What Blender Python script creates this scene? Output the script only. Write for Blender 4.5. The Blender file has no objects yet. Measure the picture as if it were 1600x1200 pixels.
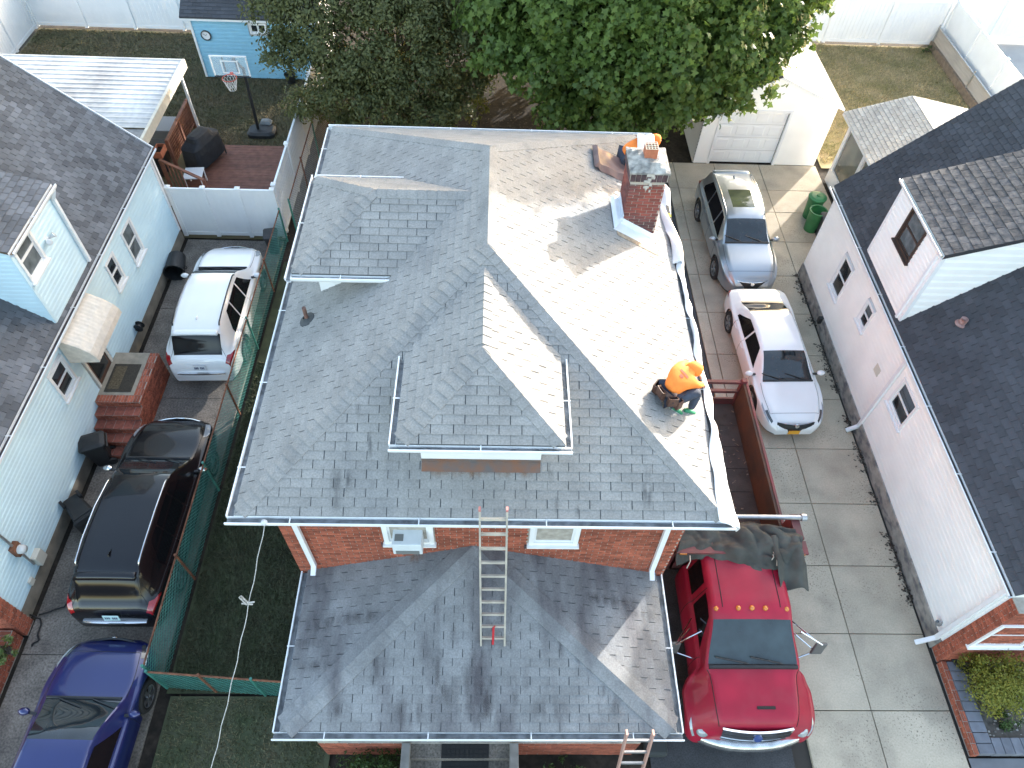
import bpy, bmesh, math, random
import numpy as np
from mathutils import Vector, Matrix
rnd = random.Random(11)
sc = bpy.context.scene
COL = sc.collection
V3 = Vector

# ------------------------------------------------------------ camera
CAM_H = 15.5
F_PX = 1118.27
_p, _r, _y = math.radians(52.5615), math.radians(3.181), math.radians(-2.821)
_Rz = Matrix.Rotation(_y, 3, 'Z')
_x = _Rz @ V3((1, 0, 0)); _u = _Rz @ V3((0, math.sin(_p), math.cos(_p))); FWD = _Rz @ V3((0, math.cos(_p), -math.sin(_p)))
RGT = math.cos(_r) * _x + math.sin(_r) * _u
UPV = -math.sin(_r) * _x + math.cos(_r) * _u
CAMP = V3((0, 0, CAM_H))
cd = bpy.data.cameras.new('camera'); cam = bpy.data.objects.new('camera', cd); COL.objects.link(cam)
cd.sensor_fit = 'HORIZONTAL'; cd.sensor_width = 36; cd.lens = F_PX / 1600 * 36
cd.clip_start = 0.1; cd.clip_end = 1500
cam.matrix_world = Matrix(((RGT.x, UPV.x, -FWD.x, 0), (RGT.y, UPV.y, -FWD.y, 0), (RGT.z, UPV.z, -FWD.z, CAM_H), (0, 0, 0, 1)))
sc.camera = cam

# ------------------------------------------------------------ light
SUN_EL, SUN_AZ = math.radians(12.0), math.atan2(.646, .763)
w = bpy.data.worlds.new('World'); sc.world = w; w.use_nodes = True
nt = w.node_tree; nt.nodes.clear()
sky = nt.nodes.new('ShaderNodeTexSky'); sky.sky_type = 'NISHITA'; sky.sun_disc = False
sky.sun_elevation = SUN_EL; sky.sun_rotation = SUN_AZ; sky.air_density = 1.0; sky.dust_density = 2.0; sky.ozone_density = 0.0
bg = nt.nodes.new('ShaderNodeBackground'); bg.inputs[1].default_value = 0.15
wo = nt.nodes.new('ShaderNodeOutputWorld')
nt.links.new(sky.outputs[0], bg.inputs[0]); nt.links.new(bg.outputs[0], wo.inputs[0])
ld = bpy.data.lights.new('sun', 'SUN'); ld.energy = 2.0; ld.angle = math.radians(0.55); ld.color = (1.0, .965, .91)
sun = bpy.data.objects.new('sun', ld); COL.objects.link(sun)
sv = V3((math.sin(SUN_AZ) * math.cos(SUN_EL), math.cos(SUN_AZ) * math.cos(SUN_EL), math.sin(SUN_EL)))
sun.rotation_euler = (-sv).to_track_quat('-Z', 'Y').to_euler(); sun.location = (20, 25, 30)
vs = sc.view_settings; vs.view_transform = 'Standard'; vs.look = 'None'; vs.exposure = 2.75; vs.gamma = 1; vs.use_curve_mapping = False

# ------------------------------------------------------------ pixel -> place
def ray(px, py): return (px - 800) / F_PX * RGT - (py - 600) / F_PX * UPV + FWD
def G(px, py, z=0.0):
    d = ray(px, py); return CAMP + d * ((z - CAM_H) / d.z)
def GY(px, py, Y):
    d = ray(px, py); return CAMP + d * (Y / d.y)
def GX(px, py, X):
    d = ray(px, py); return CAMP + d * (X / d.x)
def GP(px, py, o, n):
    d = ray(px, py); return CAMP + d * ((o - CAMP).dot(n) / d.dot(n))
def proj(p):
    v = p - CAMP; q = v.dot(FWD)
    return 800 + F_PX * v.dot(RGT) / q, 600 - F_PX * v.dot(UPV) / q, q
def seen(p, m=0):
    x, y, q = proj(p); return q > 0 and -m < x < 1600 + m and -m < y < 1200 + m

# ------------------------------------------------------------ materials
MATS = {}
def pm(name, col, rough=.7, var=0., scale=6., bump=0., bscale=60., metal=0., coat=0., piece=0., col2=None, stretch=None,
       spec=.5, stain=0., stain_col=(.05, .05, .05), stain_scale=(1, 1, 1), detail=6, trans=0., alpha=1., sss=0., emis=None, grain=0., gscale=45., speck=0., sth=(.50, .66)):
    if name in MATS: return MATS[name]
    m = bpy.data.materials.new(name); m.use_nodes = True; MATS[name] = m
    t = m.node_tree; N = t.nodes; L = t.links; b = N['Principled BSDF']
    b.inputs['Roughness'].default_value = rough; b.inputs['Metallic'].default_value = metal
    b.inputs['Coat Weight'].default_value = coat; b.inputs['Coat Roughness'].default_value = .04
    b.inputs['Specular IOR Level'].default_value = spec
    b.inputs['Transmission Weight'].default_value = trans; b.inputs['Alpha'].default_value = alpha
    b.inputs['Base Color'].default_value = (*col, 1); m.diffuse_color = (*col, 1)
    geo = N.new('ShaderNodeNewGeometry')
    def noise(s, st=None, d=detail, w=None):
        n = N.new('ShaderNodeTexNoise'); n.inputs['Scale'].default_value = s; n.inputs['Detail'].default_value = d
        if st:
            mp = N.new('ShaderNodeMapping'); mp.inputs['Scale'].default_value = st
            L.new(geo.outputs['Position'], mp.inputs[0]); L.new(mp.outputs[0], n.inputs['Vector'])
        else: L.new(geo.outputs['Position'], n.inputs['Vector'])
        return n.outputs['Fac']
    def mix(fac, a, bb, typ='MIX'):
        x = N.new('ShaderNodeMix'); x.data_type = 'RGBA'; x.blend_type = typ
        for s, q in ((0, fac), (6, a), (7, bb)):
            if hasattr(q, 'links'): L.new(q, x.inputs[s])
            else: x.inputs[s].default_value = q if s == 0 else (*q[:3], 1)
        return x.outputs[2]
    def ramp(f, a, bb):
        r = N.new('ShaderNodeMapRange'); r.inputs[1].default_value = a; r.inputs[2].default_value = bb
        L.new(f, r.inputs[0]); return r.outputs[0]
    c = col
    if var:
        lo = col2 if col2 else tuple(x * (1 - var) for x in col)
        hi = col if col2 else tuple(min(1, x * (1 + var)) for x in col)
        c = mix(ramp(noise(scale, stretch), .3, .7), lo, hi)
    if piece:
        oi = N.new('ShaderNodeObjectInfo'); ad = N.new('ShaderNodeMath'); ad.operation = 'ADD'
        L.new(oi.outputs['Random'], ad.inputs[0]); L.new(geo.outputs['Random Per Island'], ad.inputs[1])
        fr = N.new('ShaderNodeMath'); fr.operation = 'FRACT'; L.new(ad.outputs[0], fr.inputs[0])
        mr = N.new('ShaderNodeMapRange'); mr.inputs[3].default_value = 1 - piece; mr.inputs[4].default_value = 1 + piece
        L.new(fr.outputs[0], mr.inputs[0])
        cc = N.new('ShaderNodeCombineColor')
        for i in range(3): L.new(mr.outputs[0], cc.inputs[i])
        c = mix(1.0, c, cc.outputs[0], 'MULTIPLY')
    if stain:
        s1 = ramp(noise(1.0, stain_scale, 5), *sth)
        mu = N.new('ShaderNodeMath'); mu.operation = 'MULTIPLY'; mu.inputs[1].default_value = stain; L.new(s1, mu.inputs[0])
        c = mix(mu.outputs[0], c, stain_col)
    if grain:
        mr2 = N.new('ShaderNodeMapRange'); mr2.inputs[1].default_value = .3; mr2.inputs[2].default_value = .7; mr2.inputs[3].default_value = 1 - grain; mr2.inputs[4].default_value = 1 + grain
        L.new(noise(gscale, None, 3), mr2.inputs[0]); c2 = N.new('ShaderNodeCombineColor')
        for i in range(3): L.new(mr2.outputs[0], c2.inputs[i])
        c = mix(1.0, c, c2.outputs[0], 'MULTIPLY')
    if speck:
        a1 = ramp(noise(26., None, 2), .60, .66); a2 = ramp(noise(.75, None, 4), .47, .62); mm = N.new('ShaderNodeMath'); mm.operation = 'MULTIPLY'; L.new(a1, mm.inputs[0]); L.new(a2, mm.inputs[1])
        m3 = N.new('ShaderNodeMath'); m3.operation = 'MULTIPLY'; m3.inputs[1].default_value = speck; L.new(mm.outputs[0], m3.inputs[0]); c = mix(m3.outputs[0], c, tuple(x * .25 for x in col))
    if hasattr(c, 'links'): L.new(c, b.inputs['Base Color'])
    if bump:
        bn = N.new('ShaderNodeBump'); bn.inputs['Strength'].default_value = bump; bn.inputs['Distance'].default_value = .01
        L.new(noise(bscale), bn.inputs['Height']); L.new(bn.outputs[0], b.inputs['Normal'])
    if emis: b.inputs['Emission Color'].default_value = (*emis[0], 1); b.inputs['Emission Strength'].default_value = emis[1]
    return m

# ------------------------------------------------------------ objects
OFF = {}
def tag(o, label=None, cat=None, group=None, kind=None):
    if label: o['label'] = label
    if cat: o['category'] = cat
    if group: o['group'] = group
    if kind: o['kind'] = kind
    return o
def thing(name, label, cat, loc=(0, 0, 0), rz=0., group=None, local=False):
    o = bpy.data.objects.new(name, None); COL.objects.link(o); o.location = loc; o.rotation_euler = (0, 0, rz); o.empty_display_size = .3
    OFF[o.name] = V3((0, 0, 0)) if local else V3(loc)
    return tag(o, label, cat, group)
def root_off(p):
    while p is not None:
        if p.name in OFF: return OFF[p.name]
        p = p.parent
    return V3((0, 0, 0))
def link_mesh(name, me, mat, parent=None, kind=None):
    o = bpy.data.objects.new(name, me); COL.objects.link(o)
    if parent: o.parent = parent
    if mat:
        me.materials.clear()
        for m in (mat if isinstance(mat, (list, tuple)) else [mat]): me.materials.append(m)
    if kind: o['kind'] = kind
    return o

class MB:
    def __init__(s): s.v = []; s.f = []; s.m = []
    def add(s, vs_, fs, mi=0):
        n = len(s.v); s.v += [tuple(p) for p in vs_]; s.f += [tuple(i + n for i in f) for f in fs]; s.m += [mi] * len(fs); return s
    def quad(s, a, b, c, d, mi=0): return s.add([a, b, c, d], [(0, 1, 2, 3)], mi)
    def poly(s, pts, mi=0): return s.add(pts, [tuple(range(len(pts)))], mi)
    def obox(s, c, a, b, d, mi=0):
        c, a, b, d = V3(c), V3(a), V3(b), V3(d)
        P = [c + i * a + j * b + k * d for i in (-1, 1) for j in (-1, 1) for k in (-1, 1)]
        fl = a.cross(b).dot(d) < 0
        F = [(0, 1, 3, 2), (4, 6, 7, 5), (0, 4, 5, 1), (2, 3, 7, 6), (0, 2, 6, 4), (1, 5, 7, 3)]
        return s.add(P, [f[::-1] for f in F] if fl else F, mi)
    def box(s, x0, x1, y0, y1, z0, z1, mi=0):
        return s.obox(((x0 + x1) / 2, (y0 + y1) / 2, (z0 + z1) / 2), ((x1 - x0) / 2, 0, 0), (0, (y1 - y0) / 2, 0), (0, 0, (z1 - z0) / 2), mi)
    def beam(s, p, q, wd, ht, up=(0, 0, 1), mi=0):
        p, q = V3(p), V3(q); d = q - p; a = d.cross(V3(up)); a = a.normalized() if a.length > 1e-6 else V3((1, 0, 0)); u = a.cross(d).normalized()
        return s.obox((p + q) / 2, d / 2, a * wd / 2, u * ht / 2, mi)
    def tube(s, pts, r, n=8, caps=True, mi=0):
        pts = [V3(p) for p in pts]; k = len(pts); rs = r if isinstance(r, (list, tuple)) else [r] * k
        V_, F_ = [], []; ref = None
        for i, p in enumerate(pts):
            d = (pts[min(i + 1, k - 1)] - pts[max(i - 1, 0)]).normalized()
            if ref is None: ref = d.orthogonal().normalized()
            a = ref - d * ref.dot(d)
            a = a.normalized() if a.length > 1e-5 else d.orthogonal().normalized(); ref = a; b = d.cross(a)
            for j in range(n):
                t = 2 * math.pi * j / n; V_.append(p + rs[i] * (math.cos(t) * a + math.sin(t) * b))
        for i in range(k - 1):
            for j in range(n): F_.append((i * n + j, i * n + (j + 1) % n, (i + 1) * n + (j + 1) % n, (i + 1) * n + j))
        if caps: F_ += [tuple(range(n))[::-1], tuple((k - 1) * n + j for j in range(n))]
        return s.add(V_, F_, mi)
    def lathe(s, prof, n=20, M=None, mi=0):
        M = M or Matrix(); V_, F_ = [], []
        for (r, z) in prof:
            for j in range(n):
                t = 2 * math.pi * j / n; V_.append(M @ V3((r * math.cos(t), r * math.sin(t), z)))
        for i in range(len(prof) - 1):
            for j in range(n): F_.append((i * n + j, i * n + (j + 1) % n, (i + 1) * n + (j + 1) % n, (i + 1) * n + j))
        return s.add(V_, F_, mi)
    def prism(s, pts, vec, mi=0):
        n = len(pts); P = [V3(p) for p in pts]; Q = [p + V3(vec) for p in P]
        nn = V3((0, 0, 0))
        for i in range(n): nn += P[i].cross(P[(i + 1) % n])
        F_ = [tuple(range(n))[::-1], tuple(range(n, 2 * n))] + [(i, (i + 1) % n, n + (i + 1) % n, n + i) for i in range(n)]
        if nn.dot(V3(vec)) < 0: F_ = [f[::-1] for f in F_]
        return s.add(P + Q, F_, mi)
    def grid(s, rows, closed=False, mi=0):
        n = len(rows[0]); V_ = [p for r in rows for p in r]; F_ = []
        for i in range(len(rows) - 1):
            for j in range(n if closed else n - 1): F_.append((i * n + j, i * n + (j + 1) % n, (i + 1) * n + (j + 1) % n, (i + 1) * n + j))
        return s.add(V_, F_, mi)
    def out(s, name, mat, parent=None, smooth=False, bevel=0., kind=None, solid=0., sub=0):
        off = root_off(parent)
        me = bpy.data.meshes.new(name)
        me.from_pydata([(p[0] - off.x, p[1] - off.y, p[2] - off.z) for p in s.v], [], s.f)
        mats = mat if isinstance(mat, (list, tuple)) else [mat]
        o = link_mesh(name, me, mats, parent, kind)
        if len(mats) > 1: me.polygons.foreach_set('material_index', s.m)
        if smooth: me.polygons.foreach_set('use_smooth', [True] * len(me.polygons))
        me.update()
        if solid: md = o.modifiers.new('solid', 'SOLIDIFY'); md.thickness = solid; md.offset = 0
        if bevel: md = o.modifiers.new('bevel', 'BEVEL'); md.width = bevel; md.segments = 2; md.limit_method = 'ANGLE'; md.angle_limit = .6
        if sub: md = o.modifiers.new('sub', 'SUBSURF'); md.levels = sub; md.render_levels = sub
        return o

def clip2(poly, half):
    # keep a*u+b*v<=c
    for a, b, c in half:
        out = []
        for i in range(len(poly)):
            p, q = poly[i], poly[(i + 1) % len(poly)]
            dp, dq = a * p[0] + b * p[1] - c, a * q[0] + b * q[1] - c
            if dp <= 0: out.append(p)
            if (dp < 0 < dq) or (dq < 0 < dp):
                t = dp / (dp - dq); out.append((p[0] + t * (q[0] - p[0]), p[1] + t * (q[1] - p[1])))
        poly = out
        if len(poly) < 3: return []
    return poly
def halves(poly):
    A = sum(poly[i][0] * poly[(i + 1) % len(poly)][1] - poly[(i + 1) % len(poly)][0] * poly[i][1] for i in range(len(poly)))
    if A < 0: poly = poly[::-1]
    h = []
    for i in range(len(poly)):
        p, q = poly[i], poly[(i + 1) % len(poly)]
        a, b = q[1] - p[1], -(q[0] - p[0]); h.append((a, b, a * p[0] + b * p[1]))
    return h

class Pool:
    """pieces of one kind on one thing: the largest in view are objects, the rest joins into one part per parent"""
    def __init__(s, root, name, field, limit=300):
        s.root, s.name, s.field, s.limit = root, name, field, limit; s.items = []; s.loose = {}; s.protos = {}
    def proto(s, key, vs_, fs): s.protos[key] = (vs_, fs)
    def add(s, parent, key, M, mat, nrm=None, size=1.):
        c = M.translation; x, y, q = proj(c); sco = 0
        if q > 0 and -5 < x < 1605 and -5 < y < 1205:
            sco = size / q ** 2
            if nrm is not None: sco *= max(0., nrm.dot((CAMP - c).normalized()))
        s.items.append((sco, len(s.items), parent, key, M, mat))
    def add_loose(s, parent, vs_, fs, mat):
        k = (parent.name, mat.name)
        if k not in s.loose: s.loose[k] = (parent, mat, MB())
        s.loose[k][2].add(vs_, fs)
    def flush(s):
        s.items.sort(key=lambda t: (-t[0], t[1])); meshes = {}
        for n, (sco, _, parent, key, M, mat) in enumerate(s.items):
            vs_, fs = s.protos[key]
            if n < s.limit and sco > 0:
                mk = (key, mat.name)
                if mk not in meshes:
                    me = bpy.data.meshes.new(s.name); me.from_pydata([tuple(v) for v in vs_], [], fs); me.materials.append(mat); meshes[mk] = me
                o = bpy.data.objects.new(s.name, meshes[mk]); COL.objects.link(o); o.parent = parent
                M2 = M.copy(); M2.translation -= root_off(parent); o.matrix_local = M2
            else: s.add_loose(parent, [M @ V3(v) for v in vs_], fs, mat)
        for parent, mat, mb in s.loose.values(): mb.out(s.field, mat, parent, kind='stuff')

def frame(O, U, V):
    U = V3(U).normalized(); V = V3(V).normalized(); N = U.cross(V)
    M = Matrix(((U.x, V.x, N.x, O[0]), (U.y, V.y, N.y, O[1]), (U.z, V.z, N.z, O[2]), (0, 0, 0, 1))); return M
def slab(poly, lo, hi):
    n = len(poly); P = [(u, v, lo(u, v)) for u, v in poly] + [(u, v, hi(u, v)) for u, v in poly]
    return P, [tuple(range(n))[::-1], tuple(range(n, 2 * n))] + [(i, (i + 1) % n, n + (i + 1) % n, n + i) for i in range(n)]

def shingle_plane(pool, parent, O, U, V, poly3, tab, ex, mat, gap=.011, h1=.016, jit=.004, holes=()):
    """poly3: convex world polygon in the plane; shingle courses follow U, rising along V"""
    M = frame(O, U, V); Mi = M.inverted()
    poly = [tuple((Mi @ V3(p))[:2]) for p in poly3]; hv = halves(poly)
    u0, u1 = min(p[0] for p in poly), max(p[0] for p in poly); v0, v1 = min(p[1] for p in poly), max(p[1] for p in poly)
    key = '%s%.3f%.3f' % (mat.name, tab, ex); h0 = .002
    q = [(gap / 2, 0), (tab - gap / 2, 0), (tab - gap / 2, ex + .012), (gap / 2, ex + .012)]
    if key not in pool.protos:
        pool.proto(key, *slab(q, lambda u, v: 0., lambda u, v: h1 + (h0 - h1) * min(1, v / ex)))
    N = V3((M[0][2], M[1][2], M[2][2]))
    r = random.Random(hash((round(O[0], 2), round(O[1], 2), tab)) & 0xffff)
    j = 0
    while v0 + j * ex < v1:
        vv = v0 + j * ex; i0 = math.floor(u0 / tab) - 1
        for i in range(i0, int(u1 / tab) + 2):
            uu = i * tab + (tab / 2 if j % 2 else 0) + r.uniform(-jit, jit); dv = r.uniform(-jit, jit) * .7
            pq = [(a + uu, b + vv + dv) for a, b in q]
            if all(a * p[0] + b * p[1] <= c + 1e-6 for a, b, c in hv for p in pq):
                pool.add(parent, key, M @ Matrix.Translation((uu, vv + dv, 0)), mat, N, tab * ex)
            else:
                cp = clip2(pq, hv)
                if len(cp) >= 3:
                    P, F_ = slab(cp, lambda u, v: 0., lambda u, v: h1 + (h0 - h1) * min(1, max(0, (v - vv) / ex)))
                    pool.add_loose(parent, [M @ V3(p) for p in P], F_, mat)
        j += 1

def ridge_caps(pool, parent, A, B, w1, w2, mat, ex=.17, width=.15, lift=.02):
    """A low end, B high end; w1, w2 unit vectors lying in the two slopes, pointing down and away from the line"""
    A, B, w1, w2 = V3(A), V3(B), V3(w1).normalized(), V3(w2).normalized(); D = (B - A); Ln = D.length; D.normalize()
    up = -(w1 + w2); up = up.normalized() if up.length > 1e-3 else V3((0, 0, 1))
    if up.z < 0: up = -up
    A = A + D * .08; Ln -= .08; n = int(Ln / ex)
    key = 'cap%d' % len(pool.protos); vs_, fs = [], []
    def row(d, h): return [w1 * width + D * d + up * (h * .75), up * h + D * d, w2 * width + D * d + up * (h * .75)]
    T = row(0, lift + .012) + row(ex + .02, lift - .004) + row(0, lift - .02) + row(ex + .02, lift - .022)
    fs = [(0, 1, 4, 3), (1, 2, 5, 4), (6, 9, 10, 7), (7, 10, 11, 8), (0, 6, 7, 1), (1, 7, 8, 2), (3, 4, 10, 9), (4, 5, 11, 10), (0, 3, 9, 6), (2, 8, 11, 5)]
    if (T[1] - T[0]).cross(T[3] - T[0]).dot(up) < 0: fs = [f[::-1] for f in fs]
    pool.proto(key, T, fs)
    for i in range(n + 1):
        pool.add(parent, key, Matrix.Translation(A + D * min(i * ex, Ln - ex)), mat, up, ex * width * 2)

def brick_plane(pool, parent, O, U, V, u1, v1, mat, bl=.2, bh=.06, mo=.011, dep=.012, holes=(), stretch_rows=()):
    M = frame(O, U, V); N = V3((M[0][2], M[1][2], M[2][2])); row = 0; v = 0.
    def proto(wd, ht):
        k = '%s%.3f%.3f' % (mat.name, wd, ht)
        if k not in pool.protos:
            e = .003; P = [(0, 0, 0), (wd, 0, 0), (wd, ht, 0), (0, ht, 0), (e, e, dep), (wd - e, e, dep), (wd - e, ht - e, dep), (e, ht - e, dep)]
            pool.proto(k, P, [(4, 5, 6, 7), (0, 1, 5, 4), (1, 2, 6, 5), (2, 3, 7, 6), (3, 0, 4, 7)])
        return k
    while v < v1:
        ht = min(bh, v1 - v); u = -(bl + mo) / 2 if row % 2 else 0.
        while u < u1:
            a, b = max(u, 0), min(u + bl, u1)
            segs = [(a, b)]
            for (h0, h1, g0, g1) in holes:
                if v + ht > g0 and v < g1:
                    ns = []
                    for (p, q) in segs:
                        if q <= h0 or p >= h1: ns.append((p, q))
                        else:
                            if p < h0: ns.append((p, h0))
                            if q > h1: ns.append((h1, q))
                    segs = ns
            for p, q in segs:
                if q - p > .02 and ht > .015:
                    Mx = M @ Matrix.Translation((p, v, rnd.uniform(-.002, .002)))
                    pool.add(parent, proto(round(q - p, 3), round(ht, 3)), Mx, mat, N, (q - p) * ht)
            u += bl + mo
        v += bh + mo; row += 1

def siding(root, name, O, U, V, poly, mat, ex=.12, dep=.024, holes=()):
    """lapped siding on a plane: poly is (u, v), convex; holes cut by splitting rows"""
    M = frame(O, U, V); hv = halves(poly); mb = MB()
    v0, v1 = min(p[1] for p in poly), max(p[1] for p in poly); u0, u1 = min(p[0] for p in poly), max(p[0] for p in poly)
    v = v0
    while v < v1 - 1e-4:
        segs = [(u0, u1)]
        for (h0, h1, g0, g1) in holes:
            if v + ex > g0 + .02 and v < g1 - .02:
                segs = [x for (p, q) in segs for x in ([(p, q)] if q <= h0 or p >= h1 else [(p, min(q, h0)), (max(p, h1), q)]) if x[1] - x[0] > .01]
        for p, q in segs:
            for w0, w1, d0, d1 in ((v, v + ex * .6, dep, dep * .85), (v + ex * .6, v + ex, dep * .85, 0.)):
                cp = clip2([(p, w0), (q, w0), (q, w1), (p, w1)], hv)
                if len(cp) >= 3: mb.poly([M @ V3((u, vv, .003 + d0 + (d1 - d0) * (vv - w0) / (w1 - w0))) for u, vv in cp])
                lo = [c for c in cp if abs(c[1] - v) < 1e-5]
                if len(lo) == 2:
                    a, b = sorted(lo); mb.quad(M @ V3((a[0], v, -.01)), M @ V3((b[0], v, -.01)), M @ V3((b[0], v, dep + .003)), M @ V3((a[0], v, dep + .003)))
        v += ex
    return mb.out(name, mat, root)

def gutter(root, A, B, outv, mat, wd=.12, ht=.1, inner=None, name='gutter', hangers=True):
    """K gutter from A to B (top back edge), opening up; outv horizontal outward"""
    A, B, o = V3(A), V3(B), V3(outv).normalized(); z = V3((0, 0, 1)); t = .006
    prof = [(0, 0), (0, -ht), (wd * .7, -ht), (wd, -ht * .4), (wd, .005), (wd - .022, .005), (wd - .022, -.012), (wd - t * 1.5, -.012), (wd - t * 1.5, -ht * .4), (wd * .68, -ht + t), (t, -ht + t), (t, 0)]
    rows = [[P + o * a + z * b for a, b in prof] for P in (A, B)]
    mb = MB(); mb.grid(rows, closed=True); mb.poly(rows[0]); mb.poly(rows[1][::-1])
    g = mb.out(name, mat, root)
    if inner:
        m2 = MB(); d = (B - A).normalized() * .01; a, b = A + o * .012 - z * (ht * .55) + d, B + o * .012 - z * (ht * .55) - d; n = 24
        rr = [[a.lerp(b, i / n) + o * s_ * (wd - .03) + z * rnd.uniform(-.008, .012) for i in range(n + 1)] for s_ in (0, .5, 1)]
        if (rr[0][1] - rr[0][0]).cross(rr[1][0] - rr[0][0]).z < 0: rr = rr[::-1]
        m2.grid(rr); m2.out('gutter_silt', inner, g)
    if hangers:
        L = (B - A).length; n = max(1, int(L / 1.6)); m3 = MB()
        for i in range(n): 
            c = A.lerp(B, (i + .5) / n); m3.obox(c + o * (wd / 2) + z * .006, o * (wd / 2 + .01), (B - A).normalized() * .008, z * .003)
        m3.out('gutter_hangers', mat, g)
    return g

def window(root, O, U, V, u0, u1, v0, v1, trim, glass, split='h', sill=True, td=.05, tw=.07, name='window', curtain=None):
    """a hung window: frame proud of the wall, two sashes, panes set back, a sill"""
    M = frame(O, U, V); mb = MB()
    def bx(b, a0, a1, b0, b1, c0, c1):
        P = [M @ V3((x, y, zz)) for x in (a0, a1) for y in (b0, b1) for zz in (c0, c1)]
        b.add(P, [(0, 1, 3, 2), (4, 6, 7, 5), (0, 4, 5, 1), (2, 3, 7, 6), (0, 2, 6, 4), (1, 5, 7, 3)])
    bx(mb, u0 - tw, u0, v0 - tw, v1 + tw, -.02, td); bx(mb, u1, u1 + tw, v0 - tw, v1 + tw, -.02, td)
    bx(mb, u0, u1, v1, v1 + tw, -.02, td - .004); bx(mb, u0, u1, v0 - tw, v0, -.02, td - .004)
    wn = mb.out(name, trim, root)
    vm, um = (v0 + v1) / 2, (u0 + u1) / 2
    cells = [(u0, u1, vm, v1, .012), (u0, u1, v0, vm, 0.)] if split == 'h' else ([(u0, um, v0, v1, .012), (um, u1, v0, v1, 0.)] if split == 'v' else [(u0, u1, v0, v1, 0)])
    for a0, a1, b0, b1, dz in cells:
        s = MB(); k = .035
        bx(s, a0, a0 + k, b0, b1, -.02, .012 + dz); bx(s, a1 - k, a1, b0, b1, -.02, .012 + dz); bx(s, a0 + k, a1 - k, b0, b0 + k, -.02, .01 + dz); bx(s, a0 + k, a1 - k, b1 - k, b1, -.02, .01 + dz)
        s.out('sash', trim, wn)
        p = MB(); bx(p, a0 + k, a1 - k, b0 + k, b1 - k, -.02, dz - .006); p.out('pane', glass, wn)
    if sill:
        s = MB(); bx(s, u0 - tw - .03, u1 + tw + .03, v0 - tw - .035, v0 - tw, -.01, td + .05); s.out('sill', trim, wn)
    return wn
# ============================================================ materials shared
SH = pm('shingle_grey', (.262, .258, .252), .92, var=.12, scale=2.2, grain=.16, gscale=38, bump=.6, bscale=220, piece=.05, stain=.38, sth=(.54, .70), stain_col=(.13, .135, .145), stain_scale=(2.2, .7, .5))
SHP = pm('shingle_porch', (.215, .22, .226), .92, var=.2, scale=1.6, bump=.6, bscale=220, piece=.07, grain=.16, gscale=38, stain=.8, sth=(.47, .66), stain_col=(.082, .075, .085), stain_scale=(2.0, .5, .4))
UND = pm('underlay', (.085, .09, .096), .95)
SHL = pm('shingle_weathered', (.12, .125, .137), .92, var=.25, scale=1.1, bump=.6, bscale=180, piece=.30)
SHR = pm('shingle_charcoal', (.05, .054, .064), .9, var=.15, scale=1.5, bump=.6, bscale=180, piece=.2)
SHB = pm('shingle_brown', (.19, .165, .15), .9, var=.7, scale=9, col2=(.05, .052, .06), bump=.6, bscale=180, piece=.25)
SHG = pm('shingle_pale', (.34, .335, .32), .9, var=.15, scale=3, bump=.5, bscale=180, piece=.12)
BRICK = pm('brick_red', (.30, .085, .048), .85, var=.25, scale=14, bump=.4, bscale=120, piece=.32)
BRICKD = pm('brick_dark', (.075, .045, .052), .85, var=.3, scale=14, bump=.4, bscale=120, piece=.3)
MORT = pm('mortar', (.36, .33, .29), .95, var=.2, scale=10, bump=.4)
WHITE = pm('white_paint', (.78, .79, .80), .45, var=.04, scale=3)
VINYL = pm('white_vinyl', (.80, .81, .82), .4, var=.03, scale=2)
GUT = pm('gutter_white', (.76, .78, .80), .4, var=.05, scale=5)
GUTB = pm('gutter_bronze', (.05, .04, .042), .45, var=.2, scale=5)
SILT = pm('gutter_silt', (.16, .17, .18), .9, var=.45, scale=7, bump=.6, bscale=50)
GLASS = pm('window_glass', (.022, .026, .03), .04, spec=.8, var=.3, scale=2)
CURT = pm('window_glass_pale', (.12, .14, .15), .06, spec=.8, var=.5, scale=4)
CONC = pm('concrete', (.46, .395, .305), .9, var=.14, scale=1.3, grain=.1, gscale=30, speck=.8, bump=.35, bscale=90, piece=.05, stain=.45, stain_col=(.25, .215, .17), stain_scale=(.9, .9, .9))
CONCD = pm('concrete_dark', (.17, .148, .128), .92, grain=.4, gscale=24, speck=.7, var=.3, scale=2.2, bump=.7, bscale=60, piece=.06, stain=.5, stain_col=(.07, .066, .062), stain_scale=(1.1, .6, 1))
ASPH = pm('asphalt', (.055, .056, .06), .92, grain=.3, gscale=40, var=.3, scale=1.5, bump=.6, bscale=90)
SOIL = pm('soil', (.024, .018, .013), .97, var=.5, scale=2.5, grain=.4, gscale=9, bump=.8, bscale=25)
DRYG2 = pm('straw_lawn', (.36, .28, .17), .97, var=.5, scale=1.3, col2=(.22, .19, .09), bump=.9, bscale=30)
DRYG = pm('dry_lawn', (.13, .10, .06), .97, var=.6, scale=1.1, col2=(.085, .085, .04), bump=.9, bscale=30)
LAWN = pm('lawn_soil', (.045, .055, .028), .97, var=.45, scale=1.8, bump=.9, bscale=35)
BLADE = pm('grass_blade', (.035, .055, .02), .8, var=.6, scale=2.0, piece=.4, col2=(.06, .058, .03))
BLADEF = pm('worn_blade', (.06, .08, .03), .8, var=.7, scale=2.5, piece=.4, col2=(.15, .125, .07))
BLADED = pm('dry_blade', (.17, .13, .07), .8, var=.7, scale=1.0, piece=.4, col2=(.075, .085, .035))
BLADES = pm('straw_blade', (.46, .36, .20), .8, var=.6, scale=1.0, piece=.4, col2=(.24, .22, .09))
FOUND = pm('foundation_concrete', (.30, .285, .26), .92, var=.25, scale=4, bump=.5, bscale=40, stain=.8, stain_col=(.085, .09, .11), stain_scale=(3, 3.2, 5))
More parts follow.
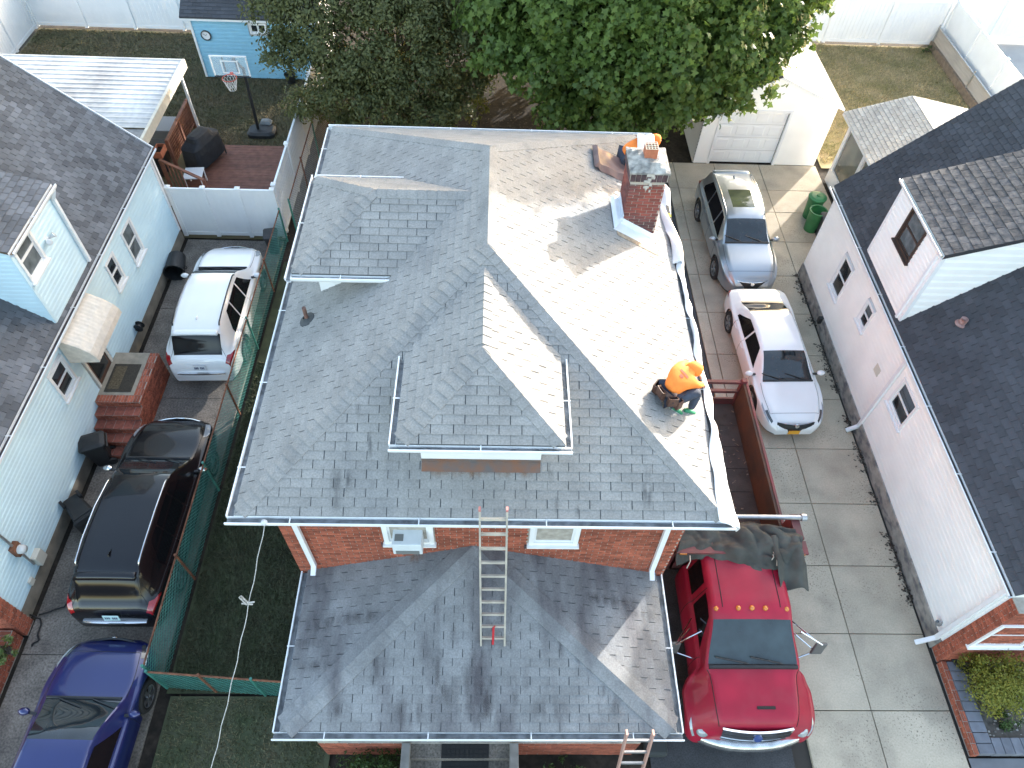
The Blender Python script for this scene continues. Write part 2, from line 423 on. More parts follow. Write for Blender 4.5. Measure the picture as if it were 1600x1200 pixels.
STEEL = pm('galvanised', (.45, .46, .47), .4, metal=.8, var=.15, scale=8)
CHROME = pm('chrome', (.75, .76, .78), .08, metal=1.)
BLACKP = pm('black_plastic', (.018, .019, .021), .5, var=.2, scale=6, bump=.1)
RUBBER = pm('rubber', (.016, .016, .017), .8)
WOODR = pm('deck_redwood', (.17, .072, .05), .7, var=.25, scale=5, stretch=(1, 1, 6), piece=.15)
RUST = pm('rust', (.16, .065, .035), .85, var=.45, scale=7, bump=.5, bscale=60)

def sheet(name, x0, x1, y0, y1, z, mat, n=1):
    mb = MB(); mb.quad((x0, y0, z), (x1, y0, z), (x1, y1, z), (x0, y1, z)); o = mb.out(name, mat); o['kind'] = 'structure'; return o
sheet('ground', -300, 300, -200, 500, -.09, SOIL)
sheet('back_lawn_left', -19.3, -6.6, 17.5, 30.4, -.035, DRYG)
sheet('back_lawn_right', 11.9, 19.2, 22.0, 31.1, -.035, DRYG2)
sheet('side_lawn', -6.45, -3.3, 3.85, 16.5, -.03, LAWN)
sheet('front_lawn', -6.35, -3.0, -4, 3.8, -.03, pm('front_lawn_soil', (.085, .085, .05), .97, var=.5, scale=1.6, col2=(.05, .065, .03), bump=.9, bscale=35))
sheet('asphalt_apron', 3.25, 6.1, -6, 21.9, -.02, ASPH)
sheet('neighbour_pavement', 19.6, 40, 20, 45, -.05, pm('far_pavement', (.33, .33, .33), .9, var=.1, scale=1))

def slabs(name, xs, ys, mat, z=0., dep=.07, skip=lambda x, y: False, gap=.018):
    root = bpy.data.objects.new(name, None); COL.objects.link(root); root['kind'] = 'structure'
    r = random.Random(3); meshes = {}
    for i in range(len(xs) - 1):
        for j in range(len(ys) - 1):
            if skip((xs[i] + xs[i + 1]) / 2, (ys[j] + ys[j + 1]) / 2): continue
            wx, wy = round(xs[i + 1] - xs[i] - gap, 3), round(ys[j + 1] - ys[j] - gap, 3)
            if (wx, wy) not in meshes:
                b = MB(); e = .008
                P = [(-wx / 2, -wy / 2, -dep), (wx / 2, -wy / 2, -dep), (wx / 2, wy / 2, -dep), (-wx / 2, wy / 2, -dep), (-wx / 2, -wy / 2, -e), (wx / 2, -wy / 2, -e), (wx / 2, wy / 2, -e), (-wx / 2, wy / 2, -e),
                     (-wx / 2 + e, -wy / 2 + e, 0), (wx / 2 - e, -wy / 2 + e, 0), (wx / 2 - e, wy / 2 - e, 0), (-wx / 2 + e, wy / 2 - e, 0)]
                b.add(P, [(8, 9, 10, 11)] + [(a, (a + 1) % 4, 4 + (a + 1) % 4, 4 + a) for a in range(4)] + [(4 + a, 4 + (a + 1) % 4, 8 + (a + 1) % 4, 8 + a) for a in range(4)])
                me = bpy.data.meshes.new('concrete_slab'); me.from_pydata(b.v, [], b.f); me.materials.append(mat); meshes[(wx, wy)] = me
            o = bpy.data.objects.new('concrete_slab', meshes[(wx, wy)]); COL.objects.link(o); o.parent = root
            o.location = ((xs[i] + xs[i + 1]) / 2, (ys[j] + ys[j + 1]) / 2, z + r.uniform(-.004, .004)); o.rotation_euler = (r.uniform(-.001, .001), r.uniform(-.001, .001), 0)
    return root
ysr = [-4.3, -2.75, -1.18, .4, 1.98, 3.56, 5.13, 6.7, 8.31, 9.9, 11.5, 13.05, 14.68, 16.3, 17.9, 19.4, 20.6, 22.08]
slabs('right_driveway', [6.12, 6.45, 7.93, 9.58, 11.7], ysr, CONC, skip=lambda x, y: (x > 9.58 and y < 16.5) or (x < 6.45 and y < 3.2))
sheet('concrete_seat', 6.1, 9.7, -4.4, 22.08, -.075, pm('joint_dirt', (.045, .04, .035), .97))
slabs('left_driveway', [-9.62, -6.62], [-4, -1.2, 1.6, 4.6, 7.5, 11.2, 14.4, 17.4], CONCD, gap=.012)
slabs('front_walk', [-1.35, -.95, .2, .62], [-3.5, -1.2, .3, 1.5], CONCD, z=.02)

def blades(name, label, n, area, mat, hmin, hmax, seed=1, wd=.012, zf=-.03, dens=None):
    r = np.random.default_rng(seed); x0, x1, y0, y1 = area
    x = r.uniform(x0, x1, n); y = r.uniform(y0, y1, n)
    if dens is not None:
        k = dens(x, y) > r.uniform(0, 1, n); x, y = x[k], y[k]; n = len(x)
    h = r.uniform(hmin, hmax, n); a = r.uniform(0, 6.283, n); ln = r.uniform(.2, 1.6, n) * h; b = r.uniform(0, 6.283, n)
    v = np.empty((n, 3, 3)); dx, dy = np.cos(a) * wd, np.sin(a) * wd
    v[:, 0] = np.stack([x - dx, y - dy, np.full(n, zf)], 1); v[:, 1] = np.stack([x + dx, y + dy, np.full(n, zf)], 1)
    v[:, 2] = np.stack([x + np.cos(b) * ln, y + np.sin(b) * ln, zf + h], 1)
    me = bpy.data.meshes.new(name); me.from_pydata(v.reshape(-1, 3).tolist(), [], np.arange(3 * n).reshape(-1, 3).tolist())
    o = link_mesh(name, me, mat); tag(o, label, 'grass', kind='stuff'); return o
blades('grass', 'dark green grass of the strip between green fence and brick house', 42000, (-6.4, -3.3, 3.9, 12.5), BLADE, .03, .08, 1)
blades('grass', 'patchy worn grass in front of the green wire fence', 9000, (-6.3, -3.1, 1.5, 3.75), BLADEF, .02, .06, 2)
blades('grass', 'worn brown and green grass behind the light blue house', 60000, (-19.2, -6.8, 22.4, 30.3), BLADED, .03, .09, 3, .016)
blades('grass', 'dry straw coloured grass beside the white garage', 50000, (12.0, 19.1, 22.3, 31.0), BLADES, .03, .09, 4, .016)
# ============================================================ brick house
BH = thing('brick_house', 'two storey red brick house with grey hip roof and two dormers', 'house', (-.09, 9.7, 0))
sh_pool = Pool(BH, 'shingle', 'shingle_field'); cap_pool = Pool(BH, 'ridge_cap', 'ridge_cap_field'); br_pool = Pool(BH, 'brick', 'brick_field')
TAB, EXP = .315, .137
def roof_face(pool, parent, poly, mat, tab=TAB, ex=EXP, **k):
    P = [V3(p) for p in poly]; U = (P[1] - P[0]).normalized(); q = P[2] - P[0]; Vv = (q - U * q.dot(U)).normalized()
    if U.cross(Vv).z < 0: U = -U
    shingle_plane(pool, parent, P[0], U, Vv, P, tab, ex, mat, **k)
def deck(name, polys, parent, mat=None, th=.05):
    mb = MB()
    for p in polys: mb.prism([V3(q) - V3((0, 0, .002)) for q in p], (0, 0, -th))
    return mb.out(name, mat or UND, parent)
def down(A, B, nrm_pt):
    """unit vector in the slope holding A, B and nrm_pt, perpendicular to AB, pointing towards nrm_pt"""
    A, B, C = V3(A), V3(B), V3(nrm_pt); d = (B - A).normalized(); q = C - A; return (q - d * q.dot(d)).normalized()

XL, XR, YF, YB, ZE, MS = -3.70, 3.54, 4.83, 14.63, 5.93, .571
XM = (XL + XR) / 2; HW = (XR - XL) / 2; ZR = ZE + HW * MS
a, b, c, d = (XL, YF, ZE), (XR, YF, ZE), (XR, YB, ZE), (XL, YB, ZE); e, f = (XM, YF + HW, ZR), (XM, YB - HW, ZR)
polys = [[a, b, e], [b, c, f, e], [c, d, f], [d, a, e, f]]
mr = deck('main_roof', polys, BH)
for p in polys: roof_face(sh_pool, mr, p, SH)
for lo, hi, p1, p2 in ((a, e, b, d), (b, e, a, c), (c, f, b, d), (d, f, c, a)): ridge_caps(cap_pool, mr, lo, hi, down(lo, hi, p1), down(lo, hi, p2), SH)
ridge_caps(cap_pool, mr, f, e, down(e, f, a), down(e, f, b), SH)
# fascia, soffit, gutters
mb = MB(); t = .02
mb.box(XL - .005, XR + .005, YF - .005, YF + t, ZE - .2, ZE - .012); mb.box(XL - .005, XR + .005, YB - t, YB + .005, ZE - .2, ZE - .012)
mb.box(XL - .005, XL + t, YF + t, YB - t, ZE - .2, ZE - .014); mb.box(XR - t, XR + .005, YF + t, YB - t, ZE - .2, ZE - .014)
mb.box(XL + t, XR - t, YF + t, YB - t, ZE - .19, ZE - .17); mb.out('fascia', WHITE, BH)
GZ = ZE - .02
gutter(BH, (XL - .125, YF - .006, GZ), (XR + .125, YF - .006, GZ), (0, -1, 0), GUT, inner=SILT, wd=.125)
gutter(BH, (XL - .006, YF, GZ), (XL - .006, YB, GZ), (-1, 0, 0), GUT, inner=SILT, wd=.125)
gutter(BH, (XR + .006, YF, GZ), (XR + .006, YB, GZ), (1, 0, 0), GUT, inner=SILT, wd=.125)
gutter(BH, (XL - .125, YB + .006, GZ), (XR + .125, YB + .006, GZ), (0, 1, 0), GUT, inner=SILT, wd=.125)
# walls
WX0, WX1, WY0, WY1 = -3.36, 3.2, 5.18, 14.2
wl = MB(); wl.box(WX0, WX1, WY0, WY1, -.05, ZE - .18); wall = wl.out('wall', MORT, BH)
wz = lambda px, py: GY(px, py, WY0 - .05)
wins = [(wz(603, 825).x, wz(668, 825).x), (wz(837, 825).x, wz(901, 825).x)]
wv0 = wz(640, 848).z
holes = [(x0 - WX0 - .1, x1 - WX0 + .1, wv0 - .26, wv0 + 1.2) for x0, x1 in wins]
brick_plane(br_pool, wall, (WX0, WY0, 2.95), (1, 0, 0), (0, 0, 1), WX1 - WX0, ZE - .2 - 2.95, BRICK, holes=[(h0, h1, g0 - 2.95, g1 - 2.95) for h0, h1, g0, g1 in holes])
brick_plane(br_pool, wall, (WX0, WY1, 0), (0, -1, 0), (0, 0, 1), WY1 - WY0, ZE - .2, BRICK)
brick_plane(br_pool, wall, (WX1, WY0, 0), (0, 1, 0), (0, 0, 1), WY1 - WY0, ZE - .2, BRICK)
for k, (x0, x1) in enumerate(wins):
    wn = window(BH, (0, WY0, 0), (1, 0, 0), (0, 0, 1), x0, x1, wv0 + .02, min(wv0 + 1.1, ZE - .3), WHITE, CURT, td=.045, tw=.08)
    n = int((x1 - x0 + .3) / .075)
    for i in range(n):   # dark rowlock bricks under the sill
        key = 'rowlock'
        if key not in br_pool.protos: br_pool.proto(key, *slab([(0, 0), (.064, 0), (.064, .13), (0, .13)], lambda u, v: -.01, lambda u, v: .03))
        br_pool.add(wall, key, frame((x0 - .15 + i * .075, WY0, wv0 - .23), (1, 0, 0), (0, 0, 1)), BRICKD, V3((0, -1, 0)), .02)
    if k == 0:
        ac = MB(); xm = (x0 + x1) / 2; ac.box(xm - .24, xm + .24, WY0 - .27, WY0 + .02, wv0 + .03, wv0 + .38); aco = ac.out('air_conditioner', pm('ac_white', (.62, .67, .70), .45, var=.06), wn, bevel=.015)
        ac = MB(); ac.box(xm - .19, xm + .19, WY0 - .277, WY0 - .268, wv0 + .05, wv0 + .17); ac.box(xm - .2, xm - .06, WY0 - .2, WY0 - .08, wv0 + .381, wv0 + .386); ac.out('grille', pm('ac_grille', (.16, .17, .17), .5), aco)
# downspouts
for s, top, bot in ((-1, (462, 824), (491, 884)), (1, (1040, 832), (1018, 892))):
    p, q = GY(*top, WY0 - .06), GY(*bot, WY0 - .06); q2 = q + V3((0, -.16, -.05))
    mb = MB(); mb.beam(V3((p.x + s * .0, YF - .05, GZ - .1)), p + V3((0, 0, .35)), .085, .065, (0, 1, 0)); mb.beam(p + V3((0, 0, .38)), q, .085, .065, (0, 1, 0)); mb.beam(q + V3((0, 0, .02)), q2, .085, .065, (0, 0, 1)); mb.out('downspout', GUT, BH)

# ---- porch
PX0, PX1, PY0, PZ, PT = -3.22, 3.06, 2.51, 3.13, 4.2
pa, pb, pc, pd, pe = (PX0, PY0, PZ), (PX1, PY0, PZ), (PX1, WY0, PZ), (PX0, WY0, PZ), (-.24, WY0, PT)
pp = [[pa, pb, pe], [pb, pc, pe], [pd, pa, pe]]
pr_ = deck('porch_roof', pp, BH)
for p in pp: roof_face(sh_pool, pr_, p, SHP)
ridge_caps(cap_pool, pr_, pa, pe, down(pa, pe, pb), down(pa, pe, pd), SHP, ex=.16, width=.21, lift=.032)
ridge_caps(cap_pool, pr_, pb, pe, down(pb, pe, pa), down(pb, pe, pc), SHP, ex=.16, width=.21, lift=.032)
mb = MB(); mb.box(PX0, PX1, PY0, PY0 + .02, PZ - .18, PZ - .012); mb.box(PX0, PX0 + .02, PY0 + .02, WY0, PZ - .18, PZ - .014); mb.box(PX1 - .02, PX1, PY0 + .02, WY0, PZ - .18, PZ - .014); mb.box(PX0 + .02, PX1 - .02, PY0 + .02, WY0 - .02, PZ - .17, PZ - .15); mb.out('porch_fascia', WHITE, BH)
gutter(BH, (PX0 - .12, PY0 - .006, PZ - .02), (PX1 + .12, PY0 - .006, PZ - .02), (0, -1, 0), GUT, inner=SILT, wd=.12)
gutter(BH, (PX0 - .006, PY0, PZ - .02), (PX0 - .006, WY0 - .02, PZ - .02), (-1, 0, 0), GUT, inner=SILT, wd=.12)
gutter(BH, (PX1 + .006, PY0, PZ - .02), (PX1 + .006, WY0 - .02, PZ - .02), (1, 0, 0), GUT, inner=SILT, wd=.12)
mb = MB(); mb.box(PX0 + .18, PX1 - .18, 2.75, WY0 - .01, -.05, 1.0); mb.box(PX0 + .18, PX0 + .55, 2.75, 3.1, 1.0, PZ - .17); mb.box(PX1 - .55, PX1 - .18, 2.75, 3.1, 1.0, PZ - .17); po = mb.out('porch_base', MORT, BH)
for u0, u1 in ((PX0 + .18, -1.35), (.62, PX1 - .18)): brick_plane(br_pool, po, (u0, 2.75, 0), (1, 0, 0), (0, 0, 1), u1 - u0, .98, BRICK)
brick_plane(br_pool, po, (PX1 - .18, 2.75, 0), (0, 1, 0), (0, 0, 1), 2.4, .98, BRICK); brick_plane(br_pool, po, (PX0 + .18, 5.15, 0), (0, -1, 0), (0, 0, 1), 2.4, .98, BRICK)
mb = MB()
for i in range(5): mb.box(-1.35, .62, 1.5 + i * .25, 2.76, -.04 + i * .2 * 1.0, .16 + i * .2 - (.002 if i else 0))
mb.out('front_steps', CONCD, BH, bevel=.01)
mb = MB()
for s in (-1.35, .62): mb.box(s - .16, s, 1.5, 2.74, -.04, 1.1)
mb.out('step_cheek', pm('cheek_concrete', (.22, .21, .2), .9, var=.2, bump=.4), BH, bevel=.01)

# ---- dormers
def hip_dormer(T, w, a0z, ze, fw, bw, over_end, nm, mat):
    """T(a, b, z) -> world. a: inward from the front eave; w half width at eaves; a0z main slope height under the front eave"""
    zr = ze + w * MS; ae = (ze - a0z) / MS; ar = (zr - a0z) / MS
    A, B, C, D, E, R_ = T(0, -w, ze), T(0, w, ze), T(ae, w, ze), T(ae, -w, ze), T(w, 0, zr), T(ar, 0, zr)
    ps = [[A, B, E], [B, C, R_, E], [D, A, E, R_]]
    rf = deck(nm + '_roof', ps, BH, th=.04)
    for p in ps: roof_face(sh_pool, rf, p, mat)
    ridge_caps(cap_pool, rf, A, E, down(A, E, B), down(A, E, D), mat); ridge_caps(cap_pool, rf, B, E, down(B, E, A), down(B, E, C), mat)
    ridge_caps(cap_pool, rf, E, R_, down(E, R_, A), down(E, R_, B), mat)
    mb = MB()   # wall with cheeks running into the main slope
    zf = a0z + fw * MS
    def pt(a_, b_, z_): return T(a_, b_, z_)
    af = (ze - .02 - a0z) / MS
    front = [pt(fw, -bw, zf - .05), pt(fw, bw, zf - .05), pt(fw, bw, ze - .02), pt(fw, -bw, ze - .02)]
    mb.poly(front)
    for s in (-1, 1): mb.poly([pt(fw, s * bw, zf - .05), pt(fw, s * bw, ze - .02), pt(af + .1, s * bw, ze - .02), pt(af + .1, s * bw, ze - .05)])
    mb.poly([pt(.02, -w + .02, ze - .045), pt(.02, w - .02, ze - .045), pt(ae, w - .02, ze - .045), pt(ae, -w + .02, ze - .045)])
    mb.out(nm + '_wall', WHITE, BH)
    ou = (T(0, 0, 0) - T(1, 0, 0)).normalized(); sd = (T(0, 1, 0) - T(0, 0, 0)).normalized(); zz = V3((0, 0, -.02))
    gutter(BH, A - sd * .1 + ou * .006 + zz, B + sd * .1 + ou * .006 + zz, ou, GUT, inner=SILT, wd=.1, ht=.09)
    gutter(BH, T(0, w + .006, ze - .02), T(ae - .05, w + .006, ze - .02), sd, GUT, inner=SILT, wd=.1, ht=.09); gutter(BH, T(0, -w - .006, ze - .02), T(ae - .05, -w - .006, ze - .02), -sd, GUT, inner=SILT, wd=.1, ht=.09)
    return zf
fd0 = 5.33
zf = hip_dormer(lambda a_, b_, z_: V3((-.12 + b_, fd0 + a_, z_)), 1.17, ZE + (fd0 - YF) * MS, 7.14, .2, .88, 0, 'front_dormer', SH)
mb = MB(); y0 = fd0 + .2; mb.quad((-1.0, y0 - .13, zf - .13 * MS + .02), (.76, y0 - .13, zf - .13 * MS + .02), (.76, y0 - .004, zf + .03), (-1.0, y0 - .004, zf + .03)); mb.quad((-1.0, y0 - .004, zf + .03), (.76, y0 - .004, zf + .03), (.76, y0 - .004, zf + .1), (-1.0, y0 - .004, zf + .1))
mb.out('rusty_flashing', pm('rusty_flashing', (.20, .09, .05), .8, var=.7, scale=6, col2=(.11, .10, .10), bump=.4), BH, solid=.006)
ld0 = -3.32
hip_dormer(lambda a_, b_, z_: V3((ld0 + a_, 9.93 - b_, z_)), 1.28, ZE + (ld0 - XL) * MS, 7.1, .3, .92, 0, 'side_dormer', SH)
# rust marks under the dormer flashing belong to the roof
# ---- vent pipe on the left slope
def sl(x): return ZE + (x - XL) * MS          # left slope height
def sr(x): return ZE + (XR - x) * MS          # right slope height
p = GP(480, 500, V3((XL, YF, ZE)), V3((-MS, 0, 1)).normalized())
mb = MB(); mb.tube([p - V3((0, 0, .1)), p + V3((0, 0, .3))], .035, 12); mb.lathe([(.034, .305), (.026, .305), (.026, .2)], 12, Matrix.Translation(p + V3((0, 0, 0)))); vp = mb.out('vent_pipe', pm('pipe_brown', (.17, .09, .07), .6, var=.3), BH, smooth=False)
mb = MB(); M = frame(p + V3((0, 0, .02)), (0, 1, 0), V3((-1, 0, -MS)).normalized()); mb.lathe([(.16, -.012), (.15, .012), (.06, .022), (.04, .06)], 14, frame(p + V3((0, 0, .012)), (0, -1, 0), (1, 0, MS))); mb.out('pipe_boot', pm('boot_dark', (.055, .06, .065), .8), vp)

# ---- chimney
CX0, CX1, CY0, CY1, CZ = 2.47, 3.10, 10.74, 11.42, 7.55
ch = MB(); ch.box(CX0, CX1, CY0, CY1, 5.6, CZ); ch.box(CX0 - .03, CX1 + .03, CY0 - .03, CY1 + .03, CZ, CZ + .17); chim = ch.out('chimney', MORT, BH)
def chim_face(O, U, u1, z0, z1, dark):
    h = z1 - z0; split = .12
    brick_plane(br_pool, chim, O, U, (0, 0, 1), u1, h, BRICKD if dark else BRICKC)
BRICKC = pm('brick_chimney', (.27, .065, .045), .85, var=.75, scale=2.4, col2=(.09, .04, .042), bump=.4, bscale=120, piece=.28)
for O, U, u1 in (((CX0, CY0, 6.0), (1, 0, 0), CX1 - CX0), ((CX0, CY1, 6.0), (0, -1, 0), CY1 - CY0), ((CX1, CY0, 6.0), (0, 1, 0), CY1 - CY0), ((CX1, CY1, 6.0), (-1, 0, 0), CX1 - CX0)):
    brick_plane(br_pool, chim, O, U, (0, 0, 1), u1, CZ - 6.0 - .085, BRICKC, bl=.195, bh=.058)
    br_pool_key = None
def soldier(O, U, n, wd):
    key = 'soldier%.3f' % wd
    if key not in br_pool.protos: br_pool.proto(key, *slab([(0, 0), (wd, 0), (wd, .15), (0, .15)], lambda u, v: -.01, lambda u, v: .014))
    for i in range(n): br_pool.add(chim, key, frame(V3(O) + V3(U) * (i * (wd + .012) + .008), U, (0, 0, 1)), BRICKD, V3(U).cross(V3((0, 0, 1))), .01)
e_ = .03
for O, U, Ln in (((CX0 - e_, CY0 - e_, CZ + .008), (1, 0, 0), CX1 - CX0 + 2 * e_), ((CX0 - e_, CY1 + e_, CZ + .008), (0, -1, 0), CY1 - CY0 + 2 * e_), ((CX1 + e_, CY0 - e_, CZ + .008), (0, 1, 0), CY1 - CY0 + 2 * e_), ((CX1 + e_, CY1 + e_, CZ + .008), (-1, 0, 0), CX1 - CX0 + 2 * e_)):
    n = 7; soldier(O, U, n, (Ln - .016) / n - .012)
    brick_plane(br_pool, chim, V3(O) - V3((0, 0, .08)), U, (0, 0, 1), Ln, .055, BRICKD, bl=.195, bh=.055) if False else None
CAPM = pm('chimney_crown', (.42, .41, .38), .95, var=.6, scale=7, col2=(.10, .10, .10), bump=1., bscale=40)
ct = CZ + .17; rows = []; k = 9; cr_ = random.Random(5)
for i in range(k):
    row = []
    for j in range(k):
        u, v = i / (k - 1), j / (k - 1); ed = min(u, v, 1 - u, 1 - v)
        row.append(V3((CX0 - .05 + u * (CX1 - CX0 + .1), CY0 - .05 + v * (CY1 - CY0 + .1), ct + .03 + min(.09, ed * .35) + cr_.uniform(-.01, .01))))
    rows.append(row)
mb = MB(); mb.grid(rows); ring = [rows[i][0] for i in range(k)] + [rows[k - 1][j] for j in range(1, k)] + [rows[i][k - 1] for i in range(k - 2, -1, -1)] + [rows[0][j] for j in range(k - 2, 0, -1)]
mb.grid([[V3((p.x, p.y, ct - .002)) for p in ring], ring], closed=True); mb.out('crown', CAPM, chim)
fx, fy = (CX0 + CX1) / 2 + .02, (CY0 + CY1) / 2 + .03; fm = MB(); TERRA = pm('terracotta', (.38, .13, .07), .8, var=.25, scale=8)
for x0, x1, y0, y1 in ((-.11, .11, -.11, -.085), (-.11, .11, .085, .11), (-.11, -.085, -.085, .085), (.085, .11, -.085, .085)): fm.box(fx + x0, fx + x1, fy + y0, fy + y1, ct + .05, ct + .30)
fl = fm.out('flue', TERRA, chim)
mb = MB()
for i in range(5): mb.tube([(fx - .11 + i * .055, fy - .11, ct + .31), (fx - .11 + i * .055, fy + .11, ct + .31)], .007, 6); mb.tube([(fx - .11, fy - .11 + i * .055, ct + .316), (fx + .11, fy - .11 + i * .055, ct + .316)], .007, 6)
mb.out('flue_grille', pm('grille_cream', (.55, .48, .38), .7), fl)
# mortar smear running down the chimney face
mb = MB(); x = CX0 + .33
for i in range(9): mb.obox((x + .05 * math.sin(i * 1.7), CY0 - .014 - (.031 if i < 5 else 0), ct - .02 - i * .045), (.05 + .02 * math.cos(i * 2.1) - .003 * i, 0, 0), (0, .008, 0), (0, 0, .03))
mb.out('mortar_smear', pm('smear', (.40, .38, .35), .95, var=.3, scale=20, bump=.8), chim, bevel=.008)
# step flashing: white metal skirt round the base, downhill side and left side
def onr(x, y, h=0.): return V3((x, y, sr(x) + h))
FLM = pm('white_flashing', (.74, .77, .80), .35, var=.05, scale=5)
mb = MB()
mb.grid([[onr(CX0 - .22, CY0 - .3, .02), onr(CX1 + .02, CY0 - .3, .02)], [onr(CX0 - .06, CY0 - .03, .03), onr(CX1 + .02, CY0 - .03, .03)], [onr(CX0 - .06, CY0 - .016, .16), onr(CX1 + .02, CY0 - .016, .16)]])
mb.out('front_flashing', FLM, chim, solid=.012)
mb = MB(); mb.grid([[onr(CX0 - .2, CY0 - .3, .03), onr(CX0 - .2, CY1 - .05, .03)], [onr(CX0 - .12, CY0 - .2, .10), onr(CX0 - .12, CY1 - .05, .12)], [onr(CX0 - .02, CY0 - .05, .10), onr(CX0 - .02, CY1 - .05, .12)], [onr(CX0 - .018, CY0 - .05, .25), onr(CX0 - .018, CY1 - .05, .26)]])
mb.out('side_flashing', FLM, chim, solid=.012)
mb = MB(); mb.quad(onr(CX0 - .15, CY0 - .42, .019), onr(CX1 + .1, CY0 - .42, .019), onr(CX1 + .1, CY0 - .27, .019), onr(CX0 - .15, CY0 - .27, .019)); mb.out('tar_line', pm('old_tar', (.30, .24, .18), .9, var=.3, scale=12, bump=.5), chim, solid=.004)
sh_pool.flush(); cap_pool.flush(); br_pool.flush()

# ---- stains on the shingles
def stainmat(name, col, k, sc=(6, 1.5, 1)):
    m = bpy.data.materials.new(name); m.use_nodes = True; t = m.node_tree; N = t.nodes; L = t.links; b = N['Principled BSDF']; b.inputs['Base Color'].default_value = (*col, 1); b.inputs['Roughness'].default_value = .95; b.inputs['Specular IOR Level'].default_value = .1
    tc = N.new('ShaderNodeTexCoord'); mp = N.new('ShaderNodeMapping'); mp.inputs['Location'].default_value = (-1, -1, 0); mp.inputs['Scale'].default_value = (2, 2, 0); L.new(tc.outputs['Generated'], mp.inputs[0])
    ln = N.new('ShaderNodeVectorMath'); ln.operation = 'LENGTH'; L.new(mp.outputs[0], ln.inputs[0]); r1 = N.new('ShaderNodeMapRange'); r1.inputs[1].default_value = 1.0; r1.inputs[2].default_value = .1; L.new(ln.outputs['Value'], r1.inputs[0])
    ge = N.new('ShaderNodeNewGeometry'); m2 = N.new('ShaderNodeMapping'); m2.inputs['Scale'].default_value = sc; L.new(ge.outputs['Position'], m2.inputs[0]); n = N.new('ShaderNodeTexNoise'); n.inputs['Scale'].default_value = 2.5; n.inputs['Detail'].default_value = 5; L.new(m2.outputs[0], n.inputs['Vector']); r2 = N.new('ShaderNodeMapRange'); r2.inputs[1].default_value = .35; r2.inputs[2].default_value = .65; L.new(n.outputs['Fac'], r2.inputs[0])
    a = N.new('ShaderNodeMath'); a.operation = 'MULTIPLY'; L.new(r1.outputs[0], a.inputs[0]); L.new(r2.outputs[0], a.inputs[1]); a2 = N.new('ShaderNodeMath'); a2.operation = 'MULTIPLY'; a2.inputs[1].default_value = k; L.new(a.outputs[0], a2.inputs[0]); L.new(a2.outputs[0], b.inputs['Alpha']); return m
DST = stainmat('dark_streak', (.05, .055, .065), .6, (6, .9, 1)); DSP = stainmat('porch_grime', (.062, .055, .063), .45, (3.5, .8, 1)); RST = stainmat('rust_streak', (.26, .13, .06), .8)
def stain(parent, o, n, px, py, w_, h_, mat, name='dark_stain', side=False):
    n = V3(n).normalized(); c = GP(px, py, V3(o), n) + n * .02; u = (V3((1, 0, 0)) - n * n.x).normalized(); v = n.cross(u)
    if side: u, v = v, -u
    mb = MB(); mb.quad(*[c + u * a * w_ / 2 + v * b * h_ / 2 for a, b in ((-1, -1), (1, -1), (1, 1), (-1, 1))])
    off = root_off(parent); me_o = mb.out(name, mat, parent)
    # lay the quad in its own axes so that its fading follows the patch
    me = me_o.data; M = frame(c - off, u, v); Mi = M.inverted()
    for vv in me.vertices: vv.co = Mi @ vv.co
    me_o.matrix_local = M
FO, FN = (XL, YF, ZE), (0, -MS, 1)
for px, py, w_, h_ in ((525, 762, .22, .75), (545, 752, .12, .4), (579, 690, .09, .55), (860, 738, .1, .35), (1012, 742, .1, .4), (868, 790, .12, .3), (902, 797, .1, .25), (1010, 775, .25, .5), (560, 640, .1, .3)): stain(mr, FO, FN, px, py, w_, h_, DST)
for px, w_ in ((688, .35), (712, .3), (745, .5), (788, .35), (822, .3)): stain(mr, FO, FN, px, 733, w_, .32, RST, 'rust_stain')
PO, PN = (PX0, PY0, PZ), (0, -(PT - PZ) / (WY0 - PY0), 1)
for px, py, w_, h_ in ((586, 1045, .2, .7), (685, 1050, .2, .8), (708, 985, .12, .5), (742, 1060, .45, 1.1), (760, 1090, .3, .9), (803, 1075, .2, .7), (822, 1060, .15, .5), (875, 1010, .12, .5), (905, 1030, .15, .6), (940, 1078, .15, .35), (640, 1110, .9, .7), (760, 1115, 1.0, .6), (860, 1110, .8, .5), (700, 1080, .5, .6), (960, 1100, .3, .5), (530, 1110, .5, .4)): stain(pr_, PO, PN, px, py, w_, h_, DSP)
PLN = (-(PT - PZ) / (-.24 - PX0), 0, 1); PRN = ((PT - PZ) / (PX1 + .24), 0, 1)
for px, py, w_, h_ in ((560, 965, 1.4, .3), (500, 975, 1.0, .5), (490, 1040, .7, .22), (480, 1005, .8, .3), (500, 920, .5, .3)): stain(pr_, PO, PLN, px, py, w_, h_, DSP)
for px, py, w_, h_ in ((965, 940, 1.1, .3), (1000, 960, .9, .3), (930, 935, .6, .25)): stain(pr_, (PX1, PY0, PZ), PRN, px, py, w_, h_, DSP)
stain(pr_, PO, PLN, 652, 872, .35, .3, RST, 'rust_stain')
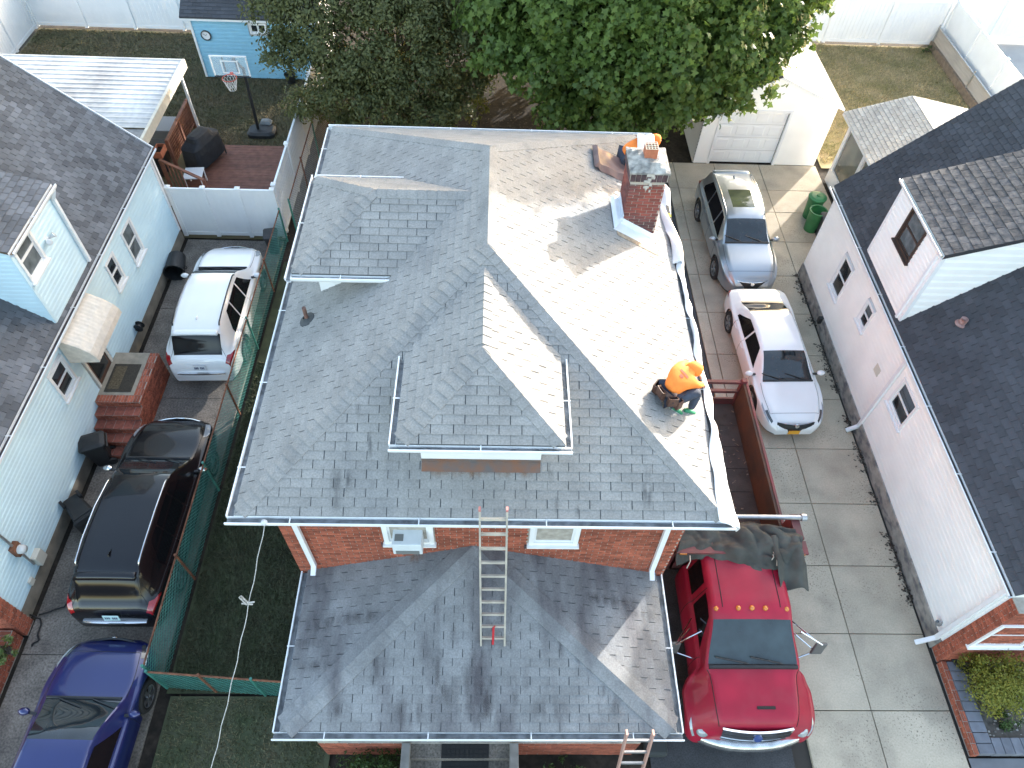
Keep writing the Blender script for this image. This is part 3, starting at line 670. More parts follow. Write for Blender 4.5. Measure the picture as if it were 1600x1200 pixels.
# ============================================================ light blue house
SILTD = pm('gutter_dark', (.045, .035, .035), .9, var=.4, scale=6)
BLUE = pm('siding_blue', (.58, .76, .84), .5, var=.05, scale=1.5)
WSID = pm('siding_white', (.89, .885, .86), .5, var=.04, scale=1.5)
LH = thing('blue_house', 'light blue sided house with weathered grey roof beside the left driveway', 'house', (-12.5, 11.4, 0))
LX, LY0, LY1, LZ, LM = -9.78, 5.35, 17.42, 3.22, .904
lsh = Pool(LH, 'shingle', 'shingle_field'); lbr = Pool(LH, 'brick', 'brick_field')
mb = MB(); mb.box(-17, LX - .02, LY0, LY1, .3, LZ - .02); mb.out('wall_core', pm('core', (.5, .5, .5), .9), LH)
mb = MB(); mb.box(-17, LX + .03, LY0 - .02, LY1 + .03, -.05, .36); mb.out('foundation', pm('foundation_tan', (.22, .19, .15), .92, var=.3, scale=3, bump=.5, bscale=40), LH)
doorY = (10.85, 11.75)
lw = [(14.6, 15.17, 1.6, 2.6), (13.4, 13.82, 1.83, 2.6), (9.78, 10.36, 1.9, 2.62)]
hol = [(a - LY0 - .06, b - LY0 + .06, c - .36 - .06, d - .36 + .06) for a, b, c, d in lw] + [(doorY[0] - LY0 - .05, doorY[1] - LY0 + .05, 0, 2.2)]
siding(LH, 'siding', (LX, LY0, .36), (0, 1, 0), (0, 0, 1), [(0, 0), (LY1 - LY0, 0), (LY1 - LY0, LZ - .36), (0, LZ - .36)], BLUE, holes=hol)
mb = MB(); mb.box(LX - .02, LX + .035, LY1 - .07, LY1 + .03, .36, LZ - .03); mb.out('corner_board', WHITE, LH)
mb = MB(); mb.box(LX - .03, LX + .03, LY0 - .02, LY0 + .02, .36, LZ - .03); mb.out('corner_board', WHITE, LH)
for y0, y1, z0, z1 in lw: window(LH, (LX, 0, 0), (0, 1, 0), (0, 0, 1), y0, y1, z0, z1, WHITE, CURT if y1 > 15 else GLASS)
# roof
RXL = -13.6; rz = LZ + (LX + .14 - RXL) * LM
def lroof(x): return LZ + .02 + (LX + .14 - x) * LM
ea, eb, ec, ed_ = (LX + .14, LY0 - .1, lroof(LX + .14)), (LX + .14, LY1 + .12, lroof(LX + .14)), (RXL, LY1 + .12, lroof(RXL)), (RXL, LY0 - .1, lroof(RXL))
lo2 = (-17.4, LY0 - .1, lroof(LX + .14)); lo3 = (-17.4, LY1 + .12, lroof(LX + .14))
lr = deck('roof', [[ea, eb, ec, ed_], [lo2, lo3, ec, ed_]], LH)
roof_face(lsh, lr, [ea, eb, ec, ed_], SHL, tab=.2, ex=.14); roof_face(lsh, lr, [lo2, lo3, ec, ed_], SHL, tab=.2, ex=.14)
mb = MB(); mb.poly([(LX, LY1, LZ), (RXL, LY1, lroof(RXL) - .1), (-17.2, LY1, LZ)]); mb.poly([(LX, LY0, LZ), (RXL, LY0, lroof(RXL) - .1), (-17.2, LY0, LZ)]); mb.out('gable', BLUE, LH, solid=.02)
mb = MB(); mb.beam(V3(eb) + V3((.02, .0, -.05)), V3(ec) + V3((0, 0, -.05)), .03, .14); mb.out('rake_board', WHITE, LH)
gutter(LH, (LX + .15, LY0 - .1, LZ + .0), (LX + .15, LY1 + .1, LZ + .0), (1, 0, 0), GUT, inner=SILTD, wd=.13)
# brick front corner below
mb = MB(); mb.box(-17, LX + .12, LY0 - .35, LY0 - .03, -.05, 2.9); fbw = mb.out('front_wall', MORT, LH)
brick_plane(lbr, fbw, (-13.5, LY0 - .35, 0), (1, 0, 0), (0, 0, 1), LX + .12 + 13.5, 2.9, BRICK); brick_plane(lbr, fbw, (LX + .12, LY0 - .35, 0), (0, 1, 0), (0, 0, 1), .32, 2.9, BRICK)
# dormer flush with the wall
DY0, DY1, DZ = 10.85, 12.83, 5.5
dx = LX + .06; slp = (GY(0, 268, DY1 + .12).z - DZ) / (LX - GY(0, 268, DY1 + .12).x); slp = max(.15, min(.5, slp))
xend = -13.3
dm = MB(); dm.prism([(dx - .02, DY0 + .01, LZ), (dx - .02, DY1 - .01, LZ), (dx - .02, DY1 - .01, DZ), (dx - .02, DY0 + .01, DZ)], (-.1, 0, 0)); dm.out('dormer_core', pm('core', (.5, .5, .5), .9), LH)
lwin = (10.98, 11.62, 4.52, 5.4)
siding(LH, 'dormer_siding', (dx, DY0, LZ + .05), (0, 1, 0), (0, 0, 1), [(0, 0), (DY1 - DY0, 0), (DY1 - DY0, DZ - LZ - .07), (0, DZ - LZ - .07)], BLUE, holes=[(.06, .84, lwin[2] - LZ - .1, lwin[3] - LZ)])
window(LH, (dx, 0, 0), (0, 1, 0), (0, 0, 1), *lwin, WHITE, CURT)
def dtop(x): return DZ + (dx - x) * slp
for yy, U in ((DY0, (1, 0, 0)), (DY1, (-1, 0, 0))):
    xs = dx; n = 0
    # cheek polygon in (u along U from x = xend or dx, v height)
    xm = (DZ + dx * slp - LZ - .02 - (LX + .14) * LM) / (slp - LM)   # where dormer roof meets main roof
    if U[0] > 0: O = (xm, yy, LZ); poly = [(0, lroof(xm) - LZ), (dx - xm, lroof(dx) - LZ - .05), (dx - xm, DZ - LZ - .02)]
    else: O = (dx, yy, LZ); poly = [(0, lroof(dx) - LZ - .05), (dx - xm, lroof(xm) - LZ), (0, DZ - LZ - .02)]
    siding(LH, 'cheek_siding', O, U, (0, 0, 1), poly, BLUE)
for yy in (DY0 + .0, DY1): 
    mb = MB(); mb.box(dx - .03, dx + .028, yy - .04, yy + .04, LZ + .1, DZ - .03); mb.out('corner_board', WHITE if yy > 12 else BLUE, LH)
xm2 = (DZ + dx * slp - LZ - .02 - (LX + .14) * LM) / (slp - LM)
dp = [(dx + .1, DY0 - .12, dtop(dx + .1)), (dx + .1, DY1 + .12, dtop(dx + .1)), (xm2 - .1, DY1 + .12, dtop(xm2 - .1)), (xm2 - .1, DY0 - .12, dtop(xm2 - .1))]
dr = deck('dormer_roof', [dp], LH, mat=pm('dormer_edge', (.10, .07, .05), .9)); roof_face(lsh, dr, dp, SHL, tab=.2, ex=.14)
gutter(LH, (dx + .1, DY0 - .12, DZ - .04), (dx + .1, DY1 + .12, DZ - .04), (1, 0, 0), GUT, inner=pm('leaf_litter', (.20, .12, .06), .95, var=.5, scale=12), wd=.11)
mb = MB(); mb.beam((dx + .15, DY1 + .04, DZ - .12), (dx + .06, DY1 - .02, DZ - .35), .08, .07); mb.beam((dx + .07, DY1 - .02, DZ - .33), (dx + .07, DY1 - .02, LZ + .12), .08, .07, (1, 0, 0)); mb.out('downspout', GUT, LH)
# awning over the side door (curved sheet), door, stoop
AW = pm('awning_cream', (.66, .60, .52), .5, var=.12, scale=9)
ay0, ay1 = 10.5, 12.05; mb = MB(); rows = []; prof = [(0, 3.08), (.2, 2.98), (.42, 2.84), (.6, 2.66), (.68, 2.5), (.70, 2.36)]
n = 30
for i in range(n + 1):
    y = ay0 + (ay1 - ay0) * i / n; rows.append([V3((LX + .05 + x, y, z + (.012 if i % 2 else 0))) for x, z in prof])
mb.grid(rows); aw = mb.out('awning', AW, LH, solid=.008)
for y in (ay0, ay1):
    mb = MB(); mb.poly([(LX + .05 + x, y, z - .01) for x, z in prof] + [(LX + .05, y, 2.3)]); mb.out('awning_end', AW, aw, solid=.008)
dr_ = MB(); dr_.box(LX - .02, LX + .05, doorY[0], doorY[0] + .07, .55, 2.5); dr_.box(LX - .02, LX + .05, doorY[1] - .07, doorY[1], .55, 2.5); dr_.box(LX - .02, LX + .048, doorY[0] + .07, doorY[1] - .07, 2.4, 2.5); door = dr_.out('door', pm('door_trim', (.66, .63, .58), .5), LH)
mb = MB(); mb.box(LX - .02, LX + .02, doorY[0] + .07, doorY[1] - .07, .57, 2.4); mb.out('door_panel', pm('door_brown', (.09, .045, .03), .5, var=.3), door)
mb = MB(); mb.box(LX + .02, LX + .026, doorY[0] + .15, doorY[1] - .15, 1.0, 2.3); mb.out('pane', GLASS, door)
# stoop: brick steps to the near side
st = MB(); SX1 = LX + 1.12; st.box(LX + .03, SX1, 10.42, 12.0, -.05, .88)
for i in range(4): st.box(LX + .03, SX1, 10.42 - .27 * (i + 1), 10.43 - .27 * i, -.05, .88 - .19 * (i + 1))
stp = st.out('stoop', MORT, LH)
brick_plane(lbr, stp, (SX1, 10.42, 0), (0, 1, 0), (0, 0, 1), 1.58, .87, BRICK)
for i in range(4): brick_plane(lbr, stp, (SX1, 10.42 - .27 * (i + 1), 0), (0, 1, 0), (0, 0, 1), .27, .86 - .19 * (i + 1), BRICK)
for i in range(5):
    z = .88 - .19 * i; y0 = 10.42 - .27 * i
    brick_plane(lbr, stp, (LX + .05, y0, z - .19), (1, 0, 0), (0, 0, 1), SX1 - LX - .05, .18, BRICK)
    if i == 0:
        for O, U, Vv, a, b in (((LX + .05, 10.42, z), (1, 0, 0), (0, 1, 0), SX1 - LX - .05, .2), ((SX1 - .2, 10.63, z), (1, 0, 0), (0, 1, 0), .2, 1.36)): brick_plane(lbr, stp, O, U, Vv, a, b, BRICK, bl=.065, bh=.2)
        mb = MB(); mb.box(LX + .04, SX1 - .21, 10.63, 11.98, z, z + .008); mb.out('stoop_slab', pm('slab_tan', (.30, .27, .22), .9, var=.2, bump=.3), stp)
    else: brick_plane(lbr, stp, (LX + .05, y0 - .0, z), (1, 0, 0), (0, 1, 0), SX1 - LX - .05, .26, pm('brick_step', (.25, .075, .05), .85, var=.3, scale=14, piece=.2), bl=.22, bh=.25)
lsh.flush(); lbr.flush()
# meter boxes and conduit, security lamp on the blue wall
mt = thing('electric_meter', 'round grey electric meter with conduit on blue siding', 'meter', GX(22, 858, LX + .06)); p = GX(22, 858, LX + .02)
mb = MB(); mb.box(LX + .015, LX + .13, p.y - .11, p.y + .11, p.z - .16, p.z + .16); mb.out('meter_box', RUST, mt, bevel=.01)
mb = MB(); mb.lathe([(.001, .14), (.08, .13), (.1, .06), (.1, 0)], 20, frame((LX + .12, p.y, p.z), (0, 1, 0), (0, 0, 1))); mb.out('meter_dial', pm('meter_glass', (.55, .57, .58), .2), mt, smooth=True)
mb = MB(); mb.tube([(LX + .06, p.y, p.z + 1.6), (LX + .06, p.y, p.z - .75)], .028, 10); mb.out('conduit', STEEL, mt)
q = GX(58, 870, LX + .05); ub = MB(); ub.box(LX + .02, LX + .15, q.y - .13, q.y + .13, q.z - .17, q.z + .17); tag(ub.out('utility_box', pm('box_beige', (.58, .55, .48), .5), None, bevel=.012), 'beige utility box on blue siding beside the meter', 'utility box')
q = GX(49, 908, LX + .05); ub = MB(); ub.box(LX + .02, LX + .08, q.y - .07, q.y + .07, q.z - .08, q.z + .08); tag(ub.out('junction_box', pm('box_beige', (.58, .55, .48), .5), None, bevel=.01), 'small junction box low on the blue siding', 'utility box')
q = GX(196, 565, LX + .05); ub = MB(); ub.box(LX + .02, LX + .12, q.y - .08, q.y + .08, q.z - .1, q.z + .1); tag(ub.out('wall_socket_box', WHITE, None, bevel=.012), 'white socket box on blue wall beside the brick stoop', 'utility box')
q = GX(216, 510, LX + .1); hl = thing('hose_reel', 'black hose reel on the blue wall between awning and white car', 'hose reel', q)
for s in (-1, 1):
    mb = MB(); mb.lathe([(.03, -.01), (.13, -.01), (.13, .01), (.03, .01), (.03, -.01)], 18, frame(q + V3((.02, s * .07, 0)), (1, 0, 0), (0, 0, 1))); mb.out('flange', BLACKP, hl)
mb = MB(); mb.lathe([(.08, -.07), (.08, .07)], 14, frame(q + V3((.02, 0, 0)), (1, 0, 0), (0, 0, 1))); mb.box(LX + .02, q.x, q.y - .03, q.y + .03, q.z - .04, q.z + .04); mb.out('drum', BLACKP, hl)
q = GX(75, 375, dx + .05); fl_ = thing('floodlight', 'clear twin floodlight on the blue dormer wall', 'lamp', q)
mb = MB(); mb.box(dx + .018, dx + .05, q.y - .06, q.y + .06, q.z - .06, q.z + .06); mb.out('base_plate', WHITE, fl_)
for s in (-1, 1): mb = MB(); mb.lathe([(.02, 0), (.03, .06), (.07, .14), (.068, .145), (.001, .13)], 14, frame(q + V3((0, s * .05, 0)), (0, s * .4, -1), (.3, 1, 0)) if False else Matrix.Translation(q + V3((0, s * .05, 0))) @ Matrix.Rotation(1.1, 4, 'Y') @ Matrix.Rotation(-s * .6, 4, 'X')); mb.out('lamp_head', pm('lamp_glass', (.6, .65, .68), .15), fl_, smooth=True)

# patio cover
PCM = pm('patio_cover_white', (.60, .60, .60), .55, var=.35, scale=1.0, col2=(.25, .24, .235), stretch=(.6, .35, 1), grain=.12, gscale=6)
pc_ = thing('patio_cover', 'white ribbed patio cover with stained patches behind the blue house', 'patio roof', (-13.5, 20.5, 0))
mb = MB(); rows = []
n = 60
for i in range(n + 1):
    y = 19.35 + (23.3 - 19.35) * i / n; rows.append([V3((x, y, 2.62 + (.02 if i % 4 == 0 else 0))) for x in (-17.5, -10.55)])
mb.grid(rows); mb.out('cover_sheet', PCM, pc_, solid=.02)
mb = MB(); mb.box(-17.5, -10.55, 17.6, 19.33, 2.57, 2.6); mb.out('old_sheet', pm('patio_old', (.22, .215, .21), .9, var=.3, scale=5), pc_)
mb = MB(); mb.box(-10.55, -10.46, 17.6, 23.35, 2.35, 2.66); mb.out('fascia', pm('fascia_cream', (.55, .50, .41), .6, var=.1), pc_)
mb = MB(); mb.box(-17.5, -10.55, 23.3, 23.36, 2.4, 2.65); mb.out('fascia', PCM, pc_)
for y in (22.9, 19.0): mb = MB(); mb.box(-10.64, -10.56, y, y + .08, 0, 2.5); mb.out('post', WHITE, pc_)

# ============================================================ white house on the right
RH = thing('white_house', 'white sided house with charcoal shingle roof beside the concrete driveway', 'house', (12.5, 10.6, 0))
RX, RY0, RY1, RZ, RM = 9.7, 4.87, 16.45, 3.2, .963
rsh = Pool(RH, 'shingle', 'shingle_field'); rbr = Pool(RH, 'brick', 'brick_field')
mb = MB(); mb.box(RX + .02, 17.4, RY0, RY1, .3, RZ - .02); mb.out('wall_core', pm('core', (.5, .5, .5), .9), RH)
mb = MB(); mb.box(RX - .06, 17.4, RY0 - .02, RY1 + .02, -.05, .42); mb.out('foundation', FOUND, RH)
rw = [(14.05, 14.65, 1.3, 2.35), (12.4, 12.8, 1.86, 2.48), (9.4, 10.15, 1.78, 2.58)]
# plane faces -X: U must be -Y so that U x V points to -X
hol = [(RY1 - b - .06, RY1 - a + .06, c - .42 - .06, d - .42 + .06) for a, b, c, d in rw]
siding(RH, 'siding', (RX, RY1, .42), (0, -1, 0), (0, 0, 1), [(0, 0), (RY1 - RY0, 0), (RY1 - RY0, RZ - .42), (0, RZ - .42)], WSID, ex=.13, holes=hol)
for a, b, c, d in rw: window(RH, (RX, 0, 0), (0, -1, 0), (0, 0, 1), -b, -a, c, d, WHITE, GLASS, split='h')
RRX = 13.75
def rroof(x): return RZ + .02 + (x - (RX - .14)) * RM
ea, eb, ec, ed_ = (RX - .14, RY0 - .1, rroof(RX - .14)), (RX - .14, RY1 + .14, rroof(RX - .14)), (RRX, RY1 + .14, rroof(RRX)), (RRX, RY0 - .1, rroof(RRX))
l2, l3 = (2 * RRX - RX + .14, RY0 - .1, rroof(RX - .14)), (2 * RRX - RX + .14, RY1 + .14, rroof(RX - .14))
rr_ = deck('roof', [[ea, eb, ec, ed_], [l2, l3, ec, ed_]], RH)
roof_face(rsh, rr_, [ea, eb, ec, ed_], SHR, tab=.25, ex=.145); roof_face(rsh, rr_, [l2, l3, ec, ed_], SHR, tab=.25, ex=.145)
mb = MB(); mb.poly([(RX, RY1, RZ), (RRX, RY1, rroof(RRX) - .1), (2 * RRX - RX, RY1, RZ)]); mb.poly([(RX, RY0, RZ), (RRX, RY0, rroof(RRX) - .1), (2 * RRX - RX, RY0, RZ)]); mb.out('gable', WSID, RH, solid=.02)
gutter(RH, (RX - .15, RY0 - .1, RZ), (RX - .15, RY1 + .12, RZ), (-1, 0, 0), GUT, inner=SILTD, wd=.12)
mb = MB(); mb.box(RX - .02, RX + .2, RY0 - .03, RY0 + .02, .42, RZ - .03); mb.out('corner_board', WHITE, RH)
mb = MB(); mb.box(RX - .02, RX + .02, RY1 - .05, RY1 + .03, .42, RZ - .03); mb.out('corner_board', WHITE, RH)
# brick front wall with soldier course, downspouts
mb = MB(); mb.box(RX - .02, 17.4, RY0 - .33, RY0 - .03, -.05, 2.95); fb = mb.out('front_wall', MORT, RH)
brick_plane(rbr, fb, (RX - .02, RY0 - .33, 0), (1, 0, 0), (0, 0, 1), 3.0, 2.93, BRICK); brick_plane(rbr, fb, (RX - .02, RY0 - .03, 0), (0, -1, 0), (0, 0, 1), .3, 2.93, BRICK)
mb = MB(); mb.beam((RX - .07, RY0 + .1, RZ - .05), (RX - .09, RY0 + .07, .35), .09, .07, (1, 0, 0)); mb.beam((RX - .09, RY0 + .07, .36), (RX - .42, RY0 + .05, .09), .09, .07); mb.out('downspout', GUT, RH)
mb = MB(); mb.beam((RX - .07, 10.45, RZ - .05), (RX - .07, 10.45, .25), .09, .07, (1, 0, 0)); mb.beam((RX - .07, 10.45, .27), (RX - .3, 10.45, .06), .09, .07); mb.out('downspout', GUT, RH)
p = GX(1371, 578, RX - .02); mb = MB(); mb.box(RX - .035, RX + .01, p.y - .13, p.y + .13, p.z - .13, p.z + .13); mb.out('wall_vent', pm('vent_cream', (.62, .60, .52), .5), RH, bevel=.01)
p = GX(1284, 500, RX - .05); mb = MB(); mb.box(RX - .16, RX + .01, p.y - .06, p.y + .06, p.z - .1, p.z + .1); mb.out('cable_box', BLACKP, RH)
p = GX(1500, 506, RX) ; q = GP(1502, 506, V3(ea), V3((-RM, 0, 1)).normalized())
mb = MB(); mb.lathe([(.14, .0), (.12, .03), (.08, .04), (.08, .16), (.001, .17)], 14, Matrix.Translation(q)); mb.out('roof_vent', pm('vent_redwhite', (.45, .30, .28), .6, var=.7, scale=9, col2=(.14, .06, .05)), RH)
# dormer
EY0, EY1, EZ = 11.42, 13.82, 5.46; ex_ = RX - .06
slr = (GY(1600, 235, EY1 + .1).z - EZ) / (GY(1600, 235, EY1 + .1).x - ex_); slr = max(.12, min(.5, slr))
mb = MB(); mb.prism([(ex_ + .02, EY0 + .01, RZ), (ex_ + .02, EY1 - .01, RZ), (ex_ + .02, EY1 - .01, EZ), (ex_ + .02, EY0 + .01, EZ)], (.1, 0, 0)); mb.out('dormer_core', pm('core', (.5, .5, .5), .9), RH)
dw = (12.3, 13.05, 4.4, 5.25)
siding(RH, 'dormer_siding', (ex_, EY1, RZ + .05), (0, -1, 0), (0, 0, 1), [(0, 0), (EY1 - EY0, 0), (EY1 - EY0, EZ - RZ - .07), (0, EZ - RZ - .07)], WSID, ex=.13, holes=[(EY1 - dw[1] - .06, EY1 - dw[0] + .06, dw[2] - RZ - .1, dw[3] - RZ)])
BROWN = pm('frame_brown', (.055, .035, .028), .5)
window(RH, (ex_, 0, 0), (0, -1, 0), (0, 0, 1), -dw[1], -dw[0], dw[2], dw[3], BROWN, CURT)
xm = (RZ + .02 - (RX - .14) * RM - EZ + ex_ * slr) / (slr - RM)
for yy, U in ((EY0, (1, 0, 0)), (EY1, (-1, 0, 0))):
    if U[0] > 0: O = (ex_, yy, RZ); poly = [(0, rroof(ex_) - RZ - .05), (xm - ex_, rroof(xm) - RZ), (0, EZ - RZ - .02)]
    else: O = (xm, yy, RZ); poly = [(0, rroof(xm) - RZ), (xm - ex_, rroof(ex_) - RZ - .05), (xm - ex_, EZ - RZ - .02)]
    siding(RH, 'cheek_siding', O, U, (0, 0, 1), poly, WSID, ex=.2, dep=.035)
    mb = MB(); mb.box(ex_ - .028, ex_ + .06, yy - .04, yy + .04, RZ + .1, EZ - .03); mb.out('corner_board', WHITE, RH)
et = lambda x: EZ + (x - ex_) * slr
dp = [(ex_ - .08, EY0 - .12, et(ex_ - .08)), (ex_ - .08, EY1 + .12, et(ex_ - .08)), (xm + .1, EY1 + .12, et(xm + .1)), (xm + .1, EY0 - .12, et(xm + .1))]
dr2 = deck('dormer_roof', [dp], RH, mat=pm('dormer_edge_dark', (.03, .03, .035), .8), th=.1); roof_face(rsh, dr2, dp, SHB, tab=.22, ex=.19, h1=.022)
gutter(RH, (ex_ - .08, EY0 - .12, EZ - .03), (ex_ - .08, EY1 + .12, EZ - .03), (-1, 0, 0), GUT, inner=pm('gutter_moss', (.30, .27, .12), .9), wd=.08, ht=.08)
mb = MB(); mb.beam((ex_ - .05, EY0 + .1, EZ - .1), (ex_ - .05, EY0 + .1, RZ + .1), .07, .06, (1, 0, 0)); mb.out('downspout', GUT, RH)
q = V3((11.35, EY0 + .35, et(11.35))); mb = MB(); mb.box(q.x - .1, q.x + .16, q.y - .12, q.y + .12, q.z, q.z + .14); mb.out('box_vent', STEEL, RH, bevel=.03)
q = GY(1585, 968, RY0 - .36); window(RH, (0, RY0 - .33, 0), (1, 0, 0), (0, 0, 1), q.x + .05, q.x + 1.0, 1.25, 2.3, WHITE, GLASS, td=.05)
q = GX(1467, 972, RX - .1); mb = MB(); mb.tube([(RX, q.y, q.z), (RX - .1, q.y, q.z)], .03, 8); mb.lathe([(.03, .06), (.05, .0), (.07, -.08), (.065, -.085), (.001, -.07)], 14, Matrix.Translation((RX - .12, q.y, q.z)) @ Matrix.Rotation(-.6, 4, 'Y')); mb.out('corner_lamp', STEEL, RH, smooth=True)
rsh.flush(); rbr.flush()

# sunroom behind it
SR = thing('sunroom', 'white sunroom with tall windows and pale shingle roof behind white house', 'sunroom', (13.5, 19, 0)); srs = Pool(SR, 'shingle', 'shingle_field')
mb = MB(); mb.box(11.85, 16.8, 16.7, 21.35, -.05, .5); mb.box(11.85, 16.8, 16.7, 21.35, 2.3, 2.36); mb.box(11.95, 16.8, 21.2, 21.33, .5, 2.3)
for y in (16.7, 18.0, 19.55, 21.15): mb.box(11.85, 12.0, y, y + .18, .5, 2.3)
mb.out('frame', WHITE, SR)
for y0, y1 in ((18.2, 19.53), (19.75, 21.13), (16.9, 17.98)): mb = MB(); mb.box(11.9, 11.92, y0, y1, .51, 2.29); mb.out('window_pane', pm('sunroom_glass', (.10, .11, .085), .05, spec=.8, var=.6, scale=1.2), SR)
sp = [(11.6, 16.75, 2.45), (11.6, 21.6, 2.45), (13.6, 21.6, 3.1), (13.6, 16.75, 3.1)]; sp2 = [(16.9, 16.75, 2.45), (16.9, 21.6, 2.45), (13.6, 21.6, 3.1), (13.6, 16.75, 3.1)]
d1 = deck('roof', [sp, sp2], SR, mat=WHITE, th=.1); roof_face(srs, d1, sp, SHG, tab=.25, ex=.14); roof_face(srs, d1, sp2, SHG, tab=.25, ex=.14)
mb = MB(); mb.poly([(11.7, 21.4, 2.36), (13.6, 21.4, 3.0), (16.8, 21.4, 2.36)]); mb.out('gable', WHITE, SR, solid=.03)
srs.flush()
# garage
GA = thing('garage', 'white gabled garage with panelled door at the driveway end', 'garage', (9.4, 24.5, 0)); gs = Pool(GA, 'shingle', 'shingle_field')
gx0, gx1, gy0, gy1, gz, gpk, gxm = 7.2, 11.62, 22.12, 27.2, 2.32, 3.3, 9.36
dx0, dx1, dz1 = 7.78, 10.06, 2.06
mb = MB(); mb.poly([(gx0, gy0, 0), (dx0, gy0, 0), (dx0, gy0, dz1), (gx0, gy0, dz1)]); mb.poly([(dx1, gy0, 0), (gx1, gy0, 0), (gx1, gy0, dz1), (dx1, gy0, dz1)]); mb.poly([(gx0, gy0, dz1), (gx1, gy0, dz1), (gx1, gy0, gz), (gxm, gy0, gpk), (gx0, gy0, gz)]); mb.out('front_wall', WSID, GA, solid=.06)
siding(GA, 'side_siding', (gx0, gy1, 0), (0, -1, 0), (0, 0, 1), [(0, 0), (gy1 - gy0, 0), (gy1 - gy0, gz), (0, gz)], WSID, ex=.13)
siding(GA, 'side_siding', (gx1, gy0, 0), (0, 1, 0), (0, 0, 1), [(0, 0), (gy1 - gy0, 0), (gy1 - gy0, gz), (0, gz)], WSID, ex=.13)
mb = MB(); mb.poly([(gx0, gy1, 0), (gx1, gy1, 0), (gx1, gy1, gz), (gxm, gy1, gpk), (gx0, gy1, gz)][::-1]); mb.out('back_wall', WSID, GA, solid=.05)
for s, xe in ((-1, gx0 - .15), (1, gx1 + .2)):
    gp = [(xe, gy0 - .12, gz - .02), (xe, gy1 + .1, gz - .02), (gxm, gy1 + .1, gpk + .06), (gxm, gy0 - .12, gpk + .06)]
    dd = deck('roof', [gp], GA, mat=WHITE, th=.06); roof_face(gs, dd, gp, SHG if s > 0 else SHR, tab=.25, ex=.14)
mb = MB()
for x0, x1, y1 in ((dx0 - .09, dx0, dz1 + .09), (dx1, dx1 + .09, dz1 + .09)): mb.box(x0, x1, gy0 - .06, gy0 + .0, 0, y1)
mb.box(dx0, dx1, gy0 - .058, gy0, dz1, dz1 + .09); mb.out('door_trim', WHITE, GA)
gd = MB(); gd.box(dx0, dx1, gy0 + .06, gy0 + .1, 0.01, dz1); gdo = gd.out('garage_door', VINYL, GA)
for r_ in range(4):
    for c_ in range(4):
        wv, hv_ = (dx1 - dx0) / 4, dz1 / 4; x0, z0 = dx0 + c_ * wv + .07, r_ * hv_ + .08; x1, z1 = x0 + wv - .14, z0 + hv_ - .15
        mb = MB(); e2 = .035; o2 = [(x0, gy0 + .06, z0), (x1, gy0 + .06, z0), (x1, gy0 + .06, z1), (x0, gy0 + .06, z1)]; i2 = [(x0 + e2, gy0 + .047, z0 + e2), (x1 - e2, gy0 + .047, z0 + e2), (x1 - e2, gy0 + .047, z1 - e2), (x0 + e2, gy0 + .047, z1 - e2)]
        mb.add(o2 + i2, [(4, 5, 6, 7), (0, 1, 5, 4), (1, 2, 6, 5), (2, 3, 7, 6), (3, 0, 4, 7)]); mb.out('door_panel', VINYL, gdo)
for i in range(1, 4): mb = MB(); mb.box(dx0, dx1, gy0 + .052, gy0 + .062, i * dz1 / 4 - .004, i * dz1 / 4 + .004); mb.out('panel_joint', pm('joint_grey', (.4, .4, .4), .7), gdo)
gs.flush()

# ============================================================ fences
def vinyl_fence(label, A, B, h, n, cap=True, group=None, gate=False, mat=None, z0=.04, sub=None, lattice=False):
    A, B = V3(A), V3(B); f_ = thing('vinyl_fence', label, 'fence', (A + B) / 2, group=group); d = (B - A) / n; u = d.normalized(); p_ = V3((-u.y, u.x, 0)); m_ = mat or VINYL
    for i in range(n + 1):
        c = A + d * i; mb = MB(); mb.obox(c + V3((0, 0, (h + .08) / 2)), u * .06, p_ * .06, V3((0, 0, (h + .08) / 2))); pst = mb.out('post', m_, f_)
        if cap: mb = MB(); t_ = h + .08; mb.obox(c + V3((0, 0, t_ + .015)), u * .075, p_ * .075, V3((0, 0, .015))); mb.add([c + u * a * .07 + p_ * b * .07 + V3((0, 0, t_ + .03)) for a, b in ((-1, -1), (1, -1), (1, 1), (-1, 1))] + [c + V3((0, 0, t_ + .09))], [(0, 1, 4), (1, 2, 4), (2, 3, 4), (3, 0, 4)]); mb.out('post_cap', m_, pst)
    for i in range(n):
        a, b = A + d * i + u * .06, A + d * (i + 1) - u * .06; hh = h - (.35 if lattice else 0)
        mb = MB(); k = max(3, int((b - a).length / .16)); rows = [[], []]
        for j in range(2 * k + 1):   # grooved boards
            q = a.lerp(b, min(1, (j // 2 + (j % 2) * .93) / k)); o_ = p_ * (.02 if (j % 2) == 0 or True else 0) * (1 if j % 2 else 1)
            rows[0].append(q + V3((0, 0, z0)) + p_ * (.006 * (1 if j % 2 else -1))); rows[1].append(q + V3((0, 0, hh)) + p_ * (.006 * (1 if j % 2 else -1)))
        mb.grid(rows); mb.out('panel', m_, f_, solid=.03)
        for zz in (z0 + .06, hh):
            mb = MB(); mb.obox((a + b) / 2 + V3((0, 0, zz)), (b - a) / 2, p_ * .03, V3((0, 0, .06))); mb.out('rail', m_, f_)
        if lattice:
            mb = MB(); L_ = (b - a).length; k = int(L_ / .07)
            for j in range(k):
                for s in (-1, 1):
                    t0, t1 = j / k, j / k + s * .3 / L_
                    if 0 <= t1 <= 1: mb.beam(a.lerp(b, t0) + V3((0, 0, hh + .06)) + p_ * .006 * s, a.lerp(b, t1) + V3((0, 0, h)) + p_ * .006 * s, .02, .008, p_)
            mb.out('lattice', m_, f_, kind='stuff'); mb = MB(); mb.obox((a + b) / 2 + V3((0, 0, h + .02)), (b - a) / 2, p_ * .03, V3((0, 0, .04))); mb.out('rail', m_, f_)
    return f_
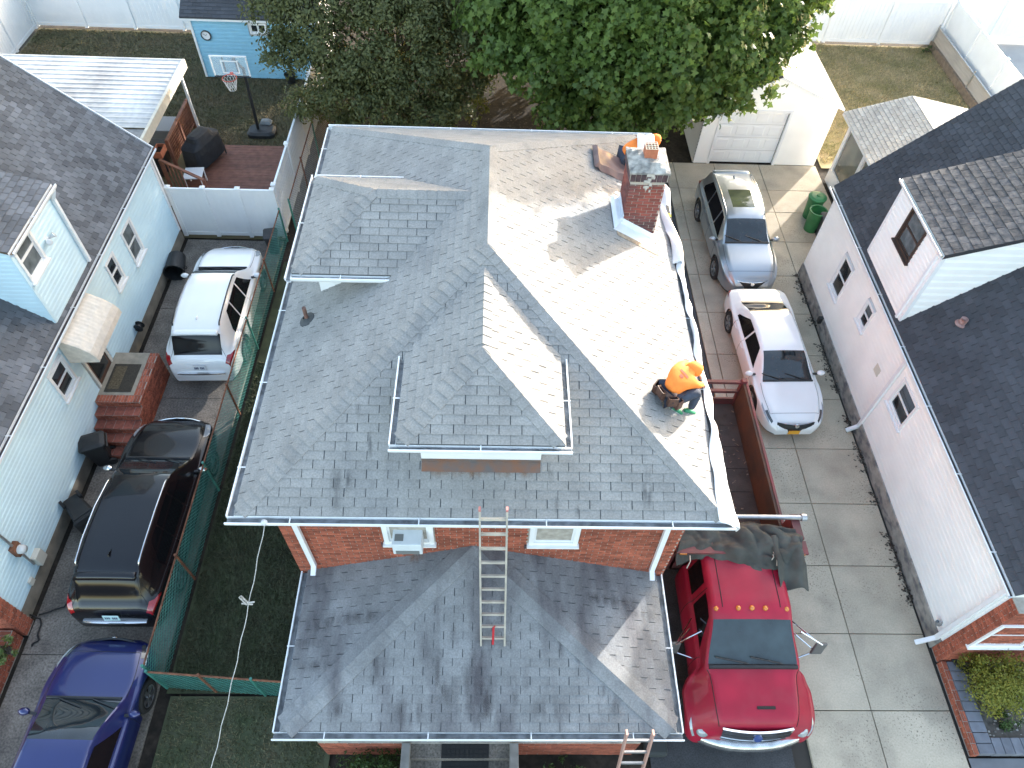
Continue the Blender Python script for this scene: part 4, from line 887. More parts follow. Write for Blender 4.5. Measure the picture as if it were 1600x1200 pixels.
vinyl_fence('white vinyl gate fence closing the left driveway', (-9.7, 17.6, 0), (-6.62, 17.6, 0), 1.75, 3)
vinyl_fence('white vinyl fence along the deck and lawn behind gate fence', (-6.62, 17.85, 0), (-6.62, 26.2, 0), 1.75, 4)
vinyl_fence('white vinyl fence behind the lawn next to blue shed', (-19.35, 30.5, 0), (-11.2, 30.5, 0), 2.3, 4)
vinyl_fence('white vinyl fence beyond the patio cover running away', (-19.35, 22.5, 0), (-19.35, 30.3, 0), 2.3, 4)
vinyl_fence('white vinyl fence with lattice top behind the dry lawn', (9.5, 31.2, 0), (19.4, 31.2, 0), 2.15, 4, lattice=True)
vinyl_fence('white vinyl fence on top of grey boards beside dry lawn', (19.45, 21.5, 0), (19.45, 31.0, 0), 1.95, 4)
vinyl_fence('white vinyl fence across the far pavement past the lawn corner', (19.6, 31.9, 0), (30, 31.9, 0), 2.0, 4)
bw = thing('board_wall', 'low weathered grey board wall with steel posts beside dry lawn', 'wall', (19.2, 27, 0)); BRD = pm('board_grey', (.42, .38, .34), .9, var=.15, scale=4, stretch=(1, .3, 3))
mb = MB(); mb.box(19.1, 19.3, 21.5, 31.0, -.05, .3); mb.out('footing', pm('footing_brown', (.20, .15, .11), .95, var=.3, bump=.5), bw)
for y0, y1 in ((21.5, 24.1), (24.14, 27.2), (27.24, 30.95)): mb = MB(); mb.box(19.2, 19.25, y0, y1, .3, .86); mb.out('board', BRD, bw)
mb = MB(); mb.tube([(19.17, 21.5, .89), (19.17, 31.0, .89)], .03, 8); mb.out('rail', STEEL, bw)
for y in (24.12, 27.22, 30.97): mb = MB(); mb.tube([(19.17, y, -.02), (19.17, y, 1.0)], .035, 8); mb.out('post', STEEL, bw)

# green chain link fence
CHG = pm('chain_green', (.05, .20, .165), .45, var=.25, scale=5)
def chain_fence(label, A, B, h, posts, topr=True, mat=CHG, sp=.10, lean=0., rr=.0034):
    A, B = V3(A), V3(B); u = (B - A).normalized(); L_ = (B - A).length; f_ = thing('chain_link_fence', label, 'fence', (A + B) / 2); mb = MB(); p_ = V3((-u.y, u.x, 0))
    t = -h
    while t < L_:
        for s in (0, 1):
            a0, a1 = max(0, t), min(L_, t + h)
            if a1 - a0 < .01: continue
            z0, z1 = (a0 - t), (a1 - t)
            if s: z0, z1 = h - z0, h - z1
            mb.beam(A + u * a0 + V3((0, 0, z0 + .03)) + p_ * (.004 if s else -.004), A + u * a1 + V3((0, 0, z1 + .03)) + p_ * (.004 if s else -.004), rr * 2, rr * 2, p_)
        t += sp
    mb.out('mesh', mat, f_, kind='stuff')
    for i in range(posts + 1):
        c = A.lerp(B, i / posts); mb = MB(); mb.tube([c, c + V3((0, 0, h + .1))], .03, 8); mb.out('post', RUST if i % 2 else CHG, f_)
    mb = MB(); mb.tube([A + V3((0, 0, h + .03)), B + V3((0, 0, h + .03))], .02, 8); mb.out('top_rail', RUST if not topr else mat, f_)
    return f_
chain_fence('green chain link fence between left driveway and grass strip', (-6.5, 4.02, 0), (-6.5, 17.4, 0), 1.2, 6, topr=False)
chain_fence('short green chain link fence crossing the grass to the porch', (-6.45, 3.95, 0), (-3.45, 3.75, 0), 1.1, 3, topr=False)
chain_fence('rusty wire mesh fence between white fence and trees', (-6.2, 17.6, 0), (-6.2, 26, 0), 1.4, 4, topr=False, mat=pm('mesh_grey', (.26, .25, .23), .6, var=.2))
# ============================================================ vehicles
def pch(pts):
    """monotone cubic through (x, y) points"""
    xs = np.array([p[0] for p in pts], float); ys = np.array([p[1] for p in pts], float); h = np.diff(xs); dl = np.diff(ys) / h; m = np.zeros(len(xs))
    for i in range(1, len(xs) - 1):
        if dl[i - 1] * dl[i] > 0:
            w1, w2 = 2 * h[i] + h[i - 1], h[i] + 2 * h[i - 1]; m[i] = (w1 + w2) / (w1 / dl[i - 1] + w2 / dl[i])
    m[0], m[-1] = dl[0], dl[-1]
    def f_(x):
        x = min(max(x, xs[0]), xs[-1]); i = min(len(h) - 1, max(0, int(np.searchsorted(xs, x)) - 1)); t = (x - xs[i]) / h[i]
        return float((2 * t ** 3 - 3 * t ** 2 + 1) * ys[i] + (t ** 3 - 2 * t ** 2 + t) * h[i] * m[i] + (-2 * t ** 3 + 3 * t ** 2) * ys[i + 1] + (t ** 3 - t ** 2) * h[i] * m[i + 1])
    return f_
PLATE = pm('plate_light', (.62, .64, .66), .4); PLATEY = pm('plate_orange', (.75, .36, .03), .4); INK = pm('plate_ink', (.03, .04, .10), .5)
TAILR = pm('tail_red', (.28, .008, .012), .12, coat=1.); LAMPC = pm('lamp_clear', (.30, .32, .34), .08, coat=1., spec=.8); AMBER = pm('lamp_amber', (.55, .19, .03), .2, coat=.6)
CGL = pm('car_glass', (.016, .021, .025), .03, spec=.8, var=.5, scale=2.5); CGL2 = pm('car_glass_tint', (.006, .006, .008), .08, spec=.3)
RIM = pm('rim_alloy', (.42, .43, .45), .3, metal=.9); RIMD = pm('rim_dark', (.05, .05, .055), .35, metal=.6)

def wheel(root, x, y, r, wd, rim):
    s = 1 if y > 0 else -1; M = Matrix.Translation((x, y, r)) @ Matrix.Rotation(-s * math.pi / 2, 4, 'X')   # local +Z -> outward
    w_ = MB(); w_.lathe([(r * .62, -wd / 2), (r * .93, -wd / 2), (r, -wd * .36), (r, wd * .36), (r * .93, wd / 2), (r * .68, wd / 2 - .004), (r * .66, wd / 2 - .03)], 32, M); wo_ = w_.out('wheel', RUBBER, root, smooth=True)
    d_ = MB(); d_.lathe([(r * .67, wd / 2 - .012), (r * .60, wd / 2 - .02), (r * .58, wd / 2 - .07), (.001, wd / 2 - .08)], 28, M); d_.out('brake_disc', RIMD, wo_, smooth=True)
    k = MB(); k.lathe([(.001, wd / 2 - .012), (.05, wd / 2 - .014), (.06, wd / 2 - .05)], 14, M)
    for i in range(5):
        a_ = 2 * math.pi * i / 5 + .3
        for sg in (-.14, .14):
            p0 = V3((.035 * math.cos(a_ + sg), .035 * math.sin(a_ + sg), wd / 2 - .022)); p1 = V3((r * .62 * math.cos(a_ + sg), r * .62 * math.sin(a_ + sg), wd / 2 - .022)); k.beam(M @ p0, M @ p1, .035, .028, M.to_3x3() @ V3((0, 0, 1)))
    k.lathe([(r * .68, wd / 2 - .008), (r * .62, wd / 2 - .01), (r * .60, wd / 2 - .05)], 28, M); k.out('rim', rim, wo_)

def patch(c, name, mat, f0, f1, k0, k1, nx=14, nk=8, off=.005, sides=(1, -1)):
    """a panel lying on the body between two slanting ends, k0..k1 up the section"""
    for s in sides:
        rows = []
        for i in range(nk + 1):
            t = i / nk; k = k0 + (k1 - k0) * t; a, b = f0(t), f1(t); rows.append([c.pt(a + (b - a) * j / nx, k, s, off) + V3((0, 0, off * .6)) for j in range(nx + 1)])
        mb = MB(); mb.grid(rows if s < 0 else [r[::-1] for r in rows]); mb.out(name, mat, c.root, smooth=True)

class Car:
    """body lofted through cross sections; x from tail (0) to nose (L), y to the left, z up"""
    def __init__(s, root, L, W, top, belt, plan, roofw, sill=.24, wheels=(), wr=.34, paint=None, glassx=(), hood_crown=.03, arch=.05, shoulder=.055, nsub=3, dx=.045, lower=None):
        s.root, s.L, s.W = root, L, W; s.top, s.belt, s.plan, s.roofw = pch(top), pch(belt), pch(plan), pch(roofw); s.sill, s.wheels, s.wr, s.arch = sill, wheels, wr, arch; s.shoulder = shoulder
        xs = set(np.round(np.arange(0, L + .001, dx), 4)) | {0.0, .006, .02, L, L - .006, L - .02} | set(np.round(np.array(glassx), 4)); xs = sorted(x for x in xs if 0 <= x <= L)
        out = [xs[0]]
        for x in xs[1:]:
            if x - out[-1] > .004: out.append(x)
        s.xs = out; s.rows = [s.section(x) for x in out]; s.nj = len(s.rows[0]); s.face = {}
        for i in range(len(out) - 1):
            for j in range(s.nj - 1): s.face[(i, j)] = 'body'
    def keys(s, x):
        w_ = s.plan(x) * s.W / 2; zb = s.belt(x); zt = max(s.top(x), zb + .004); zs = s.sill
        for xw in s.wheels:
            R_ = s.wr + s.arch; dd = abs(x - xw)
            if dd < R_: zs = max(zs, s.wr * .98 + math.sqrt(R_ * R_ - dd * dd))
        zs = min(zs, zb - .1); wr_ = min(s.roofw(x) * s.W / 2, w_ * .93); gh = zt - zb
        e = min(1, gh / .35)
        K = [(w_ * .93, zs), (w_ * .985, zs + (zb - zs) * .18), (w_, zs + (zb - zs) * .45), (w_ * .992, zs + (zb - zs) * .78), (w_ * .965, zb - .012), (w_ * .965 - s.shoulder, zb + .012 * e + .004),
             (wr_, zb + gh * (.90 if e > .5 else .80)), (wr_ * (.94), zb + gh * .965), (wr_ * .55, zb + gh * .992), (0, zt)]
        if K[5][0] < K[6][0] + .005: K[5] = (K[6][0] + .005, K[5][1])
        return K
    SUB = [2, 2, 2, 2, 2, 5, 2, 4, 4]
    def section(s, x):
        K = s.keys(x); P = []
        for k in range(len(K) - 1):
            for t in range(s.SUB[k]):
                u = t / s.SUB[k]; P.append((K[k][0] + (K[k + 1][0] - K[k][0]) * u, K[k][1] + (K[k + 1][1] - K[k][1]) * u))
        P.append(K[-1]); L_ = [V3((x, y, z)) for y, z in P]; R_ = [V3((x, -y, z)) for y, z in P[:-1]][::-1]
        return L_ + R_
    def key_j(s, k): return sum(s.SUB[:k])
    def assign(s, name, x0, x1, k0, k1, side=0, cond=None):
        """faces between key rows k0..k1 and stations x0..x1; side 0 both, 1 left, -1 right"""
        a, b = s.key_j(k0), s.key_j(k1)
        n = s.nj - 1
        for (i, j) in s.face:
            xm = (s.xs[i] + s.xs[i + 1]) / 2
            if not (x0 <= xm <= x1): continue
            jl = j if j < n / 2 else n - 1 - j; sd = 1 if j < n / 2 else -1
            if a <= jl < b and (side == 0 or side == sd) and (cond is None or cond(xm, jl, s.rows[i][j])): s.face[(i, j)] = name
    def build(s, mats, lift=0.):
        names = {}
        for k, nme in s.face.items(): names.setdefault(nme, []).append(k)
        res = {}
        for nme, fl in names.items():
            groups = [fl]
            if nme not in ('body',):
                # split left / right halves and disconnected runs into parts of their own
                st_ = set(fl); groups = []
                while st_:
                    q = [st_.pop()]; comp = []
                    while q:
                        c = q.pop(); comp.append(c)
                        for d_ in ((1, 0), (-1, 0), (0, 1), (0, -1)):
                            t = (c[0] + d_[0], c[1] + d_[1])
                            if t in st_: st_.remove(t); q.append(t)
                    groups.append(comp)
            for comp in groups:
                mb = MB(); idx = {}
                def vid(i, j):
                    if (i, j) not in idx: idx[(i, j)] = len(mb.v); mb.v.append(tuple(s.rows[i][j]))
                    return idx[(i, j)]
                for (i, j) in comp: mb.f.append((vid(i, j), vid(i + 1, j), vid(i + 1, j + 1), vid(i, j + 1))); mb.m.append(0)
                if nme == 'body':
                    for r_, rev in ((0, False), (len(s.rows) - 1, True)):
                        n = s.nj; P = [vid(r_, j) for j in range(n)]
                        for j in range(n // 2): q = (P[j], P[j + 1], P[n - 2 - j], P[n - 1 - j]); q = q if j < n // 2 - 1 or n - 2 - j != j + 1 else q[:3]; mb.f.append(tuple(dict.fromkeys(q if not rev else q[::-1]))); mb.m.append(0)
                    n = s.nj
                    for i in range(len(s.rows) - 1): mb.f.append((vid(i, 0), vid(i, n - 1), vid(i + 1, n - 1), vid(i + 1, 0))); mb.m.append(0)
                nm = nme.split('#')[0]; o = mb.out(nm, mats[nme], s.root, smooth=True); res.setdefault(nme, []).append(o)
        return res
    def pt(s, x, k, side=1, off=.0):
        K = s.keys(x); k0 = int(k); fr_ = k - k0; y = K[k0][0] + (K[min(9, k0 + 1)][0] - K[k0][0]) * fr_; z = K[k0][1] + (K[min(9, k0 + 1)][1] - K[k0][1]) * fr_
        return V3((x, side * (y + off), z))

def mirror(root, x, y, z, paint, arm=.09, sc_=1., nm='mirror'):
    for s in (-1, 1):
        m = MB(); rows = []
        for i in range(7):
            t = i / 6; r_ = math.sin(math.pi * min(.98, max(.04, t * .86 + .1))) ** .6
            rows.append([V3((x + .10 * sc_ - .12 * sc_ * (1 - r_) * 0 - .02 + math.cos(a) * .075 * sc_ * r_, s * (y + arm + t * .2 * sc_), z + .07 + math.sin(a) * .075 * sc_ * r_)) for a in [2 * math.pi * k / 10 for k in range(10)]])
        m.grid(rows, closed=True); m.poly(rows[0]); m.poly(rows[-1][::-1]); mo = m.out(nm, paint, root, smooth=True)
        m = MB(); m.beam((x + .06, s * (y - .04), z), (x + .07, s * (y + arm + .05), z + .03), .05, .04); m.out('mirror_arm', BLACKP, mo)

def line_on(car, pts, r, mat, name='seam', side=None):
    """thin strip following the body: pts are (x, key) pairs"""
    for s in ((1, -1) if side is None else (side,)):
        P = []
        for (x0, k0), (x1, k1) in zip(pts[:-1], pts[1:]):
            for t in range(8): P.append(car.pt(x0 + (x1 - x0) * t / 8, k0 + (k1 - k0) * t / 8, s, .0))
        P.append(car.pt(*pts[-1], s)); mb = MB(); mb.tube(P, r, 5); mb.out(name, mat, car.root)

SEAM = pm('seam_black', (.01, .01, .01), .7)
def suv(name, label, loc, rz, paint, L=4.69, W=1.84, H=1.72, plate=PLATE, rails=None, rim=RIM, pano=None, kind='suv', rear_txt=True, group=None, chrome=False, chrome_step=True):
    t = thing(name, label, 'car', loc, rz, local=True, group=group); k = L / 4.69; h = H / 1.72
    X = lambda v: v * k
    if kind == 'suv':
        top = [(0, .62), (.03, .80), (.10, .98), (.22, 1.10), (.50, 1.52), (.62, 1.62), (.95, 1.69), (1.5, 1.715), (2.1, 1.70), (2.55, 1.62), (2.75, 1.55), (3.42, 1.10), (3.6, 1.06), (4.1, .99), (4.45, .86), (4.62, .72), (4.69, .60)]
        belt = [(0, .60), (.03, .78), (.10, .93), (.22, 1.0), (.6, 1.06), (1.2, 1.03), (2.4, .98), (3.3, .97), (3.7, .96), (4.2, .87), (4.5, .74), (4.62, .65), (4.69, .57)]
        rw = [(0, .60), (.15, .66), (.5, .66), (.9, .68), (1.6, .69), (2.6, .66), (3.1, .71), (3.45, .78), (3.7, .78), (4.3, .70), (4.69, .55)]; gx = (.20, .24, .53, 2.72, 3.38, .72, 1.5, 2.35, 3.12); wx = (.98, 3.68); rg = (.20, .53); wsx = (2.70, 3.36); sg = ((.95, 1.55), (1.60, 2.28), (2.34, 3.02))
    elif kind == 'wagon':
        top = [(0, .60), (.03, .80), (.10, .98), (.20, 1.12), (.42, 1.50), (.56, 1.60), (.95, 1.66), (1.6, 1.69), (2.2, 1.67), (2.6, 1.60), (2.78, 1.54), (3.42, 1.12), (3.6, 1.08), (4.15, .98), (4.45, .86), (4.62, .72), (4.69, .60)]
        belt = [(0, .58), (.03, .78), (.10, .92), (.22, .99), (.6, 1.03), (1.2, 1.02), (2.4, .99), (3.3, .98), (3.7, .97), (4.2, .88), (4.5, .75), (4.62, .65), (4.69, .57)]
        rw = [(0, .62), (.15, .66), (.5, .68), (.9, .70), (1.6, .71), (2.6, .69), (3.1, .74), (3.45, .80), (3.7, .80), (4.3, .72), (4.69, .55)]; gx = (.22, .44, 2.75, 3.38, .66, 1.5, 2.4, 3.12); wx = (.98, 3.68); rg = (.22, .45); wsx = (2.74, 3.36); sg = ((.72, 1.45), (1.50, 2.34), (2.40, 3.06))
    else:   # sedan
        top = [(0, .62), (.03, .78), (.10, .96), (.35, 1.03), (.62, 1.05), (1.25, 1.34), (1.5, 1.41), (2.0, 1.45), (2.45, 1.43), (2.75, 1.37), (3.50, .99), (3.7, .95), (4.2, .86), (4.5, .74), (4.62, .62), (4.69, .50)]
        belt = [(0, .60), (.03, .76), (.10, .90), (.35, .96), (.8, .96), (1.6, .93), (2.6, .90), (3.5, .88), (3.8, .86), (4.2, .78), (4.5, .66), (4.62, .56), (4.69, .47)]
        rw = [(0, .60), (.3, .70), (.7, .72), (1.3, .66), (1.9, .66), (2.5, .65), (3.1, .72), (3.5, .80), (3.7, .80), (4.3, .68), (4.69, .50)]; gx = (.64, 1.24, 2.72, 3.46, 1.0, 3.2); wx = (.95, 3.66); rg = (.66, 1.26); wsx = (2.70, 3.44); sg = ((1.15, 1.98), (2.04, 3.0))
    sc2 = lambda P: [(a * k, b * h) for a, b in P]
    plan = [(0, .80), (.05, .86), (.25, .95), (.7, .995), (1.3, 1.0), (2.6, 1.0), (3.5, .995), (4.0, .97), (4.35, .90), (4.58, .76), (4.69, .56)]
    wr = .345 if kind != 'sedan' else .32
    c = Car(t, L, W, sc2(top), sc2(belt), [(a * k, b) for a, b in plan], [(a * k, b) for a, b in rw], sill=.25 if kind != 'sedan' else .2, wheels=[X(v) for v in wx], wr=wr, glassx=[X(v) for v in gx] + [X(v) for p in sg for v in p])
    c.assign('windshield', X(wsx[0]), X(wsx[1]), 7, 9); c.assign('rear_window', X(rg[0]), X(rg[1]), 7 if kind == 'sedan' else 6, 9)
    gl_top = .93
    for q, (a, b) in enumerate(sg):
        f0 = (lambda t, a=a: X(a) + .40 * k * max(0, t - .25) * (1.4 if kind == 'sedan' else 1)) if q == 0 else (lambda t, a=a: X(a))
        f1 = (lambda t, b=b: X(b) - .42 * k * t) if q == len(sg) - 1 else (lambda t, b=b: X(b))
        patch(c, 'side_window', CGL2, f0, f1, 5.08, 5.92)
    if kind == 'sedan':
        patch(c, 'tail_light', TAILR, lambda t: X(.035), lambda t: X(.34) - .16 * t, 3.3, 4.9)
        patch(c, 'headlight', LAMPC, lambda t: X(4.02) + .10 * (1 - t), lambda t: X(4.56) - .10 * t, 4.15, 4.95); patch(c, 'headlight_lens', pm('lens_dark', (.05, .055, .06), .08, coat=1.), lambda t: X(4.25), lambda t: X(4.57) - .04 * t, 4.95, 5.5)
    else:
        patch(c, 'tail_light', TAILR, lambda t: X(.045) + .02 * t, lambda t: X(.44) - .22 * t, 3.7, 5.4)
        patch(c, 'headlight', LAMPC, lambda t: X(4.02) + .16 * (1 - t), lambda t: X(4.52) - .05 * t, 4.1, 5.5)
    c.assign('lower_trim', 0, L, 0, 1)
    if pano: c.assign('sunroof', X(pano[0]), X(pano[1]), 8, 9)
    mats = dict(body=paint, windshield=CGL, rear_window=CGL2, side_window=CGL2, tail_light=TAILR, headlight=LAMPC, lower_trim=BLACKP, pillar_trim=paint, sunroof=pm('sunroof_glass', (.07, .08, .05), .05, coat=1.))
    c.build(mats)
    for xw in wx:
        for s in (-1, 1): wheel(t, X(xw), s * (W / 2 - .115), wr, .22, rim)
        mb = MB(); mb.box(X(xw) - wr - .03, X(xw) + wr + .03, -W / 2 + .24, W / 2 - .24, .22, wr * 2 + .02); mb.out('wheel_well', RUBBER, t)
    mirror(t, X(wsx[1]) - .32, W / 2 - .1, (1.0 if kind != 'sedan' else .92) * h, paint if not chrome else CHROME)
    # seams: doors, hood, tailgate
    for a in ([X(v) for v in ((1.55, 2.31, 3.2) if kind != 'sedan' else (1.3, 2.01, 3.15))]): line_on(c, [(a, .6), (a, 4.9)], .005, SEAM)
    hx0, hx1 = X(3.42 if kind != 'sedan' else 3.5), X(4.5); line_on(c, [(hx0, 5.9), (X(4.0), 5.7), (X(4.35), 5.6)], .005, SEAM)
    mb = MB(); mb.tube([c.pt(X(4.36), 5.6 + 3.4 * i / 10, 1) for i in range(11)] + [c.pt(X(4.36), 5.6 + 3.4 * i / 10, -1) for i in range(10, -1, -1)], .005, 5); mb.out('seam', SEAM, t)
    # handles
    for s in (-1, 1):
        for a in ((1.62, 2.42) if kind != 'sedan' else (1.42, 2.12)):
            p = c.pt(X(a), 3.3, s, .006); mb = MB(); mb.obox(p, (.1, 0, 0), (0, .016, 0), (0, 0, .013)); mb.out('door_handle', paint if not chrome else CHROME, t, bevel=.008)
    # wipers and cowl
    xc = X(wsx[1]); mb = MB(); mb.tube([c.pt(xc + .02, 7 + 2 * i / 8, 1, 0) + V3((0, 0, .012)) for i in range(9)] + [c.pt(xc + .02, 7 + 2 * i / 8, -1) + V3((0, 0, .012)) for i in range(7, -1, -1)], .028, 6); mb.out('cowl', BLACKP, t)
    for s in (0, 1): mb = MB(); y0 = .45 - s * .62; p0 = V3((xc, y0, c.pt(xc, 8.5)[2] + .03)); x1 = xc - .17; mb.beam(p0, V3((x1, y0 - .5, c.top(x1) + .012)), .018, .014); mb.out('wiper', BLACKP, t)
    # grille and bumpers
    gz = .62 * h if kind != 'sedan' else .52
    rowsg = []
    for u in (-1, -.6, -.2, .2, .6, 1): yv = u * W * .27; rowsg.append([V3((L - .02 - .10 * abs(u) ** 2, yv, gz + (.10 if kind != 'sedan' else .06))), V3((L + .012 - .10 * abs(u) ** 2, yv, gz - .02)), V3((L + .0 - .10 * abs(u) ** 2, yv * .9, gz - .20))])
    mb = MB(); mb.grid(rowsg); mb.out('grille', BLACKP, t, solid=.03)
    mb = MB(); mb.tube([r_[0] + V3((.012, 0, .012)) for r_ in rowsg], .012, 6); mb.out('grille_trim', CHROME if kind != 'sedan' else BLACKP, t)
    mb = MB(); mb.lathe([(.001, .02), (.055, .015), (.06, 0)], 16, Matrix.Translation((L + .0, 0, gz + .06)) @ Matrix.Rotation(math.pi / 2.6, 4, 'Y')); mb.out('badge', CHROME, t)
    pz = .58 * h if kind != 'sedan' else .40
    if plate is PLATEY:
        mb = MB(); mb.obox((L + .02, 0, gz - .2), (.006, 0, .006), (0, .15, 0), (-.002, 0, .075)); pl = mb.out('number_plate', PLATEY, t)
    else:
        mb = MB(); mb.obox((-.012, 0, .80 * h), (.006, 0, 0), (0, .16, 0), (0.015, 0, .08)); pl = mb.out('number_plate', plate, t)
        mb = MB()
        for i in range(7):
            if i != 3: mb.obox((-.0185, -.11 + i * .037, .80 * h), (.003, 0, 0), (0, .012, 0), (.006, 0, .035))
        mb.out('plate_characters', INK, pl, kind='stuff')
    mb = MB(); rb = [V3((.012 - .035 * math.cos(u * 1.2), u * W * .33, .60 * h)) for u in np.linspace(-1, 1, 9)]
    for a, b in zip(rb[:-1], rb[1:]): mb.beam(a, b, .09, .05)
    mb.out('bumper_step', CHROME if chrome_step else BLACKP, t)
    if rails:
        for s in (-1, 1):
            P = [c.pt(X(a), 6.9, s, 0) + V3((0, 0, dz)) for a, dz in ((.72, .0), (.78, .045), (1.2, .055), (1.9, .055), (2.45, .05), (2.55, .045), (2.62, .0))]
            mb = MB(); mb.tube(P, .019, 8); mb.out('roof_rail', rails, t, smooth=True)
    mb = MB(); xa = X(.95); za = c.top(xa); mb.add([(xa - .09, -.02, za), (xa - .09, .02, za), (xa + .09, -.012, za), (xa + .09, .012, za), (xa - .07, -.006, za + .06), (xa - .07, .006, za + .06)], [(0, 1, 5, 4), (0, 4, 2), (1, 3, 5), (2, 4, 5, 3)]); mb.out('antenna_fin', paint, t) if kind != 'sedan' else None
    if kind != 'sedan':   # tailgate spoiler lip and wiper
        mb = MB(); P = [c.pt(X(.56), 7 + 2 * i / 6, 1) for i in range(7)] + [c.pt(X(.56), 7 + 2 * i / 6, -1) for i in range(5, -1, -1)]
        rws = [[p + V3((.14, 0, .012)) for p in P], [p + V3((-.03, 0, .035)) for p in P], [p + V3((-.12, 0, .0)) for p in P], [p + V3((-.04, 0, -.03)) for p in P]]; mb.grid(rws); mb.out('spoiler', paint, t, smooth=True, solid=.01)
        line_on(c, [(X(.05), 3.2), (X(.12), 5.2), (X(.5), 6.8)], .005, SEAM)
    # visible dark floor and seats hinted through the glass are not needed: the glass is dark
    return t, c
def paint(nm, col, metal=.0, rough=.28, coat=1.): return pm(nm, col, rough, metal=metal, coat=coat, var=.04, scale=1.2)
PW = paint('paint_white', (.76, .77, .78)); PK = pm('paint_black', (.005, .005, .007), .25, spec=.35, coat=.35); PB = paint('paint_blue', (.010, .018, .11), .3); PS = paint('paint_silver', (.36, .39, .42), .75, .3)

def place(front, rear):
    """rear centre and heading from two ground points"""
    f_, r_ = V3((front[0], front[1], 0)), V3((rear[0], rear[1], 0)); d_ = (f_ - r_); return math.atan2(d_.y, d_.x), d_.length
# white suv, nose to the gate
rz_ = math.atan2(1, -.035); suv('white_suv', 'white crossover with black roof rails parked facing the white gate', (-7.52, 11.6, 0), rz_, PW, L=4.69, W=1.84, rails=BLACKP)
suv('black_suv', 'long black crossover with chrome roof rails parked beside the brick stoop', (-7.62, 5.1, 0), math.atan2(1, .0), PK, L=4.98, W=1.96, H=1.72, rails=CHROME, chrome=True, plate=pm('plate_teal', (.45, .62, .62), .4))
suv('blue_car', 'dark blue car parked behind the black crossover', (-7.62, .05, 0), math.atan2(1, .02), PB, L=4.72, W=1.87, H=1.6, kind='sedan', rails=None, chrome_step=False)
suv('silver_wagon', 'silver wagon with glass sunroof parked before the white garage', (7.62, 19.95, 0), math.atan2(-1, .02), PS, L=4.75, W=1.80, H=1.70, kind='wagon', rails=STEEL, pano=(1.55, 2.35), chrome_step=False)
suv('white_sedan', 'white sedan with orange plate parked nose towards the dump truck', (7.7, 14.98, 0), math.atan2(-1, .03), PW, L=4.78, W=1.78, H=1.46, kind='sedan', plate=PLATEY, chrome_step=False)
# ============================================================ dump truck
RED = pm('paint_red', (.30, .010, .032), .45, coat=.15, spec=.3, var=.18, scale=1.6, stain=.3, stain_col=(.27, .035, .05), stain_scale=(2.5, 2.5, 2.5))
TX, TY = 5.03, 6.05
TR = thing('dump_truck', 'red dump truck with rusty bed parked beside the brick house', 'truck', (TX, TY, 0), math.atan2(-1, 0), local=True)
tc = Car(TR, 3.2, 2.5, [(0, 2.26), (.06, 2.30), (.5, 2.32), (1.05, 2.31), (1.28, 2.25), (1.36, 2.2), (2.12, 1.72), (2.2, 1.69), (2.5, 1.63), (2.9, 1.52), (3.08, 1.38), (3.16, 1.15), (3.2, .8)],
         [(0, 1.45), (1.2, 1.43), (1.9, 1.42), (2.15, 1.36), (2.35, 1.20), (2.8, 1.12), (3.05, .98), (3.2, .72)],
         [(0, .785), (1.75, .785), (2.0, .80), (2.2, .92), (2.45, 1.0), (2.75, 1.0), (3.02, .98), (3.14, .93), (3.2, .85)], [(0, .62), (1.2, .63), (1.35, .63), (2.1, .72), (2.25, .66), (2.8, .62), (3.1, .58), (3.2, .52)], sill=.55, wheels=[2.5], wr=.46, arch=.07, glassx=(1.38, 2.08, .15, .75, .85, 1.75))
tc.assign('windshield', 1.38, 2.08, 7, 9); 
patch(tc, 'side_window', CGL2, lambda t: .86, lambda t: 1.74 - .42 * t, 5.08, 5.92); patch(tc, 'side_window', CGL2, lambda t: .14, lambda t: .66, 5.08, 5.92)
patch(tc, 'headlight', LAMPC, lambda t: 2.86 + .1 * (1 - t), lambda t: 3.14, 4.2, 4.95)
tc.build(dict(body=RED, windshield=pm('truck_glass', (.02, .032, .036), .04, spec=.8, var=.5, scale=2.2), side_window=CGL2, headlight=LAMPC, pillar=RED))
for s in (-1, 1): wheel(TR, 2.5, s * 1.08, .46, .26, RIM); wheel(TR, -2.9, s * 1.0, .46, .5, RIM)
mb = MB(); mb.box(2.0, 3.0, -.75, .75, .4, 1.0); mb.out('engine_bay', RUBBER, TR)
mb = MB(); mb.box(-4.4, 2.9, -.42, .42, .55, .75); mb.out('chassis', BLACKP, TR)
# grille, bumper, marker lights, hood scoop, hood seams
rows = []
for u in np.linspace(-1, 1, 9): rows.append([V3((3.19 - .07 * u * u, u * .66, 1.36)), V3((3.25 - .07 * u * u, u * .64, 1.1)), V3((3.24 - .07 * u * u, u * .60, .82))])
mb = MB(); mb.grid(rows); gr = mb.out('grille', CHROME, TR, solid=.04)
for i in range(3): mb = MB(); mb.tube([r_[0].lerp(r_[2], .25 + .25 * i) + V3((.03, 0, 0)) for r_ in rows], .018, 6); mb.out('grille_bar', BLACKP, gr)
mb = MB(); mb.lathe([(.001, .02), (.08, .015), (.085, 0)], 18, Matrix.Translation((3.26, 0, 1.22)) @ Matrix.Rotation(1.1, 4, 'Y')); mb.out('badge', pm('badge_blue', (.03, .06, .2), .3, coat=1.), TR)
rows = []
for u in np.linspace(-1, 1, 13): x = 3.36 - .30 * abs(u) ** 2.5; rows.append([V3((x - .18, u * 1.2, .80)), V3((x - .02, u * 1.2, .80)), V3((x + .02, u * 1.2, .66)), V3((x - .03, u * 1.18, .48))])
mb = MB(); mb.grid(rows); mb.out('front_bumper', pm('bumper_chrome', (.6, .6, .6), .25, metal=.9, var=.3, scale=4), TR, smooth=True, solid=.015)
